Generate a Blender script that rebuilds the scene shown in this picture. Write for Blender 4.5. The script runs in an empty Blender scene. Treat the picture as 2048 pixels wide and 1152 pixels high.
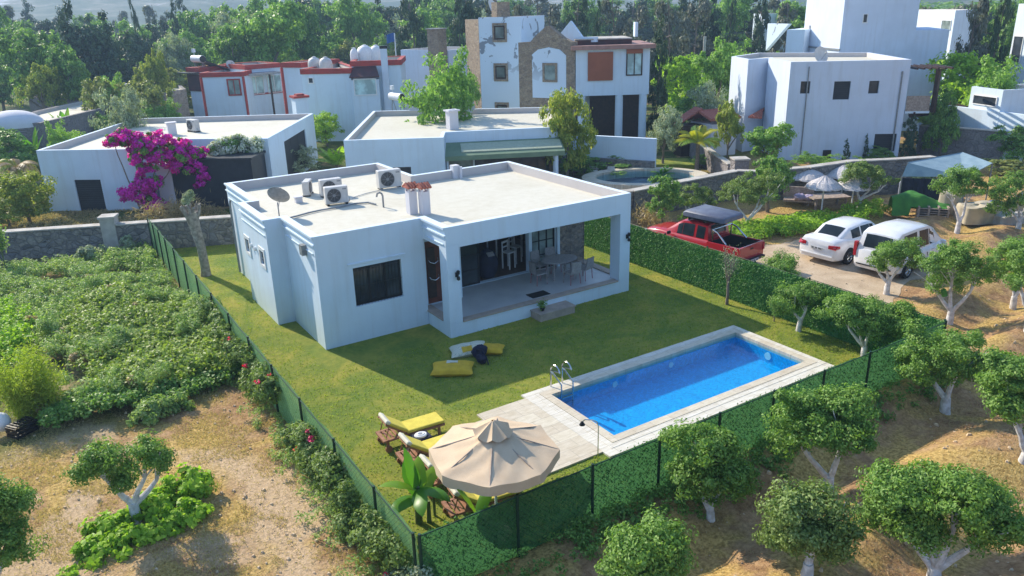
import bpy, math, random
import numpy as np
from mathutils import Matrix, Vector
R=math.radians; PI=math.pi
S=bpy.context.scene; COL=S.collection
# ---------------------------------------------------------------- camera
cd=bpy.data.cameras.new("camera"); cam=bpy.data.objects.new("camera",cd); COL.objects.link(cam)
cd.sensor_width=36; cd.lens=27.232; cd.clip_start=0.1; cd.clip_end=6000
_ya,_pi,_ro=0.563193,0.345679,-0.0287117
_fw=Vector((math.sin(_ya)*math.cos(_pi),math.cos(_ya)*math.cos(_pi),-math.sin(_pi)))
_r=Vector((math.cos(_ya),-math.sin(_ya),0)); _u=_r.cross(_fw)
_r2=_r*math.cos(_ro)+_u*math.sin(_ro); _u2=-_r*math.sin(_ro)+_u*math.cos(_ro)
cam.matrix_world=Matrix(((_r2.x,_u2.x,-_fw.x,-6.959),(_r2.y,_u2.y,-_fw.y,-22.118),(_r2.z,_u2.z,-_fw.z,9.975),(0,0,0,1)))
S.camera=cam
# ---------------------------------------------------------------- sky, sun, exposure
W=bpy.data.worlds.new("World"); S.world=W; W.use_nodes=True
_n=W.node_tree.nodes; _n.clear(); _l=W.node_tree.links
_s=_n.new('ShaderNodeTexSky'); _s.sky_type='NISHITA'; _s.sun_disc=False
_s.sun_elevation=R(33.4); _s.sun_rotation=R(-14.9); _s.air_density=1.0; _s.dust_density=0.3; _s.ozone_density=3.0
_b=_n.new('ShaderNodeBackground'); _b.inputs[1].default_value=0.15
_o=_n.new('ShaderNodeOutputWorld'); _l.new(_s.outputs[0],_b.inputs[0]); _l.new(_b.outputs[0],_o.inputs[0])
sl=bpy.data.lights.new("sun","SUN"); sl.energy=4.9; sl.angle=R(0.5); sl.color=(1.0,0.90,0.74)
so=bpy.data.objects.new("sun",sl); COL.objects.link(so)
so.rotation_euler=Vector((0.39,-1.465,-1.0)).to_track_quat('-Z','Y').to_euler(); so.location=(0,0,60)
S.view_settings.view_transform='Standard'; S.view_settings.look='None'; S.view_settings.exposure=0.97; S.view_settings.gamma=1
S.cycles.max_bounces=8; S.cycles.transparent_max_bounces=24; S.cycles.volume_bounces=0
S.cycles.use_denoising=True
# ---------------------------------------------------------------- object helpers
def tag(o,label=None,cat=None,group=None,kind=None):
    if label: o['label']=label
    if cat: o['category']=cat
    if group: o['group']=group
    if kind: o['kind']=kind
    return o
def empty(name,label,cat,loc=(0,0,0),rz=0,group=None):
    o=bpy.data.objects.new(name,None); COL.objects.link(o); o.location=loc; o.rotation_euler=(0,0,rz)
    o.empty_display_size=.2
    return tag(o,label,cat,group)
def link(name,me,parent=None):
    o=bpy.data.objects.new(name,me); COL.objects.link(o)
    if parent: o.parent=parent
    return o
def copy_tree(o,loc,rz=0,sc=1.0,label=None,group=None):
    r=o.copy(); COL.objects.link(r); r.location=loc; r.rotation_euler=(0,0,rz)
    r.scale=(sc,sc,sc) if not isinstance(sc,tuple) else sc
    if label: r['label']=label
    if group: r['group']=group
    for ch in o.children:
        c2=ch.copy(); COL.objects.link(c2); c2.parent=r
        for g in ch.children:
            d=g.copy(); COL.objects.link(d); d.parent=c2
    return r
class MB:
    def __init__(s): s.v=[]; s.f=[]; s.m=[]; s.c=0
    def add(s,vs,fs):
        b=len(s.v); s.v+= [tuple(v) for v in vs]; s.f+=[tuple(i+b for i in f) for f in fs]; s.m+=[s.c]*len(fs); return s
    def mat(s,i): s.c=i; return s
    def box(s,x0,x1,y0,y1,z0,z1):
        return s.add([(x0,y0,z0),(x1,y0,z0),(x1,y1,z0),(x0,y1,z0),(x0,y0,z1),(x1,y0,z1),(x1,y1,z1),(x0,y1,z1)],
            [(3,2,1,0),(4,5,6,7),(0,1,5,4),(1,2,6,5),(2,3,7,6),(3,0,4,7)])
    def obox(s,c,sx,sy,sz,rz=0,rx=0,ry=0,bev=0):
        M=Matrix.Translation(c)@Matrix.Rotation(rz,4,'Z')@Matrix.Rotation(ry,4,'Y')@Matrix.Rotation(rx,4,'X')
        t=MB(); t.box(-sx/2,sx/2,-sy/2,sy/2,-sz/2,sz/2)
        return s.add([M@Vector(v) for v in t.v],t.f)
    def sheared(s,base,top):
        n=len(base); return s.add(list(base)+list(top),[tuple(range(n-1,-1,-1)),tuple(range(n,2*n))]+[(i,(i+1)%n,n+(i+1)%n,n+i) for i in range(n)])
    def prism(s,poly,z0,z1): return s.sheared([(p[0],p[1],z0) for p in poly],[(p[0],p[1],z1) for p in poly])
    def tube(s,pts,rad,n=8,cap=True):
        pts=[Vector(p) for p in pts]; rad=rad if hasattr(rad,'__len__') else [rad]*len(pts)
        vs=[];fs=[]; prev=None
        for i,p in enumerate(pts):
            d=(pts[min(i+1,len(pts)-1)]-pts[max(i-1,0)]).normalized()
            if prev is None: a=d.orthogonal().normalized()
            else: a=(prev-d*prev.dot(d)).normalized()
            prev=a; b=d.cross(a)
            for k in range(n):
                t=2*PI*k/n; vs.append(p+(a*math.cos(t)+b*math.sin(t))*rad[i])
        for i in range(len(pts)-1):
            for k in range(n): fs.append((i*n+k,i*n+(k+1)%n,(i+1)*n+(k+1)%n,(i+1)*n+k))
        if cap: fs.append(tuple(range(n-1,-1,-1))); fs.append(tuple(range((len(pts)-1)*n,len(pts)*n)))
        return s.add(vs,fs)
    def lathe(s,c,prof,n=24,cap=True):
        vs=[(c[0]+r*math.cos(2*PI*k/n),c[1]+r*math.sin(2*PI*k/n),c[2]+z) for r,z in prof for k in range(n)]
        fs=[(i*n+k,i*n+(k+1)%n,(i+1)*n+(k+1)%n,(i+1)*n+k) for i in range(len(prof)-1) for k in range(n)]
        if cap:
            if prof[0][0]>1e-4: fs.append(tuple(range(n-1,-1,-1)))
            if prof[-1][0]>1e-4: fs.append(tuple(range((len(prof)-1)*n,len(prof)*n)))
        return s.add(vs,fs)
    def ell(s,c,rx,ry,rz,n=16,m=10,half=False,noise=0,seed=0):
        rr=random.Random(seed); vs=[];fs=[]
        lo=0 if half else -PI/2
        for i in range(m+1):
            a=lo+(PI/2-lo)*i/m
            for k in range(n):
                t=2*PI*k/n; q=1+noise*(rr.random()-.5)
                vs.append((c[0]+rx*math.cos(a)*math.cos(t)*q,c[1]+ry*math.cos(a)*math.sin(t)*q,c[2]+rz*math.sin(a)*q))
        for i in range(m):
            for k in range(n): fs.append((i*n+k,i*n+(k+1)%n,(i+1)*n+(k+1)%n,(i+1)*n+k))
        return s.add(vs,fs)
    def grid(s,fn,nu,nv):
        vs=[fn(i/nu,j/nv) for j in range(nv+1) for i in range(nu+1)]
        return s.add(vs,[(j*(nu+1)+i,j*(nu+1)+i+1,(j+1)*(nu+1)+i+1,(j+1)*(nu+1)+i) for j in range(nv) for i in range(nu)])
    def build(s,name,mats,parent=None,smooth=False,bevel=0):
        me=bpy.data.meshes.new(name); me.from_pydata(s.v,[],s.f)
        if not isinstance(mats,(list,tuple)): mats=[mats]
        for m in mats: me.materials.append(m)
        me.polygons.foreach_set('material_index',s.m)
        if smooth:
            me.polygons.foreach_set('use_smooth',[True]*len(s.f))
            try: me.set_sharp_from_angle(angle=R(40))
            except Exception: pass
        me.update(); o=link(name,me,parent)
        if bevel:
            b=o.modifiers.new('bevel','BEVEL'); b.width=bevel; b.segments=2; b.limit_method='ANGLE'
        return o
def T(mb,M):
    mb.v=[tuple(M@Vector(v)) for v in mb.v]; return mb
def quads(name,P,mats,parent=None,midx=None):
    """P: (N,4,3) array of separate quads"""
    P=np.asarray(P,dtype=np.float32); N=len(P); me=bpy.data.meshes.new(name)
    me.vertices.add(N*4); me.vertices.foreach_set('co',P.reshape(-1))
    me.loops.add(N*4); me.loops.foreach_set('vertex_index',np.arange(N*4,dtype=np.int32))
    me.polygons.add(N); me.polygons.foreach_set('loop_start',np.arange(0,N*4,4,dtype=np.int32))
    if not isinstance(mats,(list,tuple)): mats=[mats]
    for m in mats: me.materials.append(m)
    if midx is not None: me.polygons.foreach_set('material_index',np.asarray(midx,dtype=np.int32))
    me.update(calc_edges=True); return link(name,me,parent)
def leafquads(P,N,L,Wd,rng,droop=0.0):
    """kite leaves at P facing N, length L, width Wd"""
    n=len(P); N=N/(np.linalg.norm(N,axis=1,keepdims=True)+1e-9)
    a=rng.normal(size=(n,3)); a[:,2]-=droop; a-=N*(a*N).sum(1,keepdims=True); a/=np.linalg.norm(a,axis=1,keepdims=True)+1e-9
    b=np.cross(N,a); l=(L*(.7+.6*rng.random(n)))[:,None]; w=(Wd*(.7+.6*rng.random(n)))[:,None]
    cu=N*l*.12
    return np.stack([P-a*l*.5-cu,P+b*w*.5+a*l*.05,P+a*l*.5-cu,P-b*w*.5+a*l*.05],1)
def crown_pts(lobes,n,rng,clump=.22,depth=.35,clumps=None):
    """leaf positions in clumps through the outer volume of a set of ellipsoid lobes (x,y,z,rx,ry,rz)"""
    lob=np.array(lobes,float); area=(lob[:,3]*lob[:,5]); pr=area/area.sum()
    K=clumps or max(12,int(n/62)); ci=rng.choice(len(lob),K,p=pr)
    d=rng.normal(size=(K,3)); d/=np.linalg.norm(d,axis=1,keepdims=True); d[:,2]=np.where(d[:,2]<-.55,-d[:,2],d[:,2])
    rad=1-depth*rng.random(K)**1.5
    C=lob[ci,:3]+d*lob[ci,3:6]*rad[:,None]
    li=rng.integers(0,K,n); off=rng.normal(size=(n,3)); off/=np.linalg.norm(off,axis=1,keepdims=True)
    cs=clump*(.6+.8*rng.random(K)); off*=(cs[li]*(rng.random(n)**.45))[:,None]; off[:,2]*=.75
    P=C[li]+off
    Nn=off/clump+.7*d[li]+np.array([0,0,.35])+.55*rng.normal(size=(n,3))
    return P,Nn

# ---------------------------------------------------------------- materials
def newmat(name):
    m=bpy.data.materials.new(name); m.use_nodes=True; nt=m.node_tree; nt.nodes.clear()
    o=nt.nodes.new('ShaderNodeOutputMaterial'); b=nt.nodes.new('ShaderNodeBsdfPrincipled'); nt.links.new(b.outputs[0],o.inputs[0])
    b.inputs['Specular IOR Level'].default_value=.3
    return m,nt,b,o
def N(nt,t,**k):
    n=nt.nodes.new('ShaderNode'+t)
    for a,v in k.items():
        if a in n.inputs: n.inputs[a].default_value=v
        else: setattr(n,a,v)
    return n
def coords(nt,sc=(1,1,1),world=False):
    if world: src=N(nt,'NewGeometry').outputs['Position']
    else: src=N(nt,'TexCoord').outputs['Object']
    mp=N(nt,'Mapping'); mp.inputs['Scale'].default_value=sc; nt.links.new(src,mp.inputs['Vector']); return mp.outputs[0]
def ramp(nt,fac,stops,interp='LINEAR'):
    r=N(nt,'ValToRGB'); cr=r.color_ramp; cr.interpolation=interp
    while len(cr.elements)<len(stops): cr.elements.new(.5)
    for e,(p,c) in zip(cr.elements,stops): e.position=p; e.color=(*c,1) if len(c)==3 else c
    nt.links.new(fac,r.inputs[0]); return r.outputs[0]
def noise(nt,vec,scale,detail=4,rough=.55,dist=0):
    n=N(nt,'TexNoise'); n.inputs['Scale'].default_value=scale; n.inputs['Detail'].default_value=detail; n.inputs['Roughness'].default_value=rough; n.inputs['Distortion'].default_value=dist
    nt.links.new(vec,n.inputs['Vector']); return n.outputs[0]
def mixc(nt,f,a,b,mode='MIX'):
    m=N(nt,'Mix',data_type='RGBA',blend_type=mode)
    if isinstance(f,(int,float)): m.inputs[0].default_value=f
    else: nt.links.new(f,m.inputs[0])
    for s,i in ((a,6),(b,7)):
        if isinstance(s,tuple): m.inputs[i].default_value=(*s,1) if len(s)==3 else s
        else: nt.links.new(s,m.inputs[i])
    return m.outputs[2]
def bump(nt,b,h,strength=.3,dist=.02):
    n=N(nt,'Bump'); n.inputs['Strength'].default_value=strength; n.inputs['Distance'].default_value=dist
    nt.links.new(h,n.inputs['Height']); nt.links.new(n.outputs[0],b.inputs['Normal'])
def plain(name,c,rough=.6,metal=0,c2=None,sc=8,bmp=0,bsc=60,spec=.3,coat=0,world=False):
    m,nt,b,o=newmat(name); b.inputs['Roughness'].default_value=rough; b.inputs['Metallic'].default_value=metal; b.inputs['Specular IOR Level'].default_value=spec
    b.inputs['Coat Weight'].default_value=coat
    v=coords(nt,world=world)
    c2=c2 or tuple(x*.8 for x in c)
    nt.links.new(ramp(nt,noise(nt,v,sc),[(.35,c2),(.65,c)]),b.inputs['Base Color'])
    if bmp: bump(nt,b,noise(nt,v,bsc,3),bmp,.01)
    return m
def plaster(name,c,dirt,amt=.5):
    m,nt,b,o=newmat(name); b.inputs['Roughness'].default_value=.85; v=coords(nt,world=True)
    f1=ramp(nt,noise(nt,v,.7,6,.6),[(.38,(0,0,0)),(.72,(1,1,1))])
    vs=coords(nt,(1.6,1.6,.12),True); f2=ramp(nt,noise(nt,vs,2.2,5,.6),[(.5,(0,0,0)),(.8,(1,1,1))])
    a=mixc(nt,f1,c,tuple(x*(1-.09*amt) for x in c)); d=N(nt,'Math',operation='MULTIPLY'); nt.links.new(f2,d.inputs[0]); d.inputs[1].default_value=.35*amt
    nt.links.new(mixc(nt,d.outputs[0],a,dirt),b.inputs['Base Color']); bump(nt,b,noise(nt,v,45,3),.25,.006); return m
M={}
M['white']=plaster('white_plaster',(.65,.755,.85),(.46,.47,.47),.95)
M['whiteold']=plaster('weathered_white_plaster',(.64,.71,.82),(.42,.42,.42),1.0)
M['parapet_in']=plaster('parapet_shade_tone',(.56,.52,.50),(.42,.38,.36),.8)  # greyer colour paints the shade onto the inner parapet faces
M['lilac']=plaster('pale_lilac_plaster',(.66,.65,.68),(.5,.48,.47),.8)
def roofm(name,c,c2,c3):
    m,nt,b,o=newmat(name); b.inputs['Roughness'].default_value=.75; v=coords(nt,world=True)
    a=ramp(nt,noise(nt,v,.45,6,.6,.6),[(.3,c3),(.5,c2),(.68,c)])
    s=ramp(nt,noise(nt,v,3.5,5,.65),[(.35,(.93,.92,.89)),(.6,(1,1,1))])
    nt.links.new(mixc(nt,1.0,a,s,'MULTIPLY'),b.inputs['Base Color']); bump(nt,b,noise(nt,v,14,4),.12,.01); return m
M['roof']=roofm('roof_coating',(.615,.585,.495),(.605,.575,.48),(.565,.53,.43))
M['roof2']=roofm('worn_roof_coating',(.60,.57,.47),(.54,.51,.42),(.42,.39,.33))
def stone(name,cols,sc=3.2,mortar=(.30,.28,.26),flat=(1,1,1.35)):
    m,nt,b,o=newmat(name); b.inputs['Roughness'].default_value=.9; v0=coords(nt,flat,True)
    nz=N(nt,'TexNoise'); nz.inputs['Scale'].default_value=2.5; nt.links.new(v0,nz.inputs['Vector'])
    v=mixc(nt,.12,v0,nz.outputs['Color'],'ADD')
    vo=N(nt,'TexVoronoi'); vo.inputs['Scale'].default_value=sc; nt.links.new(v,vo.inputs['Vector'])
    ve=N(nt,'TexVoronoi',feature='DISTANCE_TO_EDGE'); ve.inputs['Scale'].default_value=sc; nt.links.new(v,ve.inputs['Vector'])
    sep=N(nt,'SeparateColor'); nt.links.new(vo.outputs['Color'],sep.inputs[0])
    a=ramp(nt,sep.outputs[0],[(i/(len(cols)-1),c) for i,c in enumerate(cols)])
    g=ramp(nt,noise(nt,v0,9,5),[(.3,(.6,.6,.6)),(.7,(1.15,1.15,1.15))]); a=mixc(nt,1.0,a,g,'MULTIPLY')
    e=ramp(nt,ve.outputs[0],[(.02,(0,0,0)),(.09,(1,1,1))])
    nt.links.new(mixc(nt,e,mortar,a),b.inputs['Base Color']); bump(nt,b,e,.8,.05); return m
M['stone']=stone('grey_rubble_stone',[(.13,.13,.13),(.24,.22,.20),(.33,.30,.26),(.20,.20,.21)],3.0,(.19,.18,.17))
M['stonewarm']=stone('warm_cut_stone',[(.30,.22,.15),(.42,.33,.23),(.36,.27,.19),(.26,.20,.15)],3.4,(.32,.26,.2))
M['stoneface']=stone('stone_cladding',[(.22,.18,.15),(.36,.29,.23),(.30,.26,.24),(.16,.14,.13)],5.2,(.24,.21,.19))
M['stonegrey']=stone('grey_block_stone',[(.20,.18,.18),(.27,.25,.24),(.23,.21,.21),(.30,.27,.26)],2.2,(.24,.22,.22))
M['stonecap']=plain('stone_coping',(.50,.47,.42),.85,c2=(.36,.33,.29),sc=2.5,bmp=.3,world=True)
def trav(name,c,c2):
    m,nt,b,o=newmat(name); b.inputs['Roughness'].default_value=.55; v=coords(nt,world=True)
    br=N(nt,'TexBrick'); br.inputs['Scale'].default_value=1; br.inputs['Brick Width'].default_value=.6; br.inputs['Row Height'].default_value=.4; br.inputs['Mortar Size'].default_value=.005
    br.inputs['Color1'].default_value=(*c,1); br.inputs['Color2'].default_value=(*c2,1); br.inputs['Mortar'].default_value=(.38,.34,.28,1); nt.links.new(v,br.inputs['Vector'])
    s=ramp(nt,noise(nt,coords(nt,(2,8,1),True),1.5,6,.65),[(.3,(.78,.74,.66)),(.65,(1,1,1))])
    nt.links.new(mixc(nt,1.0,br.outputs[0],s,'MULTIPLY'),b.inputs['Base Color']); return m
M['trav']=trav('travertine',(.68,.62,.50),(.60,.53,.42))
M['travpale']=trav('pale_travertine',(.74,.71,.63),(.68,.64,.56))
M['floor']=plain('terrace_floor_tile',(.50,.50,.49),.35,c2=(.43,.43,.43),sc=1.5,world=True)
M['sill']=plain('sandstone_sill',(.46,.36,.29),.7,c2=(.36,.29,.24),sc=4,world=True)
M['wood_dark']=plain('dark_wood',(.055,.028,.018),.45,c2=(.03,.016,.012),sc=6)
M['door']=plain('reddish_wood_door',(.16,.045,.025),.4,c2=(.10,.03,.018),sc=5)
M['wood']=plain('teak',(.38,.19,.11),.55,c2=(.24,.11,.06),sc=10)
M['woodpale']=plain('weathered_wood',(.42,.34,.28),.8,c2=(.24,.19,.16),sc=9)
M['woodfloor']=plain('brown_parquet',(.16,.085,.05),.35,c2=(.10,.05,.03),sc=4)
M['dark']=plain('anthracite_paint',(.030,.036,.045),.5,c2=(.022,.026,.034),sc=3)
M['navy']=plain('navy_fabric',(.018,.022,.05),.8,c2=(.012,.014,.03),sc=4,bmp=.4)
M['black']=plain('black_plastic',(.015,.015,.016),.4)
M['metal']=plain('brushed_steel',(.62,.62,.62),.22,1,c2=(.5,.5,.5))
M['greymetal']=plain('grey_painted_metal',(.30,.31,.32),.5,.3,c2=(.22,.23,.24))
M['redtrim']=plain('brick_red_paint',(.42,.055,.045),.7,c2=(.30,.05,.04),sc=2,world=True)
M['brownshut']=plain('orange_brown_shutter',(.34,.11,.055),.55,c2=(.28,.09,.045),sc=1)
M['maroon']=plain('dark_maroon_roof',(.10,.035,.035),.6,c2=(.06,.03,.03),sc=2)
M['pinktile']=plain('faded_pink_tile',(.40,.22,.18),.7,c2=(.30,.17,.14),sc=3)
M['cream']=plain('cream_canvas',(.60,.46,.31),.85,c2=(.55,.41,.27),sc=3,bmp=.3,bsc=9)
M['yellow']=plain('yellow_cushion',(.68,.57,.09),.85,c2=(.58,.47,.07),sc=6,bmp=.3,bsc=30)
M['creamcloth']=plain('cream_cloth',(.70,.66,.52),.9,c2=(.58,.54,.42),sc=4)
M['acwhite']=plain('ac_casing',(.62,.60,.57),.45,c2=(.52,.50,.47),sc=3)
M['concrete']=plain('concrete',(.42,.40,.37),.85,c2=(.30,.29,.27),sc=3,bmp=.3,world=True)
M['bark']=plain('grey_bark',(.26,.21,.17),.95,c2=(.12,.10,.08),sc=9,bmp=.9,bsc=14)
M['palebark']=plain('pale_lopped_bark',(.42,.37,.31),.95,c2=(.22,.19,.16),sc=7,bmp=.9,bsc=14)
M['white_bark']=plain('limewashed_bark',(.74,.73,.74),.9,c2=(.46,.43,.41),sc=7,bmp=.7,bsc=18)
M['plant_stem']=plain('green_stem',(.14,.19,.06),.7,c2=(.09,.12,.05))
M['whitepaint']=plain('white_paint',(.78,.78,.78),.5,c2=(.70,.70,.70))
M['tarp_green']=plain('green_tarpaulin',(.06,.22,.03),.75,c2=(.04,.15,.025),sc=3,bmp=.4,bsc=12)
M['tarp_blue']=plain('pale_blue_tarpaulin',(.28,.38,.42),.6,c2=(.20,.29,.34),sc=2)
M['blue']=plain('blue_plastic',(.02,.10,.32),.5)
M['rattan']=plain('grey_rattan',(.36,.33,.32),.8,c2=(.26,.24,.24),sc=14,bmp=.5)
M['pink']=plain('pink_frame',(.38,.15,.16),.6)
M['hedgemat']=None
def tiles(name,c,c2):
    m,nt,b,o=newmat(name); b.inputs['Roughness'].default_value=.8; v=coords(nt)
    w=N(nt,'TexWave'); w.inputs['Scale'].default_value=1.6; w.inputs['Distortion'].default_value=.2; nt.links.new(v,w.inputs['Vector'])
    nt.links.new(mixc(nt,noise(nt,v,4,4),mixc(nt,w.outputs['Fac'],c2,c),c),b.inputs['Base Color']); bump(nt,b,w.outputs['Fac'],.7,.05); return m
M['rooftile']=tiles('terracotta_tile',(.40,.13,.09),(.24,.07,.05))
M['straw']=plain('straw_thatch',(.62,.59,.58),.95,c2=(.36,.34,.35),sc=22,bmp=.9,bsc=30)
def glassm(name,c,rough=.06,metal=0):
    m,nt,b,o=newmat(name); b.inputs['Roughness'].default_value=rough; b.inputs['Specular IOR Level'].default_value=.35
    v=coords(nt); nt.links.new(ramp(nt,noise(nt,v,1.3,3),[(.4,c),(.62,tuple(min(1,x*1.8+.01) for x in c))]),b.inputs['Base Color']); return m
M['glass']=glassm('window_glass_dark',(.025,.032,.038))
M['glassgreen']=glassm('curtained_glass',(.16,.20,.19),.15)
M['glassblue']=glassm('pale_curtained_glass',(.30,.42,.42),.2)
def realglass(name,tint=(.85,.9,.9)):
    m,nt,b,o=newmat(name); nt.nodes.remove(b); g=N(nt,'BsdfGlossy'); g.inputs['Roughness'].default_value=.02; t=N(nt,'BsdfTransparent'); t.inputs[0].default_value=(*tint,1)
    fr=N(nt,'Fresnel'); mx=N(nt,'MixShader'); nt.links.new(fr.outputs[0],mx.inputs[0]); nt.links.new(t.outputs[0],mx.inputs[1]); nt.links.new(g.outputs[0],mx.inputs[2]); nt.links.new(mx.outputs[0],o.inputs[0]); return m
M['clearglass']=realglass('clear_glass')
def water(name,tint,bs=1.0):
    m,nt,b,o=newmat(name); nt.nodes.remove(b); v=coords(nt,world=True)
    g=N(nt,'BsdfGlossy'); g.inputs['Roughness'].default_value=.03; t=N(nt,'BsdfTransparent'); t.inputs[0].default_value=(*tint,1)
    fr=N(nt,'LayerWeight'); fr.inputs[0].default_value=.5; pw=N(nt,'Math',operation='POWER'); nt.links.new(fr.outputs['Facing'],pw.inputs[0]); pw.inputs[1].default_value=3.0; ms=N(nt,'Math',operation='MULTIPLY_ADD'); nt.links.new(pw.outputs[0],ms.inputs[0]); ms.inputs[1].default_value=.30; ms.inputs[2].default_value=.02; bp=N(nt,'Bump'); bp.inputs['Strength'].default_value=.25*bs; bp.inputs['Distance'].default_value=.003
    nt.links.new(noise(nt,v,5,3,.5,.4),bp.inputs['Height'])
    for q in (g,fr): nt.links.new(bp.outputs[0],q.inputs['Normal'])
    mx=N(nt,'MixShader'); nt.links.new(ms.outputs[0],mx.inputs[0]); nt.links.new(t.outputs[0],mx.inputs[1]); nt.links.new(g.outputs[0],mx.inputs[2]); nt.links.new(mx.outputs[0],o.inputs[0]); return m
M['darkmosaic']=plain('dark_pool_liner',(.02,.035,.07),.5,c2=(.012,.022,.05),sc=3)
M['water']=water('pool_water',(.55,.84,.98))
def mosaic(name,c1,c2,c3):
    m,nt,b,o=newmat(name); b.inputs['Roughness'].default_value=.35; v=coords(nt,world=True)
    vo=N(nt,'TexVoronoi'); vo.inputs['Scale'].default_value=16; vo.distance='CHEBYCHEV'; vo.inputs['Randomness'].default_value=.25; nt.links.new(v,vo.inputs['Vector'])
    sp=N(nt,'SeparateColor'); nt.links.new(vo.outputs['Color'],sp.inputs[0])
    a=ramp(nt,sp.outputs[1],[(.15,c1),(.5,c2),(.9,c3)])
    rp=ramp(nt,noise(nt,v,5.5,2,.5,1.5),[(.42,(.82,.82,.82)),(.5,(1.15,1.15,1.15)),(.58,(.85,.85,.85))])
    nt.links.new(mixc(nt,1.0,a,rp,'MULTIPLY'),b.inputs['Base Color']); return m
M['mosaic']=mosaic('blue_pool_mosaic',(.001,.37,.66),(.001,.40,.69),(.004,.44,.73))
def leafm(name,cs,trans=.35,rough=.5,var=1.2,spec=.25,world=False,low=.35,gain=1.9):
    cs=[tuple(min(.9,x*gain) for x in c) for c in cs]
    m,nt,b,o=newmat(name); b.inputs['Roughness'].default_value=rough; b.inputs['Specular IOR Level'].default_value=spec
    g=N(nt,'NewGeometry'); v=coords(nt,world=world); nz=noise(nt,v,var,3)
    ad=N(nt,'Math',operation='MULTIPLY_ADD'); nt.links.new(g.outputs['Random Per Island'],ad.inputs[0]); ad.inputs[1].default_value=1-low
    ml=N(nt,'Math',operation='MULTIPLY'); nt.links.new(nz,ml.inputs[0]); ml.inputs[1].default_value=low*1.6; nt.links.new(ml.outputs[0],ad.inputs[2])
    sb=N(nt,'Math',operation='SUBTRACT'); nt.links.new(ad.outputs[0],sb.inputs[0]); sb.inputs[1].default_value=low*.3
    col=ramp(nt,sb.outputs[0],[(i/(len(cs)-1),c) for i,c in enumerate(cs)]); nt.links.new(col,b.inputs['Base Color'])
    if trans:
        tr=N(nt,'BsdfTranslucent'); br=mixc(nt,1.0,col,(1.25,1.35,.6),'MULTIPLY'); nt.links.new(br,tr.inputs[0])
        mx=N(nt,'MixShader'); mx.inputs[0].default_value=trans; nt.links.new(b.outputs[0],mx.inputs[1]); nt.links.new(tr.outputs[0],mx.inputs[2]); nt.links.new(mx.outputs[0],o.inputs[0])
    return m
M['citrus']=leafm('citrus_leaves',[(.04,.08,.018),(.07,.135,.025),(.12,.20,.04),(.21,.29,.09)])
M['citrus2']=leafm('olive_green_leaves',[(.045,.075,.02),(.08,.12,.03),(.13,.18,.05),(.22,.27,.12)])
M['olive']=leafm('olive_leaves',[(.09,.12,.07),(.15,.18,.11),(.23,.26,.17),(.34,.36,.26)],.25)
M['broad']=leafm('broadleaf',[(.035,.075,.018),(.06,.12,.025),(.11,.18,.04),(.17,.25,.07)],var=.35,gain=2.2)
M['darkleaf']=leafm('dark_conifer_leaves',[(.016,.034,.018),(.026,.05,.024),(.042,.07,.033),(.07,.10,.05)],.15,var=.4)
M['greyconifer']=leafm('grey_conifer_leaves',[(.05,.06,.045),(.075,.085,.06),(.11,.115,.085),(.16,.16,.12)],.15,var=.3)
M['brightleaf']=leafm('bright_green_leaves',[(.07,.14,.015),(.13,.22,.02),(.20,.30,.03),(.28,.36,.06)],.45)
M['pepper']=leafm('pepper_tree_leaves',[(.06,.12,.02),(.09,.17,.03),(.14,.23,.05),(.20,.29,.09)],.4,var=.8,gain=2.0)
M['yellowleaf']=leafm('yellow_green_leaves',[(.07,.11,.02),(.12,.16,.025),(.19,.21,.04),(.30,.29,.07)],.4)
M['scrub']=leafm('olive_brown_scrub',[(.07,.09,.025),(.11,.13,.035),(.16,.17,.05),(.22,.21,.08)],.3,var=.2,gain=2.2)
M['vine']=leafm('vine_ground_cover',[(.08,.12,.02),(.12,.17,.03),(.17,.22,.05),(.28,.31,.14)],.4,var=.5)
M['weed']=leafm('tall_weeds',[(.07,.13,.03),(.12,.19,.05),(.19,.25,.09),(.30,.33,.17)],.4,var=.4)
M['bamboo']=leafm('feathery_green',[(.09,.13,.015),(.14,.19,.02),(.20,.24,.03),(.26,.28,.05)],.45,var=.7)
M['magenta']=leafm('magenta_bracts',[(.40,.004,.24),(.56,.006,.42),(.68,.015,.56),(.74,.07,.64)],.45,gain=1.15)
M['whiteflower']=leafm('white_blossom',[(.45,.48,.36),(.60,.62,.50),(.70,.70,.62),(.8,.8,.74)],.3,gain=1)
M['redflower']=leafm('red_blossom',[(.45,.02,.06),(.6,.03,.10),(.7,.10,.18)],.3)
M['banana']=leafm('banana_leaf',[(.05,.16,.015),(.08,.22,.02),(.13,.30,.03)],.45,rough=.35,gain=1.2)
M['bananalt']=leafm('banana_leaf_light',[(.14,.30,.02),(.20,.36,.03),(.26,.42,.04)],.5,rough=.35,gain=1.1)
M['palm']=leafm('palm_frond',[(.10,.17,.03),(.16,.24,.04),(.24,.32,.07)],.35)
M['palmyel']=leafm('yellow_palm_frond',[(.28,.30,.02),(.38,.37,.03),(.46,.42,.05)],.45,gain=1.1)
M['palmdead']=leafm('dead_palm_frond',[(.24,.16,.08),(.34,.24,.13),(.42,.31,.18)],.3,gain=1.1)
M['dryleaf']=leafm('dry_straw',[(.30,.21,.11),(.40,.30,.16),(.50,.39,.22)],.3,var=.6,world=True,gain=1.15)
M['drygrass']=leafm('dry_grass_blades',[(.26,.20,.09),(.36,.28,.13),(.44,.35,.17),(.26,.25,.10)],.3,var=.5,world=True,gain=1.3)
M['grassblade']=leafm('lawn_blades',[(.075,.115,.012),(.11,.15,.016),(.15,.18,.022),(.19,.20,.035)],.45,var=.6,world=True,gain=2.3)
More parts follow.
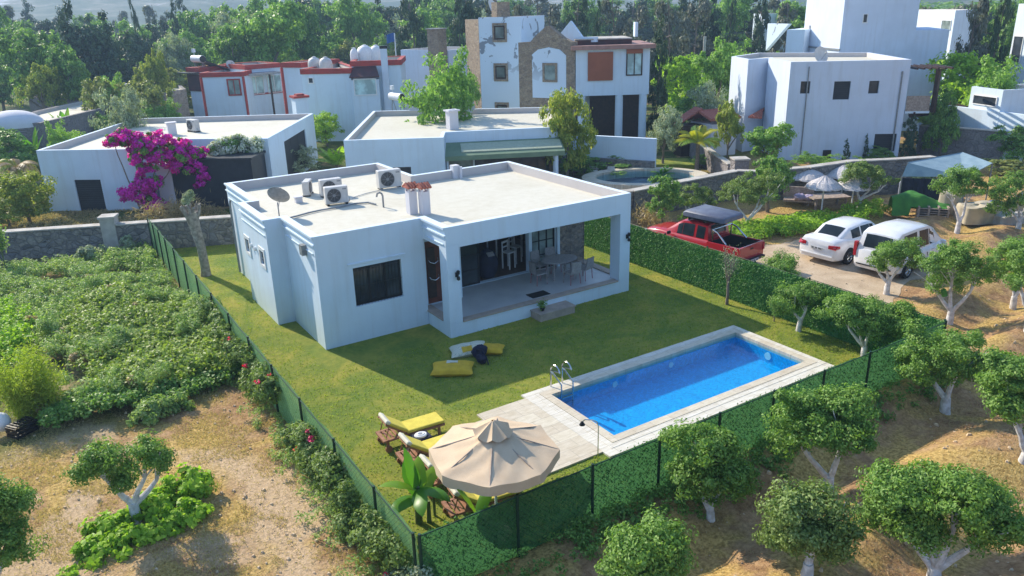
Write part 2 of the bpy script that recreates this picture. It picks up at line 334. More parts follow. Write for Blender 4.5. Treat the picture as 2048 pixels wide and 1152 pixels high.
M['hedge']=leafm('artificial_hedge_needles',[(.035,.10,.022),(.055,.145,.032),(.08,.20,.05),(.15,.27,.09)],.25,rough=.5,var=1.0,gain=1.5)
M['hedgedark']=leafm('artificial_hedge_back',[(.012,.06,.018),(.02,.085,.024),(.03,.12,.03),(.06,.18,.045)],.3,rough=.5,var=1.0,gain=1.4)
M['twig']=plain('bare_twigs',(.26,.20,.16),.9,c2=(.16,.12,.10),sc=10)

WS=set()
_link0=link
def link(name,me,parent=None):
    o=_link0(name,me,parent)
    if parent and parent.name in WS: o.location=-parent.location
    return o
def wempty(name,label,cat,loc,group=None):
    r=empty(name,label,cat,(loc[0],loc[1],loc[2] if len(loc)>2 else 0),0,group); WS.add(r.name); return r
rng=np.random.default_rng(7)
# ---------------------------------------------------------------- terrain
LX0,LX1,LY0,LY1=-2.57,13.45,-11.92,15.2
def ss(a,b,x):
    t=np.clip((x-a)/(b-a),0,1); return t*t*(3-2*t)
def vn(x,y,s,seed=0):
    x=np.asarray(x,float)/s; y=np.asarray(y,float)/s; r=0
    for k,(a,b,p) in enumerate(((1.0,.37,.3),(-.52,1.1,1.9),(1.7,-.9,4.1),(.8,2.1,2.2),(-2.4,.6,.7),(2.9,1.9,5.2))):
        r=r+np.sin(a*x+b*y+p+seed*1.7+1.3*np.sin(.7*b*x-.6*a*y+seed))/(1+.5*k)
    return r/3.2
def park(x,y): # the driveway area
    a=ss(13.6,14.6,x)*(1-ss(25.5,27.5,x))*ss(-9.5,-7.2,y-.28*(x-19))*(1-ss(4.6,6.0,y+.25*(x-18)))
    return a
def zt(x,y):
    x=np.asarray(x,float); y=np.asarray(y,float)
    left=(1-ss(-2.7,-2.2,x))*.34*(1-ss(-8,6,y))
    front=(1-ss(-12,-11.6,y))*.30
    z=np.maximum(left,front)
    orch=ss(13.2,14.2,x)*(1-ss(2,5,y))+(1-ss(-12.3,-11.7,y))*ss(-1,1.5,x); orch=np.clip(orch,0,1)*(1-ss(32,38,x))
    row=np.sin(y*2*PI/3.1+.9+.35*np.sin(x*.55))
    z=z+orch*(.20*row+.13*vn(x,y,.9,1)+.05*vn(x,y,.3,4)+.02*vn(x,y,.16,9))*(1-park(x,y))
    z=z*(1-park(x,y))-.13*park(x,y)
    lf=(1-ss(-3.4,-2.6,x))*(1-ss(10,14,y)); z=z+lf*(.06*vn(x,y,1.1,3)+.03*vn(x,y,.33,5))
    d=np.hypot(x-0,y-5); z=z+ss(55,260,d)*1.5*vn(x,y,40,2)-ss(120,420,d)*1.5
    return z
def terr(x,y): return float(zt(x,y))
# ground material: soil, straw, sand and green patches with noisy outlines
def groundm():
    m,nt,b,o=newmat('soil_and_dry_grass'); b.inputs['Roughness'].default_value=.95; b.inputs['Specular IOR Level'].default_value=.1
    v=coords(nt,world=True); n1=noise(nt,v,.55,6,.6,.5); n2=noise(nt,v,3.2,6,.65); n3=noise(nt,v,14,4,.6)
    soil=ramp(nt,n2,[(.28,(.25,.14,.07)),(.5,(.44,.27,.14)),(.72,(.60,.40,.22))])
    straw=ramp(nt,n3,[(.25,(.32,.21,.075)),(.5,(.56,.38,.13)),(.75,(.70,.50,.20))])
    sand=ramp(nt,n2,[(.3,(.44,.33,.22)),(.7,(.56,.45,.32))])
    green=ramp(nt,n3,[(.3,(.05,.08,.02)),(.7,(.13,.17,.04))])
    c=mixc(nt,ramp(nt,n1,[(.44,(0,0,0)),(.56,(1,1,1))]),soil,straw)
    sp=N(nt,'SeparateXYZ'); nt.links.new(v,sp.inputs[0])
    def mr(sock,a,bb,jit=.9):
        ad=N(nt,'Math',operation='MULTIPLY_ADD'); nt.links.new(n1,ad.inputs[0]); ad.inputs[1].default_value=jit*3; nt.links.new(sock,ad.inputs[2])
        mp=N(nt,'MapRange'); mp.inputs[1].default_value=a+jit*1.5; mp.inputs[2].default_value=bb+jit*1.5; nt.links.new(ad.outputs[0],mp.inputs[0]); return mp.outputs[0]
    X,Y=sp.outputs[0],sp.outputs[1]
    def mul(a,b2):
        q=N(nt,'Math',operation='MULTIPLY'); nt.links.new(a,q.inputs[0]); nt.links.new(b2,q.inputs[1]); return q.outputs[0]
    # left field: pale dusty track and straw
    lf=mr(X,-2.2,-3.2); tr=ramp(nt,noise(nt,v,.33,3,.5,.8),[(.47,(0,0,0)),(.56,(1,1,1))])
    c=mixc(nt,mul(lf,tr),c,(.64,.46,.28))
    # green field beyond
    gy=mr(Y,8,16); gn=ramp(nt,n1,[(.35,(0,0,0)),(.5,(1,1,1))]); c=mixc(nt,mul(gy,gn),c,green)
    gl=mul(mr(X,-2.0,-3.0),mr(Y,-2.5,-.5)); c=mixc(nt,mul(gl,ramp(nt,n1,[(.4,(.4,.4,.4)),(.6,(1,1,1))])),c,green)
    cl=ramp(nt,n3,[(.3,(.72,.70,.68)),(.6,(1.08,1.08,1.08))]); c=mixc(nt,1.0,c,cl,'MULTIPLY')
    nt.links.new(c,b.inputs['Base Color'])
    hh=N(nt,'Math',operation='ADD'); nt.links.new(n3,hh.inputs[0]); nt.links.new(noise(nt,v,38,4,.7),hh.inputs[1]); bump(nt,b,hh.outputs[0],.9,.05)
    return m
M['ground']=groundm()
def axis(pts):
    out=[]
    for (a,b,st) in pts: out+=list(np.arange(a,b-1e-6,st))
    out.append(pts[-1][1]); return np.array(sorted(set(np.round(out,4))))
xs=axis([(-450,-100,25),(-100,-40,5),(-40,-16,1.5),(-16,LX0,.25),(LX0,LX1,.4),(LX1,32,.22),(32,60,1.2),(60,140,5),(140,600,20)])
ys=axis([(-60,-26,3),(-26,LY0,.24),(LY0,LY1,.5),(LY1,30,1),(30,120,4),(120,600,20)])
def gridobj(name,xs,ys,fz,mat,skip=None):
    X,Y=np.meshgrid(xs,ys); Z=fz(X,Y); nx,ny=len(xs),len(ys)
    V=np.stack([X,Y,Z],-1).reshape(-1,3).astype(np.float32)
    i,j=np.meshgrid(np.arange(nx-1),np.arange(ny-1)); i=i.ravel(); j=j.ravel()
    if skip is not None:
        cx=(xs[i]+xs[i+1])/2; cy=(ys[j]+ys[j+1])/2; k=~skip(cx,cy); i=i[k]; j=j[k]
    a=j*nx+i; F=np.stack([a,a+1,a+nx+1,a+nx],1).astype(np.int32)
    me=bpy.data.meshes.new(name); me.vertices.add(len(V)); me.vertices.foreach_set('co',V.ravel())
    me.loops.add(F.size); me.loops.foreach_set('vertex_index',F.ravel()); me.polygons.add(len(F)); me.polygons.foreach_set('loop_start',np.arange(0,F.size,4,dtype=np.int32))
    me.materials.append(mat); me.update(calc_edges=True); me.polygons.foreach_set('use_smooth',[True]*len(F)); return link(name,me)
g=gridobj('ground',xs,ys,zt,M['ground'],lambda x,y:(x>LX0)&(x<LX1)&(y>LY0)&(y<LY1)); tag(g,kind='structure')
# hills behind the wood
def hillm():
    m,nt,b,o=newmat('hill_scrub'); b.inputs['Roughness'].default_value=1; v=coords(nt,world=True)
    n1=noise(nt,v,.02,8,.7); nt.links.new(ramp(nt,n1,[(.38,(.03,.06,.03)),(.5,(.08,.11,.06)),(.60,(.20,.20,.15)),(.66,(.5,.5,.5))]),b.inputs['Base Color']); return m
def hill_fn(u,v):
    a=R(-40)+R(150)*u; d=330+1500*v**1.3; x=d*math.sin(a); y=d*math.cos(a)
    z=-3+150*ss(0,1,v)*(.75+.35*float(vn(x,y,260,3)))+10*float(vn(x,y,70,5))*v
    return (x,y,float(z))
mb=MB(); mb.grid(hill_fn,120,40); h=mb.build('hills',hillm(),smooth=True); tag(h,kind='structure')
# lawn, with a hole for the pool
def lawnm():
    m,nt,b,o=newmat('mown_lawn'); b.inputs['Roughness'].default_value=.9; b.inputs['Specular IOR Level'].default_value=.15
    v=coords(nt,world=True); n1=noise(nt,v,.5,5,.6,1.2); n2=noise(nt,v,9,4,.7)
    c=ramp(nt,n1,[(.3,(.125,.20,.035)),(.5,(.225,.26,.045)),(.7,(.35,.315,.06))])
    d=ramp(nt,n2,[(.3,(.86,.88,.84)),(.65,(1.06,1.05,1.05))]); st=ramp(nt,noise(nt,v,1.6,3,.5,2.5),[(.42,(.88,.92,.88)),(.58,(1.08,1.05,1.0))])
    nt.links.new(mixc(nt,1.0,mixc(nt,1.0,c,d,'MULTIPLY'),st,'MULTIPLY'),b.inputs['Base Color']); bump(nt,b,noise(nt,v,30,3,.8),.9,.04); return m
M['lawn']=lawnm()
PX0,PX1,PY0,PY1=3.28,11.62,-10.0,-6.2
WX0,WX1,WY0,WY1=3.96,11.19,-9.32,-6.68
mb=MB()
for (a,b_,c_,d_) in ((LX0,LX1,PY1,LY1),(LX0,LX1,LY0,PY0),(LX0,PX0,PY0,PY1),(PX1,LX1,PY0,PY1)): mb.add([(a,c_,0),(b_,c_,0),(b_,d_,0),(a,d_,0)],[(0,1,2,3)])
tag(mb.build('lawn',M['lawn']),kind='structure')
n=60000; px=rng.uniform(LX0,LX1,n); py=LY0+(rng.random(n)**1.6)*(LY1-LY0)
k=~((px>PX0)&(px<PX1)&(py>PY0)&(py<PY1))&~((px>1.5)&(px<3.4)&(py>-9.75)&(py<-6.4))&~((px>-.5)&(px<11.1)&(py>-1.5)&(py<6.5)); px=px[k]; py=py[k]
P=np.stack([px,py,np.full(len(px),.018)],1); Nn=rng.normal(size=(len(px),3)); Nn[:,2]=np.abs(Nn[:,2])*.6
tag(quads('lawn_grass',leafquads(P,Nn,.06,.022,rng,-1.0),M['grassblade']),'short mown yellow green lawn grass round the villa','grass',kind='stuff')
# sandy driveway
def drivem():
    m,nt,b,o=newmat('compacted_sand'); b.inputs['Roughness'].default_value=.95; v=coords(nt,world=True)
    c=ramp(nt,noise(nt,v,.9,6,.6,.4),[(.3,(.36,.27,.18)),(.5,(.49,.38,.26)),(.7,(.58,.47,.34))]); g=ramp(nt,noise(nt,v,22,4,.7),[(.3,(.8,.78,.76)),(.6,(1.05,1.05,1.05))])
    nt.links.new(mixc(nt,1.0,c,g,'MULTIPLY'),b.inputs['Base Color']); bump(nt,b,noise(nt,v,30,4),.6,.03); return m
drv=[(14.0,-7.4),(15.2,-8.1),(17,-8.0),(18.6,-7.5),(20.2,-7.0),(22,-6.8),(25.3,-6.6),(25.5,-4.5),(25,-1.8),(23,-1.1),(20.2,-.6),(19.3,.6),(19,2.6),(18.6,4.1),(16,4.9),(13.9,5.3),(13.75,0)]
rd=random.Random(3); dv=[]
for i,(a,b_) in enumerate(drv):
    a2,b2=drv[(i+1)%len(drv)]; L=math.hypot(a2-a,b2-b_); kk=max(1,int(L/.35))
    for q in range(kk): 
        j=(0 if i>=len(drv)-2 else .13)
        dv.append((a+(a2-a)*q/kk+rd.uniform(-j,j),b_+(b2-b_)*q/kk+rd.uniform(-j,j)))
mb=MB(); cx_,cy_=17.5,-2.0
def dz(x,y): return max(terr(x,y),-.13)+.012
ring=[1,.93,.8,.6,.35,.12]; nn=len(dv); vs=[]
for r_ in ring: vs+=[(cx_+(a-cx_)*r_,cy_+(b_-cy_)*r_,dz(cx_+(a-cx_)*r_,cy_+(b_-cy_)*r_)) for a,b_ in dv]
fs=[(i*nn+k,i*nn+(k+1)%nn,(i+1)*nn+(k+1)%nn,(i+1)*nn+k) for i in range(len(ring)-1) for k in range(nn)]+[tuple(range((len(ring)-1)*nn,len(ring)*nn))]
mb.add(vs,fs); tag(mb.build('driveway',drivem(),smooth=True),kind='structure')
# ---------------------------------------------------------------- building tools
def inset(poly,t):
    n=len(poly); out=[]
    for i in range(n):
        p0,p1,p2=[Vector(poly[(i+k)%n][:2]) for k in (-1,0,1)]
        e1=(p1-p0).normalized(); e2=(p2-p1).normalized(); n1=Vector((-e1.y,e1.x)); n2=Vector((-e2.y,e2.x))
        d=n1+n2; d=d/max(.3,d.dot(n1)) if d.length>1e-6 else n1
        out.append((p1.x+d.x*t,p1.y+d.y*t))
    return out
def walls(mb,poly,z0,z1,t,ops={},edges=None):
    inn=inset(poly,t); n=len(poly)
    for i in range(n):
        if edges is not None and i not in edges: continue
        A=Vector(poly[i]);B=Vector(poly[(i+1)%n]); Ai=Vector(inn[i]);Bi=Vector(inn[(i+1)%n]); L=(B-A).length; e=(B-A)/L; nn=Vector((-e.y,e.x))
        O=ops.get(i,[]); br=sorted(set([0,L]+[max(0,min(L,s)) for o in O for s in o[:2]]))
        for a,b in zip(br,br[1:]):
            if b-a<1e-4: continue
            mid=(a+b)/2; zs=sorted([(o[2],o[3]) for o in O if o[0]<mid<o[1]]); cur=z0; seg=[]
            for (c0,c1) in zs:
                if c0>cur+1e-4: seg.append((cur,c0))
                cur=max(cur,c1)
            if cur<z1-1e-4: seg.append((cur,z1))
            oa=A+e*a; ob=A+e*b; ia=Ai if a<1e-4 else oa+nn*t; ib=Bi if b>L-1e-4 else ob+nn*t
            for (c0,c1) in seg: mb.prism([oa,ob,ib,ia],c0,c1)
    return mb
def roofmesh(poly,zb,zr,ztp,t):
    mb=MB(); n=len(poly); inn=inset(poly,t)
    o0=[(p[0],p[1],zb) for p in poly]; o1=[(p[0],p[1],ztp) for p in poly]; i1=[(p[0],p[1],ztp) for p in inn]; i0=[(p[0],p[1],zr) for p in inn]
    q=[(i,(i+1)%n,(i+1)%n+n,i+n) for i in range(n)]
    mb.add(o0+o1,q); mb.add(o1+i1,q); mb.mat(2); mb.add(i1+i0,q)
    mb.mat(1); mb.add(i0,[tuple(range(n))]); mb.mat(0); mb.add(o0,[tuple(range(n-1,-1,-1))]); return mb
def frame_in(root,A,B,op,depth=.12,fm=None,pm=None,nx=2,ny=1,fw=.05,name='window',sill=None,grille=False,shut=None,surround=None):
    A=Vector(A);B=Vector(B); e=(B-A).normalized(); out=Vector((e.y,-e.x)); s0,s1,z0,z1=op
    def P(s,d,z): q=A+e*s+out*d; return (q.x,q.y,z)
    def bx(mb,s0,s1,d0,d1,z0,z1):
        mb.sheared([P(s0,d0,z0),P(s0,d1,z0),P(s1,d1,z0),P(s1,d0,z0)],[P(s0,d0,z1),P(s0,d1,z1),P(s1,d1,z1),P(s1,d0,z1)])
    mb=MB(); d0,d1=-depth-.03,-depth+.03
    bx(mb,s0,s0+fw,d0,d1,z0,z1);bx(mb,s1-fw,s1,d0,d1,z0,z1);bx(mb,s0+fw,s1-fw,d0,d1,z0,z0+fw);bx(mb,s0+fw,s1-fw,d0,d1,z1-fw,z1)
    for i in range(1,nx): s=s0+(s1-s0)*i/nx; bx(mb,s-fw/2,s+fw/2,d0+.005,d1-.005,z0+fw,z1-fw)
    for i in range(1,ny):
        z=z0+(z1-z0)*i/ny
        for j in range(nx): bx(mb,s0+(s1-s0)*j/nx+fw/2,s0+(s1-s0)*(j+1)/nx-fw/2,d0+.005,d1-.005,z-fw/3,z+fw/3)
    w=mb.build(name,fm or M['dark'],root)
    mb=MB(); bx(mb,s0+fw*.5,s1-fw*.5,-depth-.012,-depth-.002,z0+fw*.5,z1-fw*.5); mb.build('pane' if not shut else 'shutter',pm or M['glass'],w)
    if shut:
        mb=MB(); k=int((z1-z0)/.12)
        for i in range(k): z=z0+(z1-z0)*(i+.5)/k; bx(mb,s0+fw,s1-fw,-depth-.002,-depth+.02,z-.05,z+.045)
        mb.build('slat',shut,w)
    if sill: mb=MB(); bx(mb,s0-.06,s1+.06,-.05,.06,z0-.05,z0-.001); mb.build('sill',sill,w)
    if surround:
        mb=MB(); q=.12
        bx(mb,s0-q,s0-.001,-.02,.03,z0-q,z1+q);bx(mb,s1+.001,s1+q,-.02,.03,z0-q,z1+q);bx(mb,s0-.001,s1+.001,-.02,.03,z1+.001,z1+q);bx(mb,s0-.001,s1+.001,-.02,.03,z0-q,z0-.001); mb.build('surround',surround,w)
    if grille:
        mb=MB(); k=int((s1-s0)/.11)
        for i in range(1,k): s=s0+(s1-s0)*i/k; bx(mb,s-.006,s+.006,-.05,-.038,z0,z1)
        for z in (z0+.12,z1-.12,(z0+z1)/2): bx(mb,s0,s1,-.052,-.036,z-.006,z+.006)
        mb.build('grille',M['black'],w)
    return w
def house(name,label,cat,poly,ztp,par=.35,t=.2,wt=.25,wm='white',rm='roof',ops={},z0=-.1,capm=None,root=None,part='wall',cap=0):
    root=root or wempty(name,label,cat,poly[0]); zr=ztp-par; zb=zr-.15
    mb=MB(); walls(mb,poly,z0,zb,wt,ops); mb.build(part,M[wm],root)
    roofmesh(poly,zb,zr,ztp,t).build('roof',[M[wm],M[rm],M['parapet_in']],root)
    if cap:
        mb=MB(); o=inset(poly,-.05); i2=inset(poly,t+.03); n=len(poly)
        a=[(p[0],p[1],ztp+.002) for p in o]; b=[(p[0],p[1],ztp+cap) for p in o]; c=[(p[0],p[1],ztp+cap) for p in i2]; d=[(p[0],p[1],ztp+.002) for p in i2]
        q=[(i,(i+1)%n,(i+1)%n+n,i+n) for i in range(n)]
        mb.add(a+b,q); mb.add(b+c,q); mb.add(c+d,q); mb.add(d+a,q); mb.build('coping',M[capm] if capm else M[wm],root)
    return root

# ---------------------------------------------------------------- the villa
villa=wempty('villa','white flat-roofed villa with covered terrace in the middle of the lawn','house',(0,0,0))
ZB,ZR,ZT=3.1,3.36,3.7
rp=[(0,0),(3.64,0),(3.64,-1.56),(11.15,-1.56),(11.15,6.55),(6.5,6.55),(6.5,10.08),(-.12,10.08),(-.12,6.2),(-.6,6.2),(-.6,3.0),(0,3.0)]
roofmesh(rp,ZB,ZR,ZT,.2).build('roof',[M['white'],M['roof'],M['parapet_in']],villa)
wp=[(0,0),(3.64,0),(3.64,.05),(3.64,.45),(5.25,.45),(5.25,1.25),(11.15,1.25),(11.15,6.55),(6.5,6.55),(6.5,10.08),(-.12,10.08),(-.12,6.2),(-.6,6.2),(-.6,3.0),(0,3.0)]
wp=[(0,0),(3.64,0),(3.64,.4),(5.2,.4),(5.2,1.25),(11.15,1.25),(11.15,6.55),(6.5,6.55),(6.5,10.08),(-.12,10.08),(-.12,6.2),(-.6,6.2),(-.6,3.0),(0,3.0)]
OW=(1.14,2.79,1.19,2.48)
ops={0:[OW],3:[] ,2:[(.22,1.12,.5,2.75)],4:[(.2,3.4,.5,2.75),(3.55,4.62,.5,2.75)],
     11:[(.25,.72,1.95,2.45),(2.1,2.57,1.95,2.45)]}
# edges: 2 = door wall, 4 = glazed wall of the terrace, 11 = bay side
mb=MB(); walls(mb,wp,-.05,ZB,.22,ops); mb.build('wall',M['white'],villa)
# plinth and terrace floor
mb=MB(); mb.prism([(3.64,-1.56),(11.15,-1.56),(11.15,1.23),(5.18,1.23),(5.18,.38),(3.66,.38),(3.66,-.02),(3.64,-.02)],-.05,.46); mb.build('plinth',M['white'],villa)
mb=MB(); mb.prism([(3.95,-1.3),(10.85,-1.3),(10.85,1.24),(5.19,1.24),(5.19,.39),(3.95,.39)],.455,.49); mb.build('terrace_floor',M['floor'],villa)
mb=MB(); mb.box(4.12,10.62,-1.59,-1.3,.462,.51); mb.box(3.61,3.95,-1.1,.39,.462,.51); mb.box(10.85,11.18,-1.0,1.24,.462,.53); mb.build('edge_slab',M['sill'],villa)
for (a,b,c,d) in ((3.64,4.1,-1.56,-1.1),(10.68,11.15,-1.56,-1.02)):
    mb=MB(); mb.box(a,b,c,d,.455,ZB+.004); mb.build('column',M['white'],villa)
mb=MB()
for (a,b,c,d) in ((4.1,10.68,-1.56,-1.3),): mb.box(a,b,c+.001,d,3.0,ZB+.005)
mb.box(3.641,3.9,-1.1,0.38,3.0,ZB+.005); mb.box(10.9,11.149,-1.02,1.24,3.0,ZB+.005); mb.build('beam',M['white'],villa)
# side mouldings
mb=MB()
for (x,y0,y1) in ((0,0,2.98),(-.6,3.0,6.2),(-.12,6.22,10.08),(3.64,-1.56,-.02)):
    for (o_,a_,b_,e_) in ((.07,3.64,3.705,0),(.05,3.40,3.45,0),(.03,3.12,3.15,.15)): mb=MB(); mb.box(x-o_,x-.001,y0+e_,y1-e_,a_,b_); mb.build('moulding',M['white'],villa)
# stone cladding end wall, white jamb
mb=MB(); mb.box(9.97,11.17,1.20,1.249,.49,3.1); mb.box(11.151,11.2,1.2,3.2,.0,3.09); mb.build('stone_cladding',M['stoneface'],villa)
mb=MB(); mb.box(9.84,9.96,1.12,1.249,.49,3.0); mb.build('door_jamb',M['white'],villa)
# front window with grille
frame_in(villa,(0,0),(3.64,0),OW,.14,M['black'],M['glass'],3,1,.06,grille=True,surround=None)
mb=MB(); mb.box(.98,2.95,-.035,-.001,2.60,2.64); mb.build('drip_moulding',M['white'],villa)
# bay windows facing the fence
for o in ops[11+0]:
    frame_in(villa,(-.6,6.2),(-.6,3.0),o,.1,M['black'],M['glass'],1,1,.04,surround=M['whitepaint'],grille=True)
for s in (1.1,1.6):
    mb=MB(); mb.tube([(-.6,6.2-s,2.35),(-.68,6.2-s,2.35)],.07,12); mb.build('vent_cap',M['whitepaint'],villa)
# wall end box on the left flank
mb=MB(); mb.box(-.16,-.001,.75,1.0,2.95,3.28); mb.build('flue_box',M['greymetal'],villa)
# entrance door
dr=MB(); dr.box(3.88,4.74,.5,.56,.5,2.74); d=dr.build('door',M['door'],villa)
mb=MB()
for z in (1.35,1.95): mb.tube([(4.0,.49,z+.12),(4.05,.43,z+.03),(4.2,.42,z-.02),(4.34,.43,z+.05),(4.36,.49,z+.14)],.014,6)
mb.build('handle',M['metal'],d)
mb=MB(); mb.box(3.95,4.25,.47,.498,.7,2.5); mb.build('panel',M['wood_dark'],d)
# glazed doors
gl=frame_in(villa,(5.2,1.25),(11.15,1.25),(.2,1.25,.5,2.75),.08,M['black'],M['glass'],1,4,.06,name='glass_door')
g2=frame_in(villa,(5.2,1.25),(11.15,1.25),(3.55,4.62,.5,2.75),.08,M['black'],M['glassgreen'],3,4,.05,name='glass_door')
# dim room behind
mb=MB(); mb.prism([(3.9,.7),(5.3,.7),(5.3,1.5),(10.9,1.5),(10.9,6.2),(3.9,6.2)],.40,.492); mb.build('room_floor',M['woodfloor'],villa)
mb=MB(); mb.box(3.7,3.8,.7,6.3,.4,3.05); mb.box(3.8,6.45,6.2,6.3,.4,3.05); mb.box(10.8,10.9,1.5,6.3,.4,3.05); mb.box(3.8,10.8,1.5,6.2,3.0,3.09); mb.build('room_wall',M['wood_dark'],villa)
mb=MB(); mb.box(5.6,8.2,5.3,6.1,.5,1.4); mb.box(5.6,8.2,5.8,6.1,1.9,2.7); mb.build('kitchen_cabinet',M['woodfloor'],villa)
# steps
mb=MB(); mb.box(6.75,8.2,-2.15,-1.57,-.02,.24); mb.box(6.72,8.23,-2.18,-1.57,.24,.28); mb.build('step',M['sill'],villa)
# outdoor wall lamps
for x in (3.96,11.0):
    mb=MB(); mb.box(x-.05,x+.05,-1.60,-1.562,2.05,2.2); mb.tube([(x,-1.6,2.12),(x,-1.68,2.12)],.02,6); mb.lathe((x,-1.68,2.16),[(.045,0),(.06,.1),(.03,.13)],10); mb.lathe((x,-1.68,1.96),[(.03,0),(.06,.03),(.045,.12)],10); mb.build('wall_lamp',M['black'],villa)
# downpipe at the back corner
mb=MB(); mb.tube([(-.17,9.5,3.1),(-.2,9.5,2.9),(-.2,9.5,.1)],.045,8); mb.build('downpipe',M['greymetal'],villa)
# chimneys with tiled caps
for (x,y) in ((4.22,1.95),(4.55,1.62)):
    mb=MB(); mb.box(x-.15,x+.15,y-.15,y+.15,ZR-.02,4.17); mb.box(x-.15,x-.08,y-.15,y-.08,4.17,4.3); mb.box(x+.08,x+.15,y-.15,y-.08,4.17,4.3); mb.box(x-.15,x-.08,y+.08,y+.15,4.17,4.3); mb.box(x+.08,x+.15,y+.08,y+.15,4.17,4.3); ch=mb.build('chimney',M['lilac'],villa)
    mb=MB(); mb.sheared([(x-.22,y-.2,4.3),(x+.22,y-.2,4.3),(x+.22,y+.2,4.3),(x-.22,y+.2,4.3)],[(x-.2,y-.02,4.42),(x+.2,y-.02,4.42),(x+.2,y+.02,4.42),(x-.2,y+.02,4.42)])
    for k in range(4): mb.tube([(x-.17+.11*k,y-.23,4.31),(x-.17+.11*k,y,4.44),(x-.17+.11*k,y+.23,4.31)],.05,8)
    mb.build('tiled_cap',M['rooftile'],ch)
# vents that belong to the roof
mb=MB(); mb.tube([(3.8,3.45,ZR),(3.8,3.45,3.78),(3.77,3.46,3.87),(3.70,3.48,3.91),(3.62,3.5,3.88),(3.59,3.51,3.76)],.035,8); mb.build('vent_pipe',M['greymetal'],villa)
mb=MB(); mb.box(1.45,1.7,6.1,6.3,ZR-.01,3.56); mb.box(1.42,1.73,6.07,6.33,3.56,3.6); mb.build('vent_box',M['lilac'],villa)
mb=MB(); mb.box(8.2,8.5,6.2,6.5,ZR-.01,3.9); mb.tube([(8.5,6.1,ZR),(8.5,6.1,3.85)],.06,8); mb.build('roof_vent',M['lilac'],villa)
mb=MB(); pts=[(.35,4.3),(.5,3.95),(.8,4.05),(1.3,4.25),(1.8,4.35),(2.5,4.35),(3.1,4.5),(3.6,4.35),(3.7,3.9)]
mb.tube([(a,b,ZR+.045) for a,b in pts],.03,6); mb.build('roof_cable',M['greymetal'],villa)
mb=MB(); mb.tube([(3.4,5.5,ZR+.03),(4.2,5.9,ZR+.03),(5.0,6.1,ZR+.03),(5.9,5.9,ZR+.03)],.018,6); mb.build('roof_cable',M['acwhite'],villa)
# ---------------------------------------------------------------- roof equipment (separate things)
def ac(loc,rz,label,sc=1.0,group='air conditioner units on the villa roof'):
    r=empty('air_conditioner',label,'air conditioner',loc,rz,group); r.scale=(sc,)*3
    mb=MB(); mb.box(-.42,.42,-.15,.15,.06,.68); mb.build('casing',M['acwhite'],r,bevel=.02)
    mb=MB(); mb.tube([(-.1,-.152,.37),(-.1,-.165,.37)],.255,28); f=mb.build('fan',M['black'],r)
    mb=MB()
    for q in (.06,.1,.14,.18,.22,.25):
        mb.tube([(-.1+q*math.cos(2*PI*k/20),-.172,.37+q*math.sin(2*PI*k/20)) for k in range(21)],.006,4,False)
    for k in range(8): mb.tube([(-.1,-.172,.37),(-.1+.25*math.cos(PI*k/4),-.172,.37+.25*math.sin(PI*k/4))],.006,4)
    mb.tube([(-.1,-.17,.37),(-.1,-.18,.37)],.05,12); mb.build('fan_guard',M['greymetal'],r)
    mb=MB(); mb.box(.22,.36,-.156,-.151,.56,.61); mb.build('badge',M['greymetal'],r)
    for x in (-.34,.34):
        mb=MB(); mb.box(x-.04,x+.04,-.18,.18,0,.06); mb.build('foot',M['black'],r)
    mb=MB(); mb.tube([(.42,0,.2),(.5,0,.15),(.5,.12,.04),(.35,.2,.03)],.025,6); mb.build('pipe',M['acwhite'],r)
    return r
ac((5.3,6.25,ZR+.001),R(-4),'large air conditioner standing alone by the rear roof parapet step',1.12)
ac((2.95,6.45,ZR+.001),R(-3),'air conditioner half hidden behind the front unit on the villa roof')
ac((2.62,5.0,ZR+.001),R(-8),'air conditioner standing foremost of the cluster on the villa roof')
ac((2.3,7.25,ZR+.001),R(60),'slim air conditioner turned sideways left of the roof cluster',.85)
def dish(loc,rz,label,r_=.42,el=R(35),group=None,mat='acwhite',h=.55):
    r=empty('satellite_dish',label,'satellite dish',loc,rz,group)
    mb=MB(); mb.tube([(0,0,0),(0,0,h)],.022,8); mb.box(-.12,.12,-.12,.12,0,.02); mb.build('mast',M['greymetal'],r)
    mb=MB(); prof=[(.001,0),(r_*.35,.02),(r_*.7,.075),(r_,.15),(r_+.01,.155),(r_*.7,.088),(r_*.35,.035),(.001,.015)]
    mb.lathe((0,0,0),[(a,b*.9) for a,b in prof],28,False); T(mb,Matrix.Translation((0,.05,h+.15))@Matrix.Rotation(-(PI/2-el),4,'X')); mb.build('reflector',M[mat],r,smooth=True)
    ax=Vector((0,math.cos(el),math.sin(el))); c=Vector((0,.05,h+.15)); f=c+ax*r_*1.15
    mb=MB(); mb.tube([c-Vector((0,0,r_*.8)),f],.012,6); mb.tube([f,f-ax*.12],.035,8); mb.build('feed_arm',M['greymetal'],r)
    return r
dish((.28,4.35,ZR),R(-40),'grey satellite dish leaning over the left edge of the villa roof',.38,R(35),mat='greymetal')

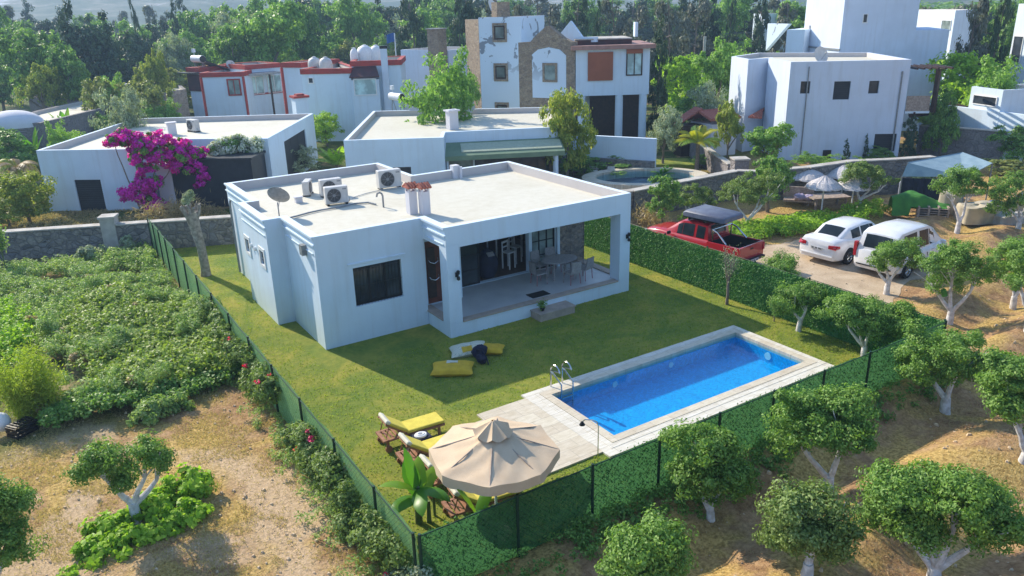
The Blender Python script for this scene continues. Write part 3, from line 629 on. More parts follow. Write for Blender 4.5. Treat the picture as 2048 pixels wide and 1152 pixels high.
# ---------------------------------------------------------------- pool
pool=wempty('swimming_pool','long rectangular blue tiled pool with pale stone coping in the lawn','swimming pool',(PX0,PY0,0))
D=-.50
mb=MB(); mb.add([(WX0,WY0,D),(WX1,WY0,D),(WX1,WY1,D),(WX0,WY1,D),(WX0,WY0,-.1),(WX1,WY0,-.1),(WX1,WY1,-.1),(WX0,WY1,-.1)],[(0,1,2,3),(4,5,1,0),(5,6,2,1),(6,7,3,2),(7,4,0,3)]); mb.build('basin',M['mosaic'],pool)
def ringm(x0,x1,y0,y1,a0,a1,b0,b1,z0,z1):
    mb=MB(); mb.box(x0,x1,y0,b0,z0,z1); mb.box(x0,x1,b1,y1,z0,z1); mb.box(x0,a0,b0,b1,z0,z1); mb.box(a1,x1,b0,b1,z0,z1); return mb
ringm(WX0-.24,WX1+.24,WY0-.24,WY1+.24,WX0,WX1,WY0,WY1,-.1,.06).build('coping',M['trav'],pool)
ringm(WX0-.42,WX1+.42,WY0-.42,WY1+.42,WX0-.25,WX1+.25,WY0-.25,WY1+.25,-.1,.052).build('overflow_grating',M['travpale'],pool)
ringm(PX0,PX1,PY0,PY1,WX0-.42,WX1+.42,WY0-.42,WY1+.42,-.12,.045).build('paving_border',M['travpale'],pool)
mb=MB(); mb.prism([(1.52,-9.72),(3.279,-9.72),(3.279,-6.42),(1.75,-6.42),(1.75,-6.75),(1.52,-6.75)],-.12,.04); mb.build('sun_deck',M['trav'],pool)
mb=MB(); mb.prism([(1.3,-9.72),(1.52,-9.72),(1.52,-8.0),(1.3,-8.0)],-.12,.035); mb.build('deck_edge',M['travpale'],pool)
for (x,y,z) in ((6.2,WY1-.001,-.3),(8.4,WY1-.001,-.3)):
    mb=MB(); mb.tube([(x,y,z),(x,y-.02,z)],.09,16); mb.build('inlet',M['whitepaint'],pool)
mb=MB(); mb.tube([(WX1+.001,-8.0,-.28),(WX1-.02,-8.0,-.28)],.12,16); mb.build('pool_light',M['whitepaint'],pool)
mb=MB(); mb.grid(lambda u,v:(WX0+.002+(WX1-WX0-.004)*u,WY0+.002+(WY1-WY0-.004)*v,-.03),4,3); tag(mb.build('water',M['water']),kind='structure')
# ladder
r=wempty('pool_ladder','chrome pool ladder with two hooped rails at the near end of the pool','ladder',(4.2,-6.6,0))
for x in (3.98+.25,4.62):
    mb=MB(); pts=[(x,-6.25,.045),(x,-6.25,.55)]+[(x,-6.47-.22*math.cos(PI*k/8),.55+.22*math.sin(PI*k/8)) for k in range(1,9)]+[(x,-6.74,.3),(x,-6.75,-.45)]
    mb.tube([(a+.0,b-.03,c) for a,b,c in pts],.024,8); mb.build('rail',M['metal'],r,smooth=True)
for z in (-.12,-.30):
    mb=MB(); mb.box(4.24,4.61,-6.82,-6.74,z,z+.03); mb.build('rung',M['metal'],r)
# garden lamp hook post by the deck
r=wempty('garden_shower','thin bent steel shower post by the front fence','shower',(2.95,-9.95,0))
mb=MB(); mb.tube([(2.95,-9.95,0),(2.95,-9.95,.95),(2.93,-9.92,1.05),(2.85,-9.86,1.1),(2.72,-9.75,1.1),(2.68,-9.72,1.05)],.014,6); mb.build('post',M['metal'],r,smooth=True)
mb=MB(); mb.lathe((2.67,-9.71,.96),[(.07,0),(.06,.03),(.02,.09)],12); mb.build('shower_head',M['black'],r)
# ---------------------------------------------------------------- fences 
def netm(name,c1,c2,scale,alpha):
    m,nt,b,o=newmat(name); b.inputs['Roughness'].default_value=.7; v=coords(nt,(1,1,1),True)
    mp=N(nt,'Mapping'); mp.inputs['Rotation'].default_value=(R(45),R(0),R(45)); nt.links.new(v,mp.inputs[0])
    n3=noise(nt,v,55,2,.7); nt.links.new(ramp(nt,n3,[(.35,c1),(.6,c2)]),b.inputs['Base Color'])
    t=N(nt,'BsdfTransparent'); tl=N(nt,'BsdfTranslucent'); tl.inputs[0].default_value=(*[x*1.3 for x in c2],1)
    m1=N(nt,'MixShader'); m1.inputs[0].default_value=.35; nt.links.new(b.outputs[0],m1.inputs[1]); nt.links.new(tl.outputs[0],m1.inputs[2])
    ck=ramp(nt,noise(nt,v,scale,2,.8),[(alpha-.02,(0,0,0)),(alpha+.02,(1,1,1))])
    m2=N(nt,'MixShader'); nt.links.new(ck,m2.inputs[0]); nt.links.new(t.outputs[0],m2.inputs[1]); nt.links.new(m1.outputs[0],m2.inputs[2]); nt.links.new(m2.outputs[0],o.inputs[0]); return m
M['net']=netm('green_windbreak_net',(.16,.36,.14),(.26,.48,.2),60,.43)
M['backing']=netm('hedge_backing',(.02,.085,.03),(.06,.18,.06),80,.35)
M['postgreen']=plain('dark_green_post',(.012,.045,.025),.5)
def chain(mb,A,B,z0,z1,step=.11,r=.0035,off=0):
    A=Vector(A);B=Vector(B);L=(B-A).length;e=(B-A)/L; o=Vector((e.y,-e.x))*off; H=z1-z0
    k=int((L+H)/step)
    for sgn in (1,-1):
        for i in range(k):
            s0=i*step-H if sgn>0 else i*step; a0=max(0,s0); 
            if sgn>0: za=z0+(a0-s0); s1=min(L,s0+H); zb=z0+(s1-s0)
            else: a0=min(L,s0); za=z0+(s0-a0); s1=max(0,s0-H); zb=z0+(s0-s1)
            if abs(s1-a0)<.03: continue
            p=A+e*a0+o; q=A+e*s1+o; d=r
            mb.add([(p.x,p.y,za-d),(q.x,q.y,zb-d),(q.x,q.y,zb+d),(p.x,p.y,za+d)],[(0,1,2,3)])
def fence(name,label,A,B,posts,H,panelmat,needles,nside,z0=-.05,chainoff=None,density=420):
    r=wempty(name,label,'fence',(A[0],A[1],0)); A=Vector(A);B=Vector(B);L=(B-A).length;e=(B-A)/L;out=Vector((e.y,-e.x))
    for s in posts:
        p=A+e*s+out*.05; mb=MB(); mb.tube([(p.x,p.y,z0),(p.x,p.y,H+.06)],.03,8); mb.build('post',M['postgreen'],r)
    mb=MB(); a=A+out*.05;b=B+out*.05; mb.tube([(a.x,a.y,H+.01),(b.x,b.y,H+.01)],.012,6); mb.build('top_wire',M['postgreen'],r)
    def f(u,v):
        p=A+e*(L*u)+out*(.012*math.sin(u*L*2.1)+.01*math.sin(u*L*5+v*4)); return (p.x,p.y,z0+(H-z0+.012*math.sin(u*L*7)*v)*v)
    mb=MB(); mb.grid(f,int(L/.25),5); mb.build('panel',panelmat,r)
    if chainoff is not None:
        mb=MB(); chain(mb,A,B,z0+.05,H,off=chainoff); mb.build('chain_link',M['postgreen'],r)
    for (mt,side,dens,ln) in needles:
        n=int(L*(H-z0)*dens); s=rng.uniform(0,L,n); z=rng.uniform(z0,H+.03,n); d=side*(.015+.05*rng.random(n))
        P=np.stack([A.x+e.x*s+out.x*d,A.y+e.y*s+out.y*d,z],1); Nn=rng.normal(size=(n,3))*.8+np.array([out.x*side,out.y*side,.3])
        quads('hedge_foliage',leafquads(P,Nn,ln,ln*.28,rng,0.6),mt,r)
    return r
fence('left_fence','tall green netted wire fence with creepers along the left edge of the lawn',(LX0,LY1),(LX0,LY0),[.05,1.3,2.7,4.2,6.0,8.0,10.1,12.3,14.5,16.7,18.9,21.1,23.3,25.4,27.07],1.6,M['net'],[(M['hedge'],-1,40,.08)],1,chainoff=.03)
fence('front_fence','dark green artificial hedge fence between the pool and the orchard',(LX0,LY0),(LX1,LY0),[.02,2.0,3.75,5.5,7.25,9.0,10.8,12.6,14.4,16.0],1.6,M['backing'],[(M['hedgedark'],1,330,.07),(M['hedge'],-1,260,.07)],1,z0=-.0,chainoff=.075)
fence('right_fence','bright green artificial hedge fence along the driveway side of the lawn',(LX1,LY0),(LX1,8.3),[.02,2.2,4.4,6.6,8.8,11,13.2,15.4,17.6,20.2],1.6,M['hedgedark'],[(M['hedge'],-1,900,.085),(M['hedgedark'],1,150,.08)],1)
# ---------------------------------------------------------------- cantilever sun umbrella
CU=(-.38,-10.88)
um=wempty('parasol','large cream octagonal parasol with a vented top over the loungers','parasol',(CU[0],CU[1],0))
mb=MB(); mb.tube([(CU[0],CU[1],.0),(CU[0],CU[1],2.56)],.028,10); mb.build('pole',M['whitepaint'],um)
mb=MB(); mb.lathe((CU[0],CU[1],0),[(.3,0),(.3,.06),(.08,.1),(.05,.25)],20); mb.build('base',M['concrete'],um)
RU=1.27; a0=R(10)
def rim(k,rr=RU,z=2.0): t=a0+PI/4*k; return Vector((CU[0]+rr*math.cos(t),CU[1]+rr*math.sin(t),z))
def canopy(u,v): # u around 0..1, v radial 0..1
    k=u*8; i=int(k)%8; f=k-int(k); p=rim(i)*(1-f)+rim(i+1)*f; top=Vector((CU[0],CU[1],2.46)); q=top+(p-top)*(.10+.90*v)
    sag=-.03*math.sin(PI*f)*v-.05*math.sin(PI*v); q.z+=sag+ .012*math.sin(k*9+v*11); return tuple(q)
mb=MB(); mb.grid(canopy,64,14); cn=mb.build('canopy',M['cream'],um,smooth=True)
def val(u,v):
    x,y,z=canopy(u,1.0); w=.012*math.sin(u*8*2*PI*2)*v; q=Vector((x-CU[0],y-CU[1],0)).normalized(); return (x+q.x*w,y+q.y*w,z-.19*v-.02*abs(math.sin(u*8*PI*3))*v)
mb=MB(); mb.grid(val,96,3); mb.build('valance',M['cream'],cn,smooth=True)
def vent(u,v):
    k=u*8; f=k-int(k); t=a0+2*PI*u; rr=.03+.36*v; z=2.62-.20*v-.08*math.sin(PI*f)*v
    rr*=1-.10*math.sin(PI*f); return (CU[0]+rr*math.cos(t),CU[1]+rr*math.sin(t),z)
mb=MB(); mb.grid(vent,64,6); mb.build('vent',M['cream'],cn,smooth=True)
for k in range(8):
    mb=MB(); p=rim(k,RU-.02,1.985); mb.tube([(CU[0],CU[1],2.40),tuple(p)],.011,5); mb.build('rib',M['woodpale'],um)
# ---------------------------------------------------------------- sun loungers
def lounger(loc,rz,label):
    r=empty('sun_lounger',label,'sun lounger',loc,rz,'yellow sun loungers beside the pool')
    L=1.62; hw=.28
    mb=MB(); mb.box(0,L,-hw,-hw+.06,.28,.33); mb.box(0,L,hw-.06,hw,.28,.33); mb.box(L-.06,L,-hw+.06,hw-.06,.28,.33); mb.box(0,.06,-hw+.06,hw-.06,.28,.33)
    for i in range(14): x=.02+i*.113; mb.box(x,x+.075,-hw+.06,hw-.06,.30,.325)
    mb.build('frame',M['wood'],r)
    for (x,y) in ((.12,-hw+.05),(.12,hw-.05),(L-.15,-hw+.05),(L-.15,hw-.05)):
        mb=MB(); mb.box(x-.03,x+.03,y-.03,y+.03,0,.28); mb.build('leg',M['wood'],r)
    for y in (-hw-.0,hw):
        mb=MB(); mb.tube([(.12,y,.09),(.12,y*1.03,.09)],.09,14); mb.tube([(.12,y-.02,.09),(.12,y+.02,.09)],.09,14); mb.build('wheel',M['wood'],r)
    a=R(36); ca,sa=math.cos(a),math.sin(a)
    Mx=Matrix.Translation((.60,0,.34))@Matrix.Rotation(a,4,'Y')
    mb=MB(); mb.box(-.64,0,-hw+.02,-hw+.06,0,.04); mb.box(-.64,0,hw-.06,hw-.02,0,.04)
    for i in range(6): mb.box(-.63+i*.105,-.63+i*.105+.07,-hw+.06,hw-.06,.01,.035)
    T(mb,Mx).build('backrest',M['wood'],r)
    mb=MB(); mb.tube([(-.5,-.2,0),(-.42,-.2,-.26)],.014,6); mb.tube([(-.5,.2,0),(-.42,.2,-.26)],.014,6); T(mb,Mx).build('prop',M['wood'],r)
    mb=MB(); mb.obox((1.12,0,.38),1.0,.54,.08); o=mb.build('cushion',M['yellow'],r,bevel=.025)
    mb=MB(); mb.obox((-.29,0,.08),.56,.54,.08); T(mb,Mx); mb.build('back_cushion',M['yellow'],r,bevel=.025)
    mb=MB(); mb.obox((-.60,0,.095),.14,.54,.09); T(mb,Mx); mb.build('head_pad',M['creamcloth'],r,bevel=.03)
    return r
lounger((-.98,-6.45,0),R(-3),'sun lounger standing farthest from the front fence with an empty yellow cushion')
lounger((-.98,-7.6,0),R(-2),'second sun lounger from the lawn partly under the cream parasol')
lounger((-1.0,-8.72,0),R(-2),'third sun lounger mostly hidden by the cream parasol')
lounger((-1.02,-9.92,0),R(-6),'sun lounger nearest the front fence below the parasol')
def slattable(loc,rz,label):
    r=empty('side_table',label,'side table',loc,rz,'low wooden side tables by the loungers')
    mb=MB()
    for i in range(6): mb.box(-.24+i*.082,-.24+i*.082+.065,-.22,.22,.30,.325)
    mb.build('table_top',M['wood'],r)
    for x in (-.2,.2):
        for y in (-.18,.18): mb=MB(); mb.box(x-.02,x+.02,y-.02,y+.02,0,.30); mb.build('leg',M['wood'],r)
    return r
def towel(loc,rz,label,roll=True):
    r=empty('cushioned_stool',label,'stool',loc,rz,'grey low stools between the loungers')
    mb=MB(); mb.obox((0,0,.15),.5,.42,.30); mb.build('seat',M['rattan'],r,bevel=.03)
    mb=MB(); mb.obox((0,0,.325),.46,.38,.05); mb.build('pad',M['navy'],r,bevel=.02)
    if roll:
        mb=MB()
        for q,z in ((.13,.37),(.08,.385)): mb.tube([(q*math.cos(2*PI*k/20),q*.8*math.sin(2*PI*k/20),z) for k in range(21)],.032,8,False)
        mb.build('rolled_towel',M['whitepaint'],r,smooth=True)
towel((-.15,-7.02,0),R(0),'low stool with a coiled white towel between the two farthest loungers')
towel((-.05,-8.17,0),R(0),'low dark topped stool half under the parasol edge',False)
# ---------------------------------------------------------------- floor cushions on the lawn
def cushm():
    m,nt,b,o=newmat('patterned_cushion'); b.inputs['Roughness'].default_value=.9; v=coords(nt)
    w=N(nt,'TexWave',wave_type='RINGS'); w.inputs['Scale'].default_value=5; w.inputs['Distortion'].default_value=6; nt.links.new(v,w.inputs['Vector'])
    nt.links.new(ramp(nt,w.outputs['Fac'],[(.35,(.62,.60,.48)),(.5,(.16,.26,.24)),(.65,(.60,.58,.44))]),b.inputs['Base Color']); return m
M['pattern']=cushm(); M['gold']=plain('golden_cushion',(.62,.40,.035),.9,c2=(.52,.33,.03),sc=5,bmp=.3)
def cushion(c,rz,sx,sy,h,mat,label,tilt=0,corner=None):
    r=empty('floor_cushion',label,'cushion',(c[0],c[1],0),rz,'floor cushions scattered on the lawn')
    def g(u,v):
        x=(u-.5)*2;y=(v-.5)*2; e=max(abs(x),abs(y)); k=(1-x**4)*(1-y**4); pin=1-.10*(1-abs(x*y))*e**2
        return x*pin,y*pin,k**.5
    for s,nm in ((1,'cover'),(-1,'underside')):
        mb=MB(); mb.grid(lambda u,v:(lambda q:(q[0]*sx/2,q[1]*sy/2,.11+c[2]+s*q[2]*h*(.5)*(1+.06*math.sin(9*q[0]+5*q[1]))+tilt*q[0]))(g(u,v)),22,16)
        o=mb.build(nm,mat,r,smooth=True)
    if corner:
        mb=MB(); mb.grid(lambda u,v:(lambda q:(q[0]*sx/2,q[1]*sy/2,.117+c[2]+q[2]*h*.5*(1+.06*math.sin(9*q[0]+5*q[1]))+tilt*q[0]))(g(corner[0]+(corner[1]-corner[0])*u,corner[2]+(corner[3]-corner[2])*v)),12,12); mb.build('patterned_panel',M['pattern'] if mat is not M['pattern'] else M['gold'],r,smooth=True)
    return r
cushion((2.5,-3.75,0),R(-33),1.25,.85,.28,M['gold'],'golden yellow floor cushion lying flat nearest the loungers',0,(.35,.62,.6,.98))
cushion((3.55,-2.85,0),R(-22),1.15,.8,.28,M['pattern'],'grey paisley patterned floor cushion with one yellow corner',.05,(.30,.58,.05,.45))
cushion((4.1,-3.25,.02),R(-40),.85,.6,.22,M['gold'],'smaller golden cushion beside the dark bag',.0)
bag=wempty('bag','dark navy bag slumped against the paisley floor cushion','bag',(3.55,-3.55,0))
mb=MB(); mb.ell((3.62,-3.42,.24),.27,.16,.2,18,10,noise=.22,seed=4); mb.ell((3.5,-3.72,.14),.15,.22,.14,14,8,noise=.25,seed=5); mb.build('body',M['navy'],bag,smooth=True)
mb=MB(); mb.tube([(3.5,-3.5,.3),(3.45,-3.6,.42),(3.55,-3.7,.4),(3.6,-3.85,.2),(3.58,-4.0,.03)],.018,6); mb.build('strap',M['navy'],bag)
# ---------------------------------------------------------------- terrace furniture
FZ=.49
tb=wempty('garden_table','oval grey outdoor dining table on the villa terrace','table',(9.15,.05,FZ))
mb=MB(); mb.lathe((0,0,0),[(.0,0),(.72,0),(.74,.02),(.72,.04),(0,.04)],36); T(mb,Matrix.Translation((9.15,.05,FZ+.70))@Matrix.Diagonal((1.0,.68,1,1))); mb.build('table_top',M['rattan'],tb)
for (x,y) in ((8.75,-.15),(9.55,-.15),(8.75,.25),(9.55,.25)):
    mb=MB(); mb.box(x-.03,x+.03,y-.03,y+.03,FZ,FZ+.7); mb.build('leg',M['rattan'],tb)
def chair(loc,rz,label,mat=None,leg=None,group='grey dining chairs round the terrace table',h=.85,name='dining_chair',seat=.42):
    r=empty(name,label,'chair',loc,rz,group); mat=mat or M['rattan']; leg=leg or M['pink']
    mb=MB(); mb.obox((0,0,seat),.46,.46,.05); mb.build('seat',mat,r,bevel=.015)
    mb=MB(); mb.grid(lambda u,v:((u-.5)*.46*(1-.12*v),.22+.05*v+.03*math.cos((u-.5)*2.6),seat+.03+(h-seat)*v),8,6); mb.grid(lambda u,v:((.5-u)*.46*(1-.12*v),.25+.05*v+.03*math.cos((u-.5)*2.6),seat+.03+(h-seat)*v),8,6); mb.build('backrest',mat,r,smooth=True)
    for x in (-.2,.2):
        for y in (-.2,.2): mb=MB(); mb.tube([(x,y,seat-.02),(x*1.1,y*1.1,0)],.016,6); mb.build('leg',leg,r)
        mb=MB(); mb.tube([(x*1.12,-.2,.0),(x*1.12,-.2,seat+.2),(x*1.12,.2,seat+.22)],.016,6); mb.build('arm',mat,r)
    return r
chair((8.75,.75,FZ),R(8),'grey terrace chair left of the pair behind the oval table')
chair((9.4,.78,FZ),R(-8),'grey terrace chair right of the pair against the stone wall')
chair((9.15,-.72,FZ),R(180),'grey terrace chair left of the pair in front of the oval table')
chair((9.8,-.6,FZ),R(196),'grey terrace chair right of the pair nearest the terrace opening')
chair((8.15,-.05,FZ),R(88),'grey terrace chair at the left end of the oval table')
# inside, seen through the open doors
def stool(loc,label):
    r=empty('bar_chair',label,'chair',loc,R(20),'white high chairs inside the villa')
    mb=MB(); mb.obox((0,0,.66),.38,.38,.04); mb.build('seat',M['whitepaint'],r)
    mb=MB(); mb.box(-.19,-.15,.15,.19,.68,1.08); mb.box(.15,.19,.15,.19,.68,1.08); mb.box(-.15,.15,.155,.185,1.0,1.08); mb.box(-.15,.15,.155,.185,.82,.87); mb.build('backrest',M['whitepaint'],r)
    for x in (-.17,.17):
        for y in (-.17,.17): mb=MB(); mb.box(x-.022,x+.022,y-.022,y+.022,0,.64); mb.build('leg',M['whitepaint'],r)
    return r
stool((8.25,2.15,FZ+.005),'white high chair nearest the open terrace door'); stool((8.85,2.6,FZ+.005),'white high chair farther inside the dim room')
tb=wempty('dining_table','white dining table inside the dim room of the villa','table',(8.9,3.4,FZ))
mb=MB(); mb.box(8.2,9.5,3.0,3.8,FZ+.95,FZ+1.0); mb.build('table_top',M['whitepaint'],tb)
for (x,y) in ((8.25,3.05),(9.45,3.05),(8.25,3.75),(9.45,3.75)): mb=MB(); mb.box(x-.03,x+.03,y-.03,y+.03,FZ+.005,FZ+.95); mb.build('leg',M['whitepaint'],tb)
r=wempty('armchair','dark navy covered armchair standing in the open terrace doorway','armchair',(7.2,1.75,FZ))
mb=MB(); mb.ell((7.05,1.75,FZ+.5),.42,.36,.62,20,12,noise=.05,seed=2); mb.build('cover',M['navy'],r,smooth=True)
mb=MB(); mb.obox((7.05,1.5,FZ+.95),.28,.2,.05,rx=R(35)); mb.build('cushion',M['rattan'],r,bevel=.02)
# mat and flower pot at the step
r=wempty('doormat','dark doormat at the top of the terrace step','doormat',(7.45,-1.0,FZ)); mb=MB(); mb.box(7.1,7.85,-1.2,-.75,FZ,FZ+.015); mb.build('mat',M['black'],r)
r=wempty('plant_pot','small potted plant on the terrace step','plant pot',(7.0,-1.9,.28)); mb=MB(); mb.lathe((7.0,-1.9,.28),[(.06,0),(.09,.12),(.1,.14),(.08,.14)],14); mb.build('pot',M['black'],r)
n=260; P=rng.normal(size=(n,3))*[.07,.07,.08]+[7.0,-1.9,.52]; quads('foliage',leafquads(P,rng.normal(size=(n,3)),.07,.03,rng),M['broad'],r)

# ---------------------------------------------------------------- vehicles
def paint(name,c):
    m,nt,b,o=newmat(name); b.inputs['Base Color'].default_value=(*c,1); b.inputs['Roughness'].default_value=.32; b.inputs['Coat Weight'].default_value=.7; b.inputs['Coat Roughness'].default_value=.05
    v=coords(nt); nt.links.new(ramp(nt,noise(nt,v,2.5,5),[(.3,tuple(x*.86 for x in c)),(.65,c)]),b.inputs['Base Color']); return m
M['carwhite']=paint('white_car_paint',(.74,.74,.75)); M['carred']=paint('red_car_paint',(.42,.012,.02))
M['carglass']=glassm('car_glass',(.012,.018,.022),.12); M['carglass'].node_tree.nodes['Principled BSDF'].inputs['Specular IOR Level'].default_value=.18; M['lamp_red']=plain('red_lamp_lens',(.45,.01,.02),.15,spec=.6); M['lamp_clear']=plain('clear_lamp_lens',(.7,.7,.7),.1,spec=.7)
M['tyre']=plain('tyre_rubber',(.02,.02,.021),.8); M['plate']=plain('number_plate',(.55,.56,.56),.5); M['tentgrey']=plain('grey_tent_cover',(.13,.15,.20),.5,c2=(.09,.10,.15),sc=3)
def loft(mb,secs,caps=True):
    n=len(secs[0]); vs=[p for s in secs for p in s]; fs=[]
    for i in range(len(secs)-1):
        for k in range(n): fs.append((i*n+k,(i+1)*n+k,(i+1)*n+(k+1)%n,i*n+(k+1)%n))
    if caps: fs.append(tuple(range(n))); fs.append(tuple(range((len(secs)-1)*n+n-1,(len(secs)-1)*n-1,-1)))
    return mb.add(vs,fs)
def bsec(x,zb,zm,zt,w,wt,cr=.03):
    h=[(w*.86,zb),(w*.97,zb+.07),(w,zm),(wt,zt-.07),(wt*.93,zt-.01),(wt*.6,zt+cr*.7),(0,zt+cr)]
    return [(x,y,z) for y,z in h]+[(x,-y,z) for y,z in h[-2::-1]]
def gsec(x,zb,wb,zt,wt,cr=.03):
    h=[(wb,zb),(wb*.35+wt*.65,zb+(zt-zb)*.62),(wt,zt-.04),(wt*.86,zt),(wt*.45,zt+cr*.8),(0,zt+cr)]
    return [(x,y,z) for y,z in h]+[(x,-y,z) for y,z in h[-2::-1]]
def wheel(root,x,y,rad,wd):
    s=1 if y>0 else -1
    mb=MB(); prof=[(rad*.62,-wd/2),(rad*.93,-wd/2),(rad,-wd*.35),(rad,wd*.35),(rad*.93,wd/2),(rad*.62,wd/2)]
    mb.lathe((0,0,0),prof,28,False); T(mb,Matrix.Translation((x,y,rad))@Matrix.Rotation(R(90),4,'X')); w=mb.build('wheel',M['tyre'],root,smooth=True)
    mb=MB(); mb.tube([(x,y-s*wd*.2,rad),(x,y+s*wd*.28,rad)],rad*.63,24); mb.build('rim_well',M['black'],w)
    mb=MB()
    for k in range(7):
        a=2*PI*k/7; c,sn=math.cos(a),math.sin(a); mb.tube([(x+.04*c,y+s*wd*.42,rad+.04*sn),(x+rad*.6*c,y+s*wd*.40,rad+rad*.6*sn)],rad*.085,6)
    mb.tube([(x+rad*.6*math.cos(2*PI*k/24),y+s*wd*.42,rad+rad*.6*math.sin(2*PI*k/24)) for k in range(25)],rad*.06,6,False); mb.tube([(x,y+s*wd*.3,rad),(x,y+s*wd*.46,rad)],rad*.14,12)
    mb.build('rim',M['metal'],w,smooth=True)
def quadpart(name,pts,mat,root,th=.006):
    """thin plate: 4+ points outward facing polygon, given thickness along its normal"""
    p=[Vector(q) for q in pts]; n=(p[1]-p[0]).cross(p[2]-p[0]).normalized(); mb=MB(); mb.sheared([q-n*th for q in p],[q+n*th for q in p]); return mb.build(name,mat,root)
def side_glass(root,secA,secB,a,b,s,lo=.08,hi=.86,name='side_window'):
    """window between two greenhouse sections at fractions a,b of their length, side s"""
    def P(f,v):
        def at(sec): # left side points 0,1,2
            h=[Vector(sec[0]),Vector(sec[1]),Vector(sec[2])]; return h[0].lerp(h[1],v/.62) if v<.62 else h[1].lerp(h[2],(v-.62)/.38)
        q=at(secA).lerp(at(secB),f); return Vector((q.x,s*(q.y+.004),q.z))
    vs=[];fs=[]
    vv=[lo,.4,.62,hi]
    for f in (a,(a+b)/2,b): vs+=[P(f,v) for v in vv]
    for i in range(2):
        for j in range(3): q=(i*4+j,i*4+j+1,(i+1)*4+j+1,(i+1)*4+j); fs.append(q)
    mb=MB(); mb.add(vs,fs); mb.build(name,M['carglass'],root)
def car(loc,rz,label,kind,pm):
    r=empty('car' if kind!='pickup' else 'pickup_truck',label,'pickup truck' if kind=='pickup' else ('van' if kind=='van' else 'car'),loc,rz)
    if kind=='sedan':   # x from rear 0 to front 4.65
        W2=.90; b=[bsec(.0,.36,.55,.86,.74,.66),bsec(.06,.26,.6,1.0,.82,.74),bsec(.25,.22,.62,1.06,.88,.78),bsec(.75,.2,.62,1.05,W2,.80),bsec(1.5,.2,.62,.98,W2,.84),bsec(3.2,.2,.6,.95,W2,.84),bsec(3.7,.2,.58,.90,.89,.80),bsec(4.3,.22,.52,.80,.84,.72),bsec(4.55,.26,.5,.70,.74,.62),bsec(4.66,.34,.48,.60,.6,.5)]
        g=[gsec(.58,.98,.66,1.06,.60),gsec(1.25,.96,.76,1.40,.60),gsec(1.9,.95,.78,1.47,.60),gsec(2.6,.95,.78,1.455,.60),gsec(2.95,.94,.77,1.39,.58),gsec(3.62,.90,.68,.96,.60)]
        wx=(.92,3.62); wr=.32; wind=(4,5); rear=(0,1); sides=[(1,2,.0,.95),(2,3,.05,1.0),(3,4,.0,.9)]
    elif kind=='van':
        W2=.90; b=[bsec(.0,.38,.62,.98,.80,.74),bsec(.05,.28,.62,1.04,.86,.80),bsec(.3,.24,.62,1.06,W2,.85),bsec(2.8,.24,.62,1.04,W2,.85),bsec(3.4,.24,.6,1.0,.89,.82),bsec(4.0,.26,.56,.90,.84,.72),bsec(4.28,.3,.52,.76,.74,.6),bsec(4.38,.38,.5,.62,.6,.5)]
        g=[gsec(.04,1.0,.78,1.05,.74),gsec(.22,1.0,.82,1.66,.70),gsec(.5,1.0,.83,1.80,.68),gsec(1.6,1.0,.83,1.84,.68),gsec(2.4,1.0,.82,1.80,.66),gsec(2.9,.98,.81,1.62,.62),gsec(3.75,.93,.7,.99,.62)]
        wx=(.85,3.55); wr=.32; wind=(5,6); rear=(0,1); sides=[(2,3,.1,.95),(3,4,.1,1.0),(4,5,.05,.9)]
    else:
        W2=.92; b=[bsec(.0,.45,.75,1.05,.88,.84,0),bsec(.03,.40,.75,1.08,.92,.86,0),bsec(1.65,.40,.75,1.10,.92,.86,0)]
        b2=[bsec(1.62,.38,.75,1.12,.93,.86),bsec(3.6,.38,.75,1.12,.93,.86),bsec(4.2,.38,.72,1.13,.92,.82),bsec(4.9,.38,.68,1.05,.88,.76),bsec(5.15,.42,.65,.95,.78,.66),bsec(5.25,.5,.62,.84,.6,.5)]
        g=[gsec(1.66,1.08,.80,1.22,.76),gsec(1.74,1.08,.80,1.72,.66),gsec(2.3,1.08,.81,1.78,.66),gsec(3.0,1.08,.80,1.74,.64),gsec(3.35,1.08,.79,1.58,.62),gsec(3.98,1.08,.72,1.15,.64)]
        wx=(1.0,4.3); wr=.38; wind=(4,5); rear=(0,1); sides=[(1,2,.15,.95),(2,3,.1,1.0),(3,4,.0,.85)]
    mb=MB()
    if kind=='pickup':
        loft(mb,b2)
        # bed walls, tail open box
        for s in (1,-1):
            loft(mb,[[(x,s*.92,.42),(x,s*.93,.75),(x,s*.88,1.08),(x,s*.80,1.08),(x,s*.80,.62),(x,s*.80,.42)][::s] for x in (.05,1.62)])
        mb.box(.0,.07,-.88,.88,.42,1.09); mb.box(.07,1.62,-.80,.80,.42,.60)
        body=mb.build('body',pm,r,smooth=True)
        mb=MB(); mb.box(.075,1.61,-.795,.795,.60,.62); mb.box(.072,.09,-.79,.79,.62,1.04); mb.box(.09,1.6,-.799,-.78,.62,1.04); mb.box(.09,1.6,.78,.799,.62,1.04); mb.box(1.59,1.61,-.78,.78,.62,1.04); mb.build('bed_liner',M['black'],r)
        mb=MB()
        for s in (1,-1): mb.tube([(.75,s*.74,1.08),(1.25,s*.68,1.5),(1.5,s*.66,1.58)],.035,8); mb.tube([(1.5,s*.66,1.08),(1.5,s*.66,1.58)],.035,8)
        mb.tube([(1.5,-.66,1.58),(1.5,.66,1.58)],.035,8); mb.build('roll_bar',M['metal'],r,smooth=True)
        mb=MB(); mb.box(-.16,.02,-.8,.8,.42,.52); mb.build('rear_bumper',M['black'],r)
        mb=MB()
        for x in (1.95,2.75): mb.box(x-.03,x+.03,-.7,.7,1.79,1.86)
        for s in (.62,-.62): mb.box(1.2,3.1,s-.03,s+.03,1.86,1.92)
        mb.build('roof_rack',M['black'],r)
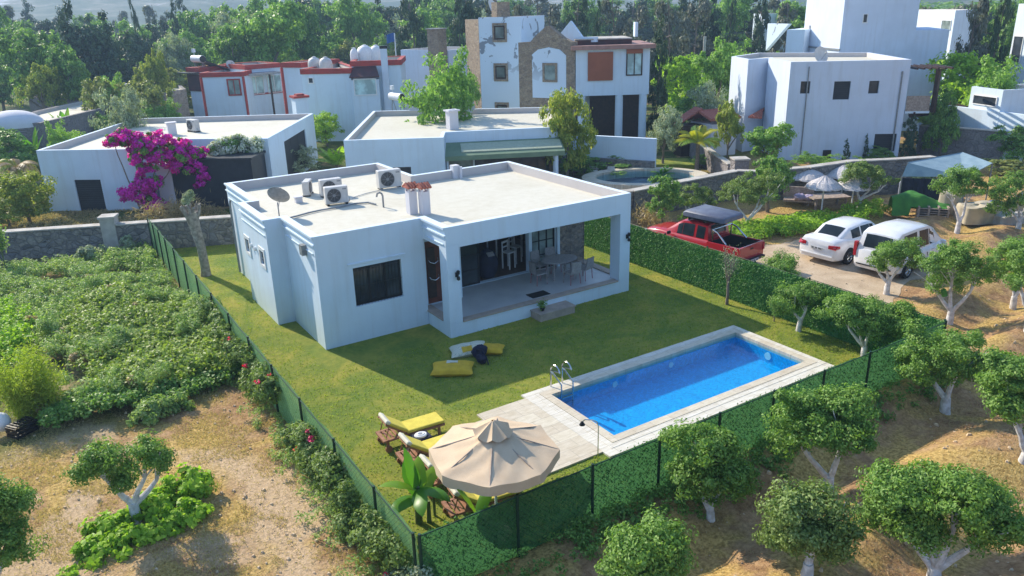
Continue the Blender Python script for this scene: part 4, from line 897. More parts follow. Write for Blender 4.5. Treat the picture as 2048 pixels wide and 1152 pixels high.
        mb=MB(); loft(mb,[[(x,-w,1.93),(x,-w,1.93+h*.7),(x,-w*.9,1.93+h),(x,w*.9,1.93+h),(x,w,1.93+h*.7),(x,w,1.93)] for x,w,h in ((.95,.66,.18),(1.05,.72,.24),(2.9,.72,.28),(3.1,.66,.16))]); mb.build('roof_tent',M['tentgrey'],r,smooth=True,bevel=0)
    else:
        loft(mb,b); body=mb.build('body',pm,r,smooth=True)
    mb=MB(); loft(mb,g); mb.build('cabin',pm,r,smooth=True)
    for s in (1,-1):
        for (i,j,a,c) in sides: side_glass(r,g[i],g[j],a+.02,c-.02,s)
    def face(i,j,lo,hi,name,inn=.86):
        A=g[i];Bn=g[j]; n=len(A); 
        def q(f,v,sg):
            pa=Vector(A[3]);pb=Vector(Bn[3]); p=pa.lerp(pb,v); return Vector((p.x,sg*p.y*inn,p.z+.012+.03*(1-abs(f))))
        d=Vector((g[j][3][0]-g[i][3][0],0,g[j][3][2]-g[i][3][2])).normalized(); nm=Vector((-d.z,0,d.x)); 
        if nm.z<0: nm=-nm
        pts=[]
        for v in (lo,hi):
            for sg in (-1,-.4,.4,1):
                y=Vector(A[3]).lerp(Vector(Bn[3]),v).y*inn*sg; p=Vector(A[3]).lerp(Vector(Bn[3]),v); pts.append(Vector((p.x,y,p.z+.028*(1-abs(sg))))+nm*.014)
        mb=MB(); mb.add(pts,[(k,k+1,k+5,k+4) for k in range(3)]); mb.build(name,M['carglass'],r)
    face(rear[0],rear[1],.12,.92,'rear_window'); face(wind[0],wind[1],.06,.92,'windscreen')
    for x in wx:
        for s in (1,-1):
            yo=W2+.004
            mb=MB(); a=[(x+(wr+.07)*math.cos(t),s*yo,wr+(wr+.07)*math.sin(t)) for t in [PI*k/16-.12+ (PI+.24-PI)*0 for k in range(-1,18)]]
            mb.sheared([(p[0],s*(yo-.14),p[2]) for p in a],a); mb.build('wheel_arch',M['black'],r)
            wheel(r,x,s*(W2-.075),wr,.2)
    # lights, plate, mirrors, handles
    if kind=='sedan':
        for s in (1,-1):
            mb=MB(); mb.sheared([(-.01,s*.50,.76),(-.0,s*.80,.76),(.20,s*.875,.80),(.20,s*.87,.90),(.02,s*.78,.92),(.0,s*.50,.90)][::s],[(-.02,s*.50,.76),(-.02,s*.82,.76),(.20,s*.895,.80),(.20,s*.885,.90),(.0,s*.80,.92),(-.02,s*.50,.90)][::s]); mb.build('tail_light',M['lamp_red'],r)
        py=(-.022,.70)
    elif kind=='van':
        for s in (1,-1):
            mb=MB(); mb.box(-.02,.12,min(s*.76,s*.875),max(s*.76,s*.875),.72,1.28); mb.build('tail_light',M['lamp_red'],r)
        py=(-.022,.62)
        mb=MB(); mb.box(-.03,.0,-.05,.05,.9,1.0); mb.build('emblem',M['metal'],r)
    else:
        for s in (1,-1):
            mb=MB(); mb.box(-.03,.06,min(s*.80,s*.915),max(s*.80,s*.915),.72,1.02); mb.build('tail_light',M['lamp_red'],r)
            mb=MB(); mb.ell((5.08,s*.68,.88),.12,.14,.09,12,8); mb.build('headlight',M['lamp_clear'],r,smooth=True)
        py=(-.18,.47)
        mb=MB(); mb.box(-.025,-.001,-.09,.09,.9,.96); mb.build('tailgate_handle',M['black'],r)
    mb=MB(); mb.box(py[0]-.012,py[0]+.01,-.26,.26,py[1]-.055,py[1]+.055); pp=mb.build('number_plate',M['plate'],r)
    mb=MB()
    for k in range(9):
        if k in (2,5): continue
        mb.box(py[0]-.016,py[0]-.012,.20-k*.05-.015,.20-k*.05+.015,py[1]-.03,py[1]+.03)
    mb.build('plate_marks',M['black'],pp)
    if kind!='pickup': mb=MB(); mb.box(-.045,.06,-.7,.7,.42,.46); mb.build('bumper_strip',M['black'] if kind=='van' else pm,r)
    mx={'sedan':3.1,'van':3.15,'pickup':3.55}[kind]; mz=g[0][0][2]+.06
    for s in (1,-1):
        mb=MB(); mb.obox((mx,s*(W2+.08),mz),.1,.2,.14); mb.build('mirror',pm if kind!='pickup' else M['black'],r,bevel=.03)
        for x in ((1.9,2.85) if kind!='pickup' else (2.2,3.1)): mb=MB(); mb.obox((x-.2,s*(W2-.015),.86),.18,.05,.03); mb.build('door_handle',pm if kind!='pickup' else M['metal'],r)
    for x in ({'sedan':(1.45,2.35,3.3),'van':(1.3,2.2,3.1),'pickup':(1.64,2.5,3.5)}[kind]):
        for s in (1,-1): mb=MB(); mb.box(x-.004,x+.004,min(s*(W2-.10),s*(W2+.0015)),max(s*(W2-.10),s*(W2+.0015)),.35,.80); mb.build('door_gap',M['black'],r)
    return r
car((19.45,-3.45,-.13),R(4),'white saloon car parked on the sandy driveway next to the hedge','sedan',M['carwhite'])
car((19.75,-5.78,-.13),R(3),'white high-roofed van parked behind the small white-trunked citrus tree','van',M['carwhite'])
car((16.85,-2.35,-.13),R(98),'red double-cab pickup carrying a folded grey roof tent','pickup',M['carred']).scale=(.95,.97,.96)

# ---------------------------------------------------------------- trees
def branch(mb,p0,p1,r0,r1,rd,n=5,wob=.06,sides=7):
    p0=Vector(p0);p1=Vector(p1);L=(p1-p0).length; pts=[];rr=[]
    ox=Vector((rd.uniform(-1,1),rd.uniform(-1,1),rd.uniform(-.3,.3)))*L*wob
    for i in range(n+1):
        t=i/n; pts.append(p0.lerp(p1,t)+ox*math.sin(PI*t)+Vector((rd.uniform(-1,1),rd.uniform(-1,1),0))*L*wob*.3*(0<i<n)); rr.append(r0+(r1-r0)*t)
    mb.tube(pts,rr,sides); return pts
def citrus(xy,lobes,label,seed,n=7000,leaf=.10,mat='citrus',z=None,fork=.35,tr=.11,nb=None,group=None,name='citrus_tree',tm='white_bark',clump=.23,extra=True,cat='tree',depthw=.38):
    x,y=xy; z=terr(x,y) if z is None else z
    r=empty(name,label,cat,(x,y,z-.03),0,group); rd=random.Random(seed); rg=np.random.default_rng(seed)
    vd=Vector((x+6.96,y+22.12,0)).normalized(); sd=Vector((vd.y,-vd.x,0))
    lob=[]; xsx=[Vector(l[:3]).dot(sd) for l in lobes]; wid=(max(xsx)-min(xsx))/2+sum(l[3] for l in lobes)/len(lobes)
    for i,(a,b,c,q) in enumerate(lobes):
        o=(rd.random()-.5)*.5*wid*depthw*2*.5
        lob.append((a+vd.x*o,b+vd.y*o,c+.05-.35*o,q*.9,q*.9,q*.78))
        if extra:
            s=1 if i%2 else -1; o=s*wid*depthw*rd.uniform(.7,1.0); lob.append((a*.8+vd.x*o,b*.8+vd.y*o,c+.04-.35*o*(1 if o>0 else .75),q*.8,q*.8,q*.66))
    for q in range(7):
        l=lob[rd.randrange(len(lob))]; a=rd.uniform(0,2*PI); e=rd.uniform(-.1,1.2); s=l[3]*1.02; lob.append((l[0]+s*math.cos(a)*math.cos(e),l[1]+s*math.sin(a)*math.cos(e),l[2]+s*.85*math.sin(e),l[3]*rd.uniform(.25,.42),l[3]*rd.uniform(.25,.42),l[3]*rd.uniform(.25,.5)))
    n=int(n*1.6); leaf*=.74; P,Nn=crown_pts(lob,n,rg,clump*.88,.5,clumps=max(30,int(n/115))); K=P[:,2]>.45; P=P[K];Nn=Nn[K]
    quads('crown',leafquads(P,Nn,leaf,leaf*.5,rg),M[mat],r)
    mb=MB(); zmin=min(l[2]-l[4] for l in lob); ctr=Vector((sum(l[0] for l in lob)/len(lob),sum(l[1] for l in lob)/len(lob),0))
    fk=Vector((rd.uniform(-.04,.04),rd.uniform(-.04,.04),fork)); tr*=.84; branch(mb,(0,0,-.05),fk,tr*1.25,tr*.95,rd,3,.03,10)
    k=nb or min(3,len(lobes)); order=sorted(range(len(lobes)),key=lambda i:-lobes[i][3])[:k]
    for i in order:
        l=lob[i*2 if extra else i]; tgt=Vector((l[0],l[1],l[2]-l[5]*.25)); mid=fk.lerp(tgt,.62)+Vector((0,0,-.06)); mid.x+= (tgt.x-fk.x)*.12; mid.y+=(tgt.y-fk.y)*.12
        branch(mb,fk-Vector((0,0,.06)),mid,tr*.72,tr*.42,rd,5,.05,8); branch(mb,mid,tgt,tr*.42,tr*.2,rd,3,.05,6)
        for q in range(3): 
            e=Vector((l[0]+rd.uniform(-1,1)*l[3]*.7,l[1]+rd.uniform(-1,1)*l[3]*.7,l[2]+rd.uniform(-.3,.6)*l[5])); branch(mb,mid,e,tr*.22,.008,rd,4,.08,5)
    mb.build('trunk',M[tm],r,smooth=True); return r
CG='white-trunked citrus trees of the orchard'
citrus((5.79,-14.03),[(-0.47,0.70,1.67,0.58),(0.07,-0.11,1.92,0.64),(-0.16,0.25,1.48,0.58),(-0.50,0.74,1.13,0.47),(0.14,-0.23,1.44,0.47),(-0.29,0.45,1.96,0.44)],'forked white-trunked citrus tree below the middle of the front fence',1,15000,.095,fork=.5,tr=.12,nb=2)
citrus((11.40,-13.34),[(-0.30,0.59,1.52,0.68),(0.06,-0.12,1.69,0.74),(-0.08,0.16,1.21,0.63),(0.23,-0.50,1.38,0.57),(-0.38,0.76,1.07,0.52)],'broad flat-topped citrus tree just outside the front fence corner',2,13000,.10,fork=.45,tr=.13,nb=2)
citrus((3.26,-13.15),[(-0.29,0.32,1.67,0.49),(-0.00,0.00,1.62,0.51),(0.11,-0.13,1.08,0.57),(-0.33,0.36,0.87,0.48),(0.30,-0.35,0.96,0.36),(-0.09,0.10,0.45,0.38)],'tall narrow citrus tree hiding the front fence below the pool',3,14000,.10,fork=.2,tr=.1,nb=3)
citrus((12.98,-7.69),[(-0.21,0.28,1.06,0.68),(0.10,-0.14,1.00,0.57),(-0.37,0.50,0.65,0.44)],'small citrus tree inside the fence beyond the far pool corner',4,6500,.09,z=0,fork=.45,tr=.09,nb=2)
citrus((14.55,-5.6),[(0,0,1.25,.75),(.35,.3,1.1,.5),(-.3,-.4,1.0,.5)],'bushy citrus tree behind the right fence above the small lawn tree',5,6000,.09,fork=.3,tr=.08)
citrus((12.96,-10.03),[(-0.35,0.56,1.29,0.71),(0.04,-0.07,1.25,0.74),(-0.11,0.19,0.96,0.65),(-0.54,0.85,1.33,0.48)],'citrus tree in the lawn corner, left one of the pair',6,9000,.10,z=0,fork=.35,tr=.1,nb=3)
citrus((13.61,-10.20),[(0.17,-0.30,1.03,0.72),(0.40,-0.71,0.95,0.59),(0.00,-0.01,1.05,0.66),(0.50,-0.92,0.68,0.43)],'citrus tree in the lawn corner, right one of the pair',61,8000,.10,z=0,fork=.35,tr=.1,nb=3)
citrus((18.50,-7.21),[(-0.09,0.15,1.40,0.63),(0.22,-0.38,1.65,0.63),(-0.23,0.39,1.08,0.44),(0.39,-0.69,1.33,0.40)],'small citrus tree standing in front of the white van',7,6500,.10,fork=.5,tr=.11,nb=3)
citrus((17.72,-9.93),[(-0.37,0.73,1.70,0.67),(-0.07,0.14,2.05,0.81),(0.25,-0.52,1.82,0.70),(-0.08,0.17,1.28,0.63),(0.07,-0.14,2.34,0.55)],'citrus tree with a green ribbon on its limb right of the van',8,9500,.10,fork=.5,tr=.12,nb=3)
citrus((-6.42,-6.66),[(-0.44,0.01,1.58,0.38),(-0.62,0.01,1.31,0.30),(0.40,-0.02,1.40,0.45),(0.67,-0.04,1.14,0.32),(-0.18,0.01,1.03,0.27),(-0.81,0.01,1.44,0.18),(-0.19,0.01,1.49,0.25)],'two-lobed citrus tree rising from bright green leaves in the dry field',9,7500,.09,fork=.45,tr=.12,nb=3,depthw=.3)
citrus((21.20,1.69),[(-0.40,0.47,1.65,0.88),(0.31,-0.38,1.70,0.98),(0.63,-0.76,2.30,0.78),(0.01,-0.01,2.15,0.73)],'citrus tree with white trunk right behind the red pickup',10,7500,.11,fork=.55,tr=.11,nb=3,mat='citrus2')
citrus((27.56,0.21),[(-0.16,0.25,1.57,0.81),(0.27,-0.43,1.42,0.98),(0.57,-0.91,1.34,0.65),(0.00,-0.01,1.88,0.65)],'low rounded citrus tree right of the straw parasols',11,6500,.12,fork=.5,tr=.11,nb=3,mat='citrus2')
citrus((28.36,-4.32),[(-0.23,0.45,2.10,0.89),(0.08,-0.15,2.16,0.94),(0.42,-0.86,2.01,0.73),(-0.08,0.17,2.58,0.68)],'citrus tree in front of the beige covered sacks',12,7000,.12,fork=.6,tr=.12,nb=2)
citrus((30.04,-6.08),[(-0.24,0.55,1.36,1.01),(-0.05,0.11,1.86,1.06),(0.05,-0.11,0.98,0.91),(-0.31,0.71,0.65,0.64)],'dense citrus tree at the right edge below the dry reed screen',13,7000,.12,fork=.4,tr=.12,nb=3)
citrus((17.36,-12.41),[(-0.24,0.57,2.20,0.67),(-0.06,0.15,2.04,0.78),(-0.10,0.24,1.55,0.64),(-0.29,0.70,1.86,0.42)],'citrus tree cut by the right edge beside the dirt bank',14,8000,.10,fork=.6,tr=.12,nb=2)
citrus((20.99,-10.36),[(-0.26,0.59,1.71,0.69),(-0.07,0.16,1.96,0.77),(0.06,-0.15,1.65,0.73),(-0.35,0.79,1.23,0.53)],'citrus tree at the right edge just above the ribboned one',15,7000,.10,fork=.5,tr=.11,nb=2)
citrus((5.21,-16.62),[(-0.38,0.77,1.60,0.57),(-0.16,0.33,1.81,0.52),(0.08,-0.18,1.86,0.56),(0.27,-0.64,1.66,0.55),(-0.18,0.39,1.12,0.52),(0.16,-0.37,1.23,0.47),(-0.46,0.92,1.02,0.41),(0.34,-0.83,1.34,0.41)],'largest citrus tree with spreading white limbs at the lower right',16,22000,.095,fork=.3,tr=.13,nb=4)
citrus((3.19,-15.46),[(-0.20,0.30,1.33,0.44),(0.07,-0.10,1.36,0.46),(-0.04,0.06,0.89,0.49),(-0.26,0.39,0.67,0.39),(0.24,-0.38,0.95,0.35),(0.15,-0.23,0.68,0.39)],'pale green citrus tree cut by the bottom edge below the forked one',17,13000,.095,fork=.3,tr=.11,nb=2,mat='citrus2')
citrus((10.02,-15.78),[(-0.22,0.55,1.91,0.59),(-0.07,0.19,1.78,0.64),(-0.25,0.63,1.28,0.47),(-0.09,0.22,1.17,0.57)],'dense round citrus tree at the right edge below the path',18,11000,.10,fork=.3,tr=.11)
citrus((0.23,-14.70),[(-0.23,0.22,1.48,0.41),(0.07,-0.07,1.67,0.42),(-0.08,0.08,1.11,0.45),(0.22,-0.22,1.27,0.33),(-0.41,0.37,1.06,0.30)],'bright citrus crown poking up at the bottom edge left of the pale one',19,12000,.095,fork=.3,tr=.11)
citrus((-8.91,-7.62),[(0.41,0.05,1.91,0.43),(0.65,0.07,1.59,0.39),(0.39,0.05,1.09,0.48),(0.16,0.02,1.41,0.43),(0.55,0.06,0.79,0.31)],'dark citrus tree cut by the left edge at the bottom',20,9000,.09,fork=.4,tr=.1)
citrus((20.55,4.96),[(0.27,-0.27,1.08,0.77),(0.69,-0.72,0.85,0.56),(-0.06,0.06,0.82,0.51)],'small citrus tree just behind the cab of the red pickup',21,4500,.11,fork=.4,tr=.09,mat='citrus2')
# green ribbon on a limb
rb=wempty('ribbon','green plastic ribbon tied to a citrus limb','ribbon',(17.5,-9.9,0)); _b=(17.72,-9.93); mb=MB(); mb.tube([(_b[0]-.25,_b[1]+.16,.82),(_b[0]-.32,_b[1]+.2,1.02)],.09,10); mb.build('ribbon',M['tarp_green'],rb)
# sparse grey sapling inside the right fence
def sparse(xy,h,label,seed,n,mat,tm,tr=.05,leaf=.07,name='sapling',z=0,spread=.35):
    r=empty(name,label,'tree',(xy[0],xy[1],z),0); rd=random.Random(seed); rg=np.random.default_rng(seed); mb=MB(); pts=[]
    branch(mb,(0,0,-.03),(0.03,.02,h*.5),tr,tr*.7,rd,5,.05,8)
    for i in range(9):
        a=rd.uniform(0,2*PI); s=rd.uniform(.3,.5)*h; e=Vector((math.cos(a)*spread*rd.uniform(.4,1),math.sin(a)*spread*rd.uniform(.4,1),h*rd.uniform(.75,1.05))); pp=branch(mb,(0.02,.02,s),e,tr*.35,.006,rd,5,.08,5); pts+=pp[2:]
        for q in range(3): e2=e.lerp(Vector((0,0,s)),rd.uniform(.1,.5)); branch(mb,e2,e2+Vector((rd.uniform(-1,1),rd.uniform(-1,1),rd.uniform(.2,1)))*.25,.008,.003,rd,3,.05,4)
    mb.build('trunk',M[tm],r,smooth=True)
    C=np.array([tuple(p) for p in pts]); P=C[rg.integers(0,len(C),n)]+rg.normal(size=(n,3))*.09
    quads('crown',leafquads(P,rg.normal(size=(n,3)),leaf,leaf*.45,rg),M[mat],r); return r
sparse((12.95,-4.7),2.0,'thin half-bare grey sapling by the right fence',31,420,'olive','twig',.06,.06)
sparse((13.0,-6.7),.7,'tiny reddish seedling on the lawn by the right fence',32,160,'broad','twig',.02,.05,'seedling',0,.2)
# dead trunk with a tuft, inside the left fence
dt=empty('lopped_tree','thick pale lopped trunk with a small leafy tuft near the back wall','tree',(-1.42,10.2,0)); rd=random.Random(5); mb=MB()
mb.tube([(0,0,-.05),(.02,0,.3),(.0,0,1.2),(-.1,.05,2.1),(-.15,.05,2.7)],[.22,.18,.17,.21,.28],14)
for a in range(9): an=a*.7; branch(mb,(-.15+.12*math.cos(an),.05+.12*math.sin(an),2.35),(-.15+.38*math.cos(an),.05+.3*math.sin(an),2.9+.15*rd.random()),.09,.05,rd,3,.1,7)
mb.build('trunk',M['palebark'],dt,smooth=True); P,Nn=crown_pts([(-.15,.1,3.15,.2,.2,.3),(-.1,.05,3.4,.13,.13,.2)],1500,rng,.12); quads('crown',leafquads(P,Nn,.08,.03,rng),M['olive'],dt)
# banana plant in the lawn corner
def bleaf(mb,base,az,L,Wd,lift,droop,seed=0,tw=0):
    rd=random.Random(seed); nseg=12; ax=Vector((math.cos(az),math.sin(az),0)); sd=Vector((-math.sin(az),math.cos(az),0)); p=Vector(base); ang=lift; prev=[]
    vs=[];fs=[]
    for i in range(nseg+1):
        t=i/nseg; w=Wd*.5*math.sin(PI*min(1,.08+t*.95))**.6*(1 if i<nseg else .05)*(1-.12*rd.random()); d=(ax*math.cos(ang)+Vector((0,0,1))*math.sin(ang)); up=sd.cross(d)
        s2=(sd*math.cos(tw)+up*math.sin(tw)); vs+=[p-s2*w-up*w*-.25,p.copy(),p+s2*w+up*w*.25]
        p=p+d*(L/nseg); ang-=droop/nseg*(.4+1.2*t)
    for i in range(nseg): b=i*3; fs+=[(b,b+1,b+4,b+3),(b+1,b+2,b+5,b+4)]
    mb.add(vs,fs)
def banana(x,y,label,h=1.0,seed=1,leaves=None,mats=('banana','bananalt'),z=0):
    r=empty('banana_plant',label,'plant',(x,y,z)); rd=random.Random(seed)
    mb=MB(); mb.tube([(0,0,-.02),(0,0,h*.5),(.03,0,h)],[.09,.075,.05],10); mb.tube([(.2,-.12,-.02),(.22,-.12,h*.6)],[.06,.04],8); mb.tube([(.42,.02,-.02),(.42,.02,h*.95)],[.035,.03],8); mb.build('stem',M['plant_stem'],r,smooth=True)
    for i,(az,L,Wd,lift,dr,lt) in enumerate(leaves):
        mb=MB(); bleaf(mb,(0.03,0,h*(.75 if i%2 else .95)),az,L,Wd,lift,dr,seed+i,rd.uniform(-.4,.4)); mb.build('leaf',M[mats[lt]],r,smooth=True)
    return r
banana(-1.5,-9.6,'large banana plant in the lawn corner beside the loungers',.95,3,[(R(120),1.05,.5,R(82),R(25),0),(R(60),.95,.42,R(60),R(50),1),(R(165),.95,.42,R(40),R(70),1),(R(200),.95,.45,R(25),R(80),0),(R(-60),.95,.42,R(20),R(80),0),(R(20),1.0,.35,R(45),R(60),1),(R(-110),1.0,.4,R(15),R(60),0),(R(100),.95,.42,R(70),R(20),0)]).scale=(.9,.9,.9)
banana(-.75,-10.7,'small banana shoot by the front fence next to the lowest lounger',.6,9,[(R(150),.8,.28,R(70),R(40),1),(R(30),.8,.28,R(50),R(70),0),(R(-80),.7,.25,R(30),R(60),0),(R(240),.7,.26,R(35),R(70),1)])
# ---------------------------------------------------------------- climbing plants on the left fence and ground growth
def bush(name,label,cat,pts,n,leaf,mat,seed,clump=.16,loc=(0,0),group=None,flowers=None,aspect=.6,fleaf=.07,kind=None):
    r=empty(name,label,cat,(loc[0],loc[1],0),0,group) if not kind else None; rg=np.random.default_rng(seed)
    P,Nn=crown_pts(pts,n,rg,clump,.9); P[:,2]=np.maximum(P[:,2],.03)
    quads('foliage',leafquads(P,Nn,leaf,leaf*aspect,rg),M[mat],r)
    if flowers:
        fm,fn=flowers; P,Nn=crown_pts([(a,b,c,d*1.04,e*1.04,f*1.04) for a,b,c,d,e,f in pts],fn,rg,clump*.6,.1,clumps=max(6,fn//25)); quads('flowers',leafquads(P,Nn,fleaf,fleaf*.8,rg),M[fm],r)
    return r
def along(x,y0,y1,k,zc,rx,rz,seed,jx=.12):
    rd=random.Random(seed); return [(x+rd.uniform(-jx,jx),y0+(y1-y0)*(i+.5)/k,zc+rd.uniform(-.2,.2),rx*rd.uniform(.7,1.3),abs(y1-y0)/k*.75,rz*rd.uniform(.7,1.2)) for i in range(k)]
bush('climbing_plant','dense leafy creeper covering the middle of the left fence','plant',[(a+2.6,b,c,d,e,f) for a,b,c,d,e,f in along(-2.76,-4.2,3.4,12,.9,.3,.55,1)],20000,.085,'citrus2',41,.16,(-2.6,0),flowers=('redflower',70))
bush('climbing_plant','ragged creeper with red blossoms on the front half of the left fence','plant',[(a+2.6,b+9,c,d,e,f) for a,b,c,d,e,f in along(-2.84,-11.6,-5.6,17,.75,.32,.42,2)],26000,.075,'citrus2',42,.16,(-2.6,-9),flowers=('redflower',150))
bush('climbing_plant','thin creeper with red flowers at the outer corner of the fences','plant',[(a+2.4,b+12,c,d,e,f) for a,b,c,d,e,f in along(-2.75,-14.6,-11.2,6,.45,.4,.35,3)],9000,.07,'olive',43,.16,(-2.4,-12),flowers=('redflower',90))
# the vine covered patch, weeds and ground greenery
def outside(x,y): return 1.0*~((x>LX0-.05)&(x<LX1+.05)&(y>LY0-.05)&(y<LY1+.05))
def patch(name,label,fn,n,leaf,mat,hf,seed,clump=.14,aspect=.7,cat='ground cover',box=(-14,-2.6,-2,16)):
    rg=np.random.default_rng(seed); K=int(n/30); x=rg.uniform(box[0],box[1],K*6); y=rg.uniform(box[2],box[3],K*6)
    d=fn(x,y)*outside(x,y); k=rg.random(len(x))<d; x=x[k][:K];y=y[k][:K]; h=hf(x,y); zc=zt(x,y)+h*(.55+.45*rg.random(len(x)))
    i=rg.integers(0,len(x),n); off=rg.normal(size=(n,3)); off/=np.linalg.norm(off,axis=1,keepdims=True); off*=(clump*(rg.random(n)**.5))[:,None]
    P=np.stack([x[i],y[i],zc[i]],1)+off; P[:,2]=np.maximum(P[:,2],zt(P[:,0],P[:,1])+.015)
    Nn=off/clump*.6+np.array([0,0,.75])+.5*rg.normal(size=(n,3))
    tag(quads(name,leafquads(P,Nn,leaf,leaf*aspect,rg),M[mat]),label,cat,kind='stuff')
def blob(x,y,cx,cy,rx,ry,soft=.25,s=0): 
    d=np.hypot((x-cx)/rx,(y-cy)/ry)+.18*vn(x,y,1.3,s); return 1-ss(1-soft,1+soft,d)
patch('vine_patch','low vine ground cover with pale leaf tips left of the fence',lambda x,y:np.clip(blob(x,y,-4.9,4.4,2.1,4.0)+blob(x,y,-4.3,1.2,1.9,1.9),0,1),75000,.10,'vine',lambda x,y:.62+.28*vn(x,y,.8,2),51,.18,.8,box=(-9,-2.75,-1,10))
patch('weed_patch','tall feathery weeds in front of the stone back wall',lambda x,y:np.clip(blob(x,y,-5.6,11.8,4.6,3.8)+blob(x,y,-9.5,9,3,5)*.8,0,1)*(vn(x,y,1.0,44)>-.45),52000,.15,'weed',lambda x,y:.42+.35*vn(x,y,.9,6),52,.2,.26,box=(-14,-2.8,5,16.2))
patch('shrub_patch','bright green leafy growth at the left edge of the field',lambda x,y:np.clip(blob(x,y,-9.4,6.2,1.7,3.6)+blob(x,y,-11,10,2,3),0,1),22000,.13,'brightleaf',lambda x,y:.7+.35*vn(x,y,1.0,8),53,.22,.6,box=(-14,-7,1,14))
patch('dark_ivy','dark green undergrowth in front of the vine patch',lambda x,y:np.clip(blob(x,y,-4.7,-.3,2.4,1.1)+blob(x,y,-6.4,-.4,1.3,1.0)+.7*blob(x,y,-4.9,9.2,1.7,.6),0,1),22000,.10,'broad',lambda x,y:.4+.2*vn(x,y,.8,9),54,.18,.7,box=(-9,-2.7,-2.2,11))
patch('fence_weeds','green weeds along the outside foot of the left fence',lambda x,y:(1-ss(.2,.75,np.abs(x+2.95)+.2*vn(x,y,.9,4)))*(.35+.65*(vn(x,y,1.6,5)>-.1)),16000,.08,'weed',lambda x,y:.18+.1*vn(x,y,.7,9),55,.13,.35,box=(-3.9,-2.65,-14,15))
patch('hedge_foot_weeds','low dark weeds in the shade along the foot of the front fence',lambda x,y:(1-ss(.2,.9,np.abs(y+12.35)+.25*vn(x,y,.9,14)))*(.3+.7*(vn(x,y,1.9,15)>.0)),14000,.08,'broad',lambda x,y:.15+.1*vn(x,y,.7,19),56,.14,.5,box=(-2.4,14,-13.4,-12.0))
patch('orchard_weeds','patchy green weeds scattered over the orchard soil',lambda x,y:((vn(x,y,2.2,21)>.62)*1.0),15000,.07,'weed',lambda x,y:.08+.05*vn(x,y,.7,19),57,.16,.35,box=(13.6,30,-16,0))
patch('driveway_hedge','leafy green weeds along the far side of the driveway',lambda x,y:np.clip(blob(x,y,22.6,.6,3.2,.95)+blob(x,y,26,-.4,3,.7)+blob(x,y,19.9,2.6,.7,1.6),0,1),20000,.12,'brightleaf',lambda x,y:.4+.22*vn(x,y,.8,22),58,.2,.6,box=(18.8,29,-2,5))
def bladepatch(name,label,fn,n,L,mat,seed,box,wd=.16):
    rg=np.random.default_rng(seed); x=rg.uniform(box[0],box[1],n*3); y=rg.uniform(box[2],box[3],n*3); k=rg.random(len(x))<fn(x,y)*outside(x,y); x=x[k][:n];y=y[k][:n]
    P=np.stack([x,y,zt(x,y)+L*.25],1); Nn=rg.normal(size=(len(x),3)); Nn[:,2]=np.abs(Nn[:,2])*.5
    tag(quads(name,leafquads(P,Nn,L,L*wd,rg,-1.2),M[mat]),label,'grass',kind='stuff')
bladepatch('dry_grass','straw coloured dry grass tufts over the lower left field',lambda x,y:.15+.85*(vn(x,y,.7,31)+.6*vn(x,y,.25,33)>.05),60000,.085,'drygrass',61,(-12,-2.7,-15,-.5),.14)
bladepatch('orchard_straw','dry straw lying on the orchard mounds',lambda x,y:(vn(x,y,1.3,35)+.5*vn(x,y,.3,36)>.15)*(1-park(x,y)),45000,.08,'dryleaf',62,(2,30,-20,-1),.14)
patch('mixed_weeds','scattered tall pale weeds sticking out of the vine ground cover',lambda x,y:(vn(x,y,.7,61)>.35)*blob(x,y,-5.4,5.5,3.4,6.0)*1.0,15000,.15,'weed',lambda x,y:.85+.25*vn(x,y,.5,62),63,.22,.2,box=(-12,-2.8,-1,13))
patch('withered_leaves','withered straw coloured leaves among the vine ground cover',lambda x,y:(vn(x,y,.5,66)>.5)*blob(x,y,-5.2,5.0,3.2,6.0)*1.0,5000,.10,'dryleaf',lambda x,y:.62+.28*vn(x,y,.8,2),64,.15,.5,box=(-12,-2.8,-1,13))
# single plants of the left field
bush('pumpkin_plant','bright yellow green leafy plant around the foot of the two-lobed citrus','plant',[(-.5,.0,.3,.6,.5,.3),(.4,.15,.36,.7,.6,.36),(1.05,.5,.45,.5,.5,.42),(0,-.6,.3,.75,.5,.3),(-.95,-.55,.28,.5,.45,.25),(.75,-.4,.34,.6,.5,.3),(-1.2,-.9,.2,.4,.3,.2)],15000,.12,'brightleaf',71,.17,(-6.35,-6.75),aspect=.85)
def bamb():
    r=empty('feathery_shrub','feathery yellow green shrub at the left edge beside the black crate','shrub',(-7.9,.6,0)); rg=np.random.default_rng(8); rd=random.Random(8); mb=MB(); C=[]
    for i in range(26):
        a=rd.uniform(0,2*PI); q=rd.uniform(.1,.9); h=rd.uniform(1.0,1.9); e=Vector((math.cos(a)*q,math.sin(a)*q*1.4,h)); b=Vector((e.x*.3,e.y*.3,0)); pp=branch(mb,b,e,.012,.003,rd,6,.05,4); C+=pp[1:]
    mb.build('stem',M['plant_stem'],r); C=np.array([tuple(p) for p in C]); n=17000; P=C[rg.integers(0,len(C),n)]+rg.normal(size=(n,3))*[.14,.14,.16]; P[:,2]=np.maximum(P[:,2],.03)
    quads('foliage',leafquads(P,rg.normal(size=(n,3)),.12,.025,rg),M['bamboo'],r)
bamb()
bush('rounded_shrub','rounded green shrub beside the dark undergrowth in the left field','shrub',[(0,0,.35,.6,.5,.4),(.6,.1,.3,.5,.4,.35)],5500,.10,'weed',72,.15,(-5.4,-1.9),aspect=.5)
sparse((-8.3,15.6),2.0,'slender weed stalk with long leaves in front of the back wall',73,420,'weed','plant_stem',.03,.16,'tall_weed',0,.3)
bush('agave','blue grey shrub at the foot of the back wall','shrub',[(0,0,.35,.45,.45,.4)],1500,.28,'olive',74,.12,(-5.2,15.2),aspect=.18)
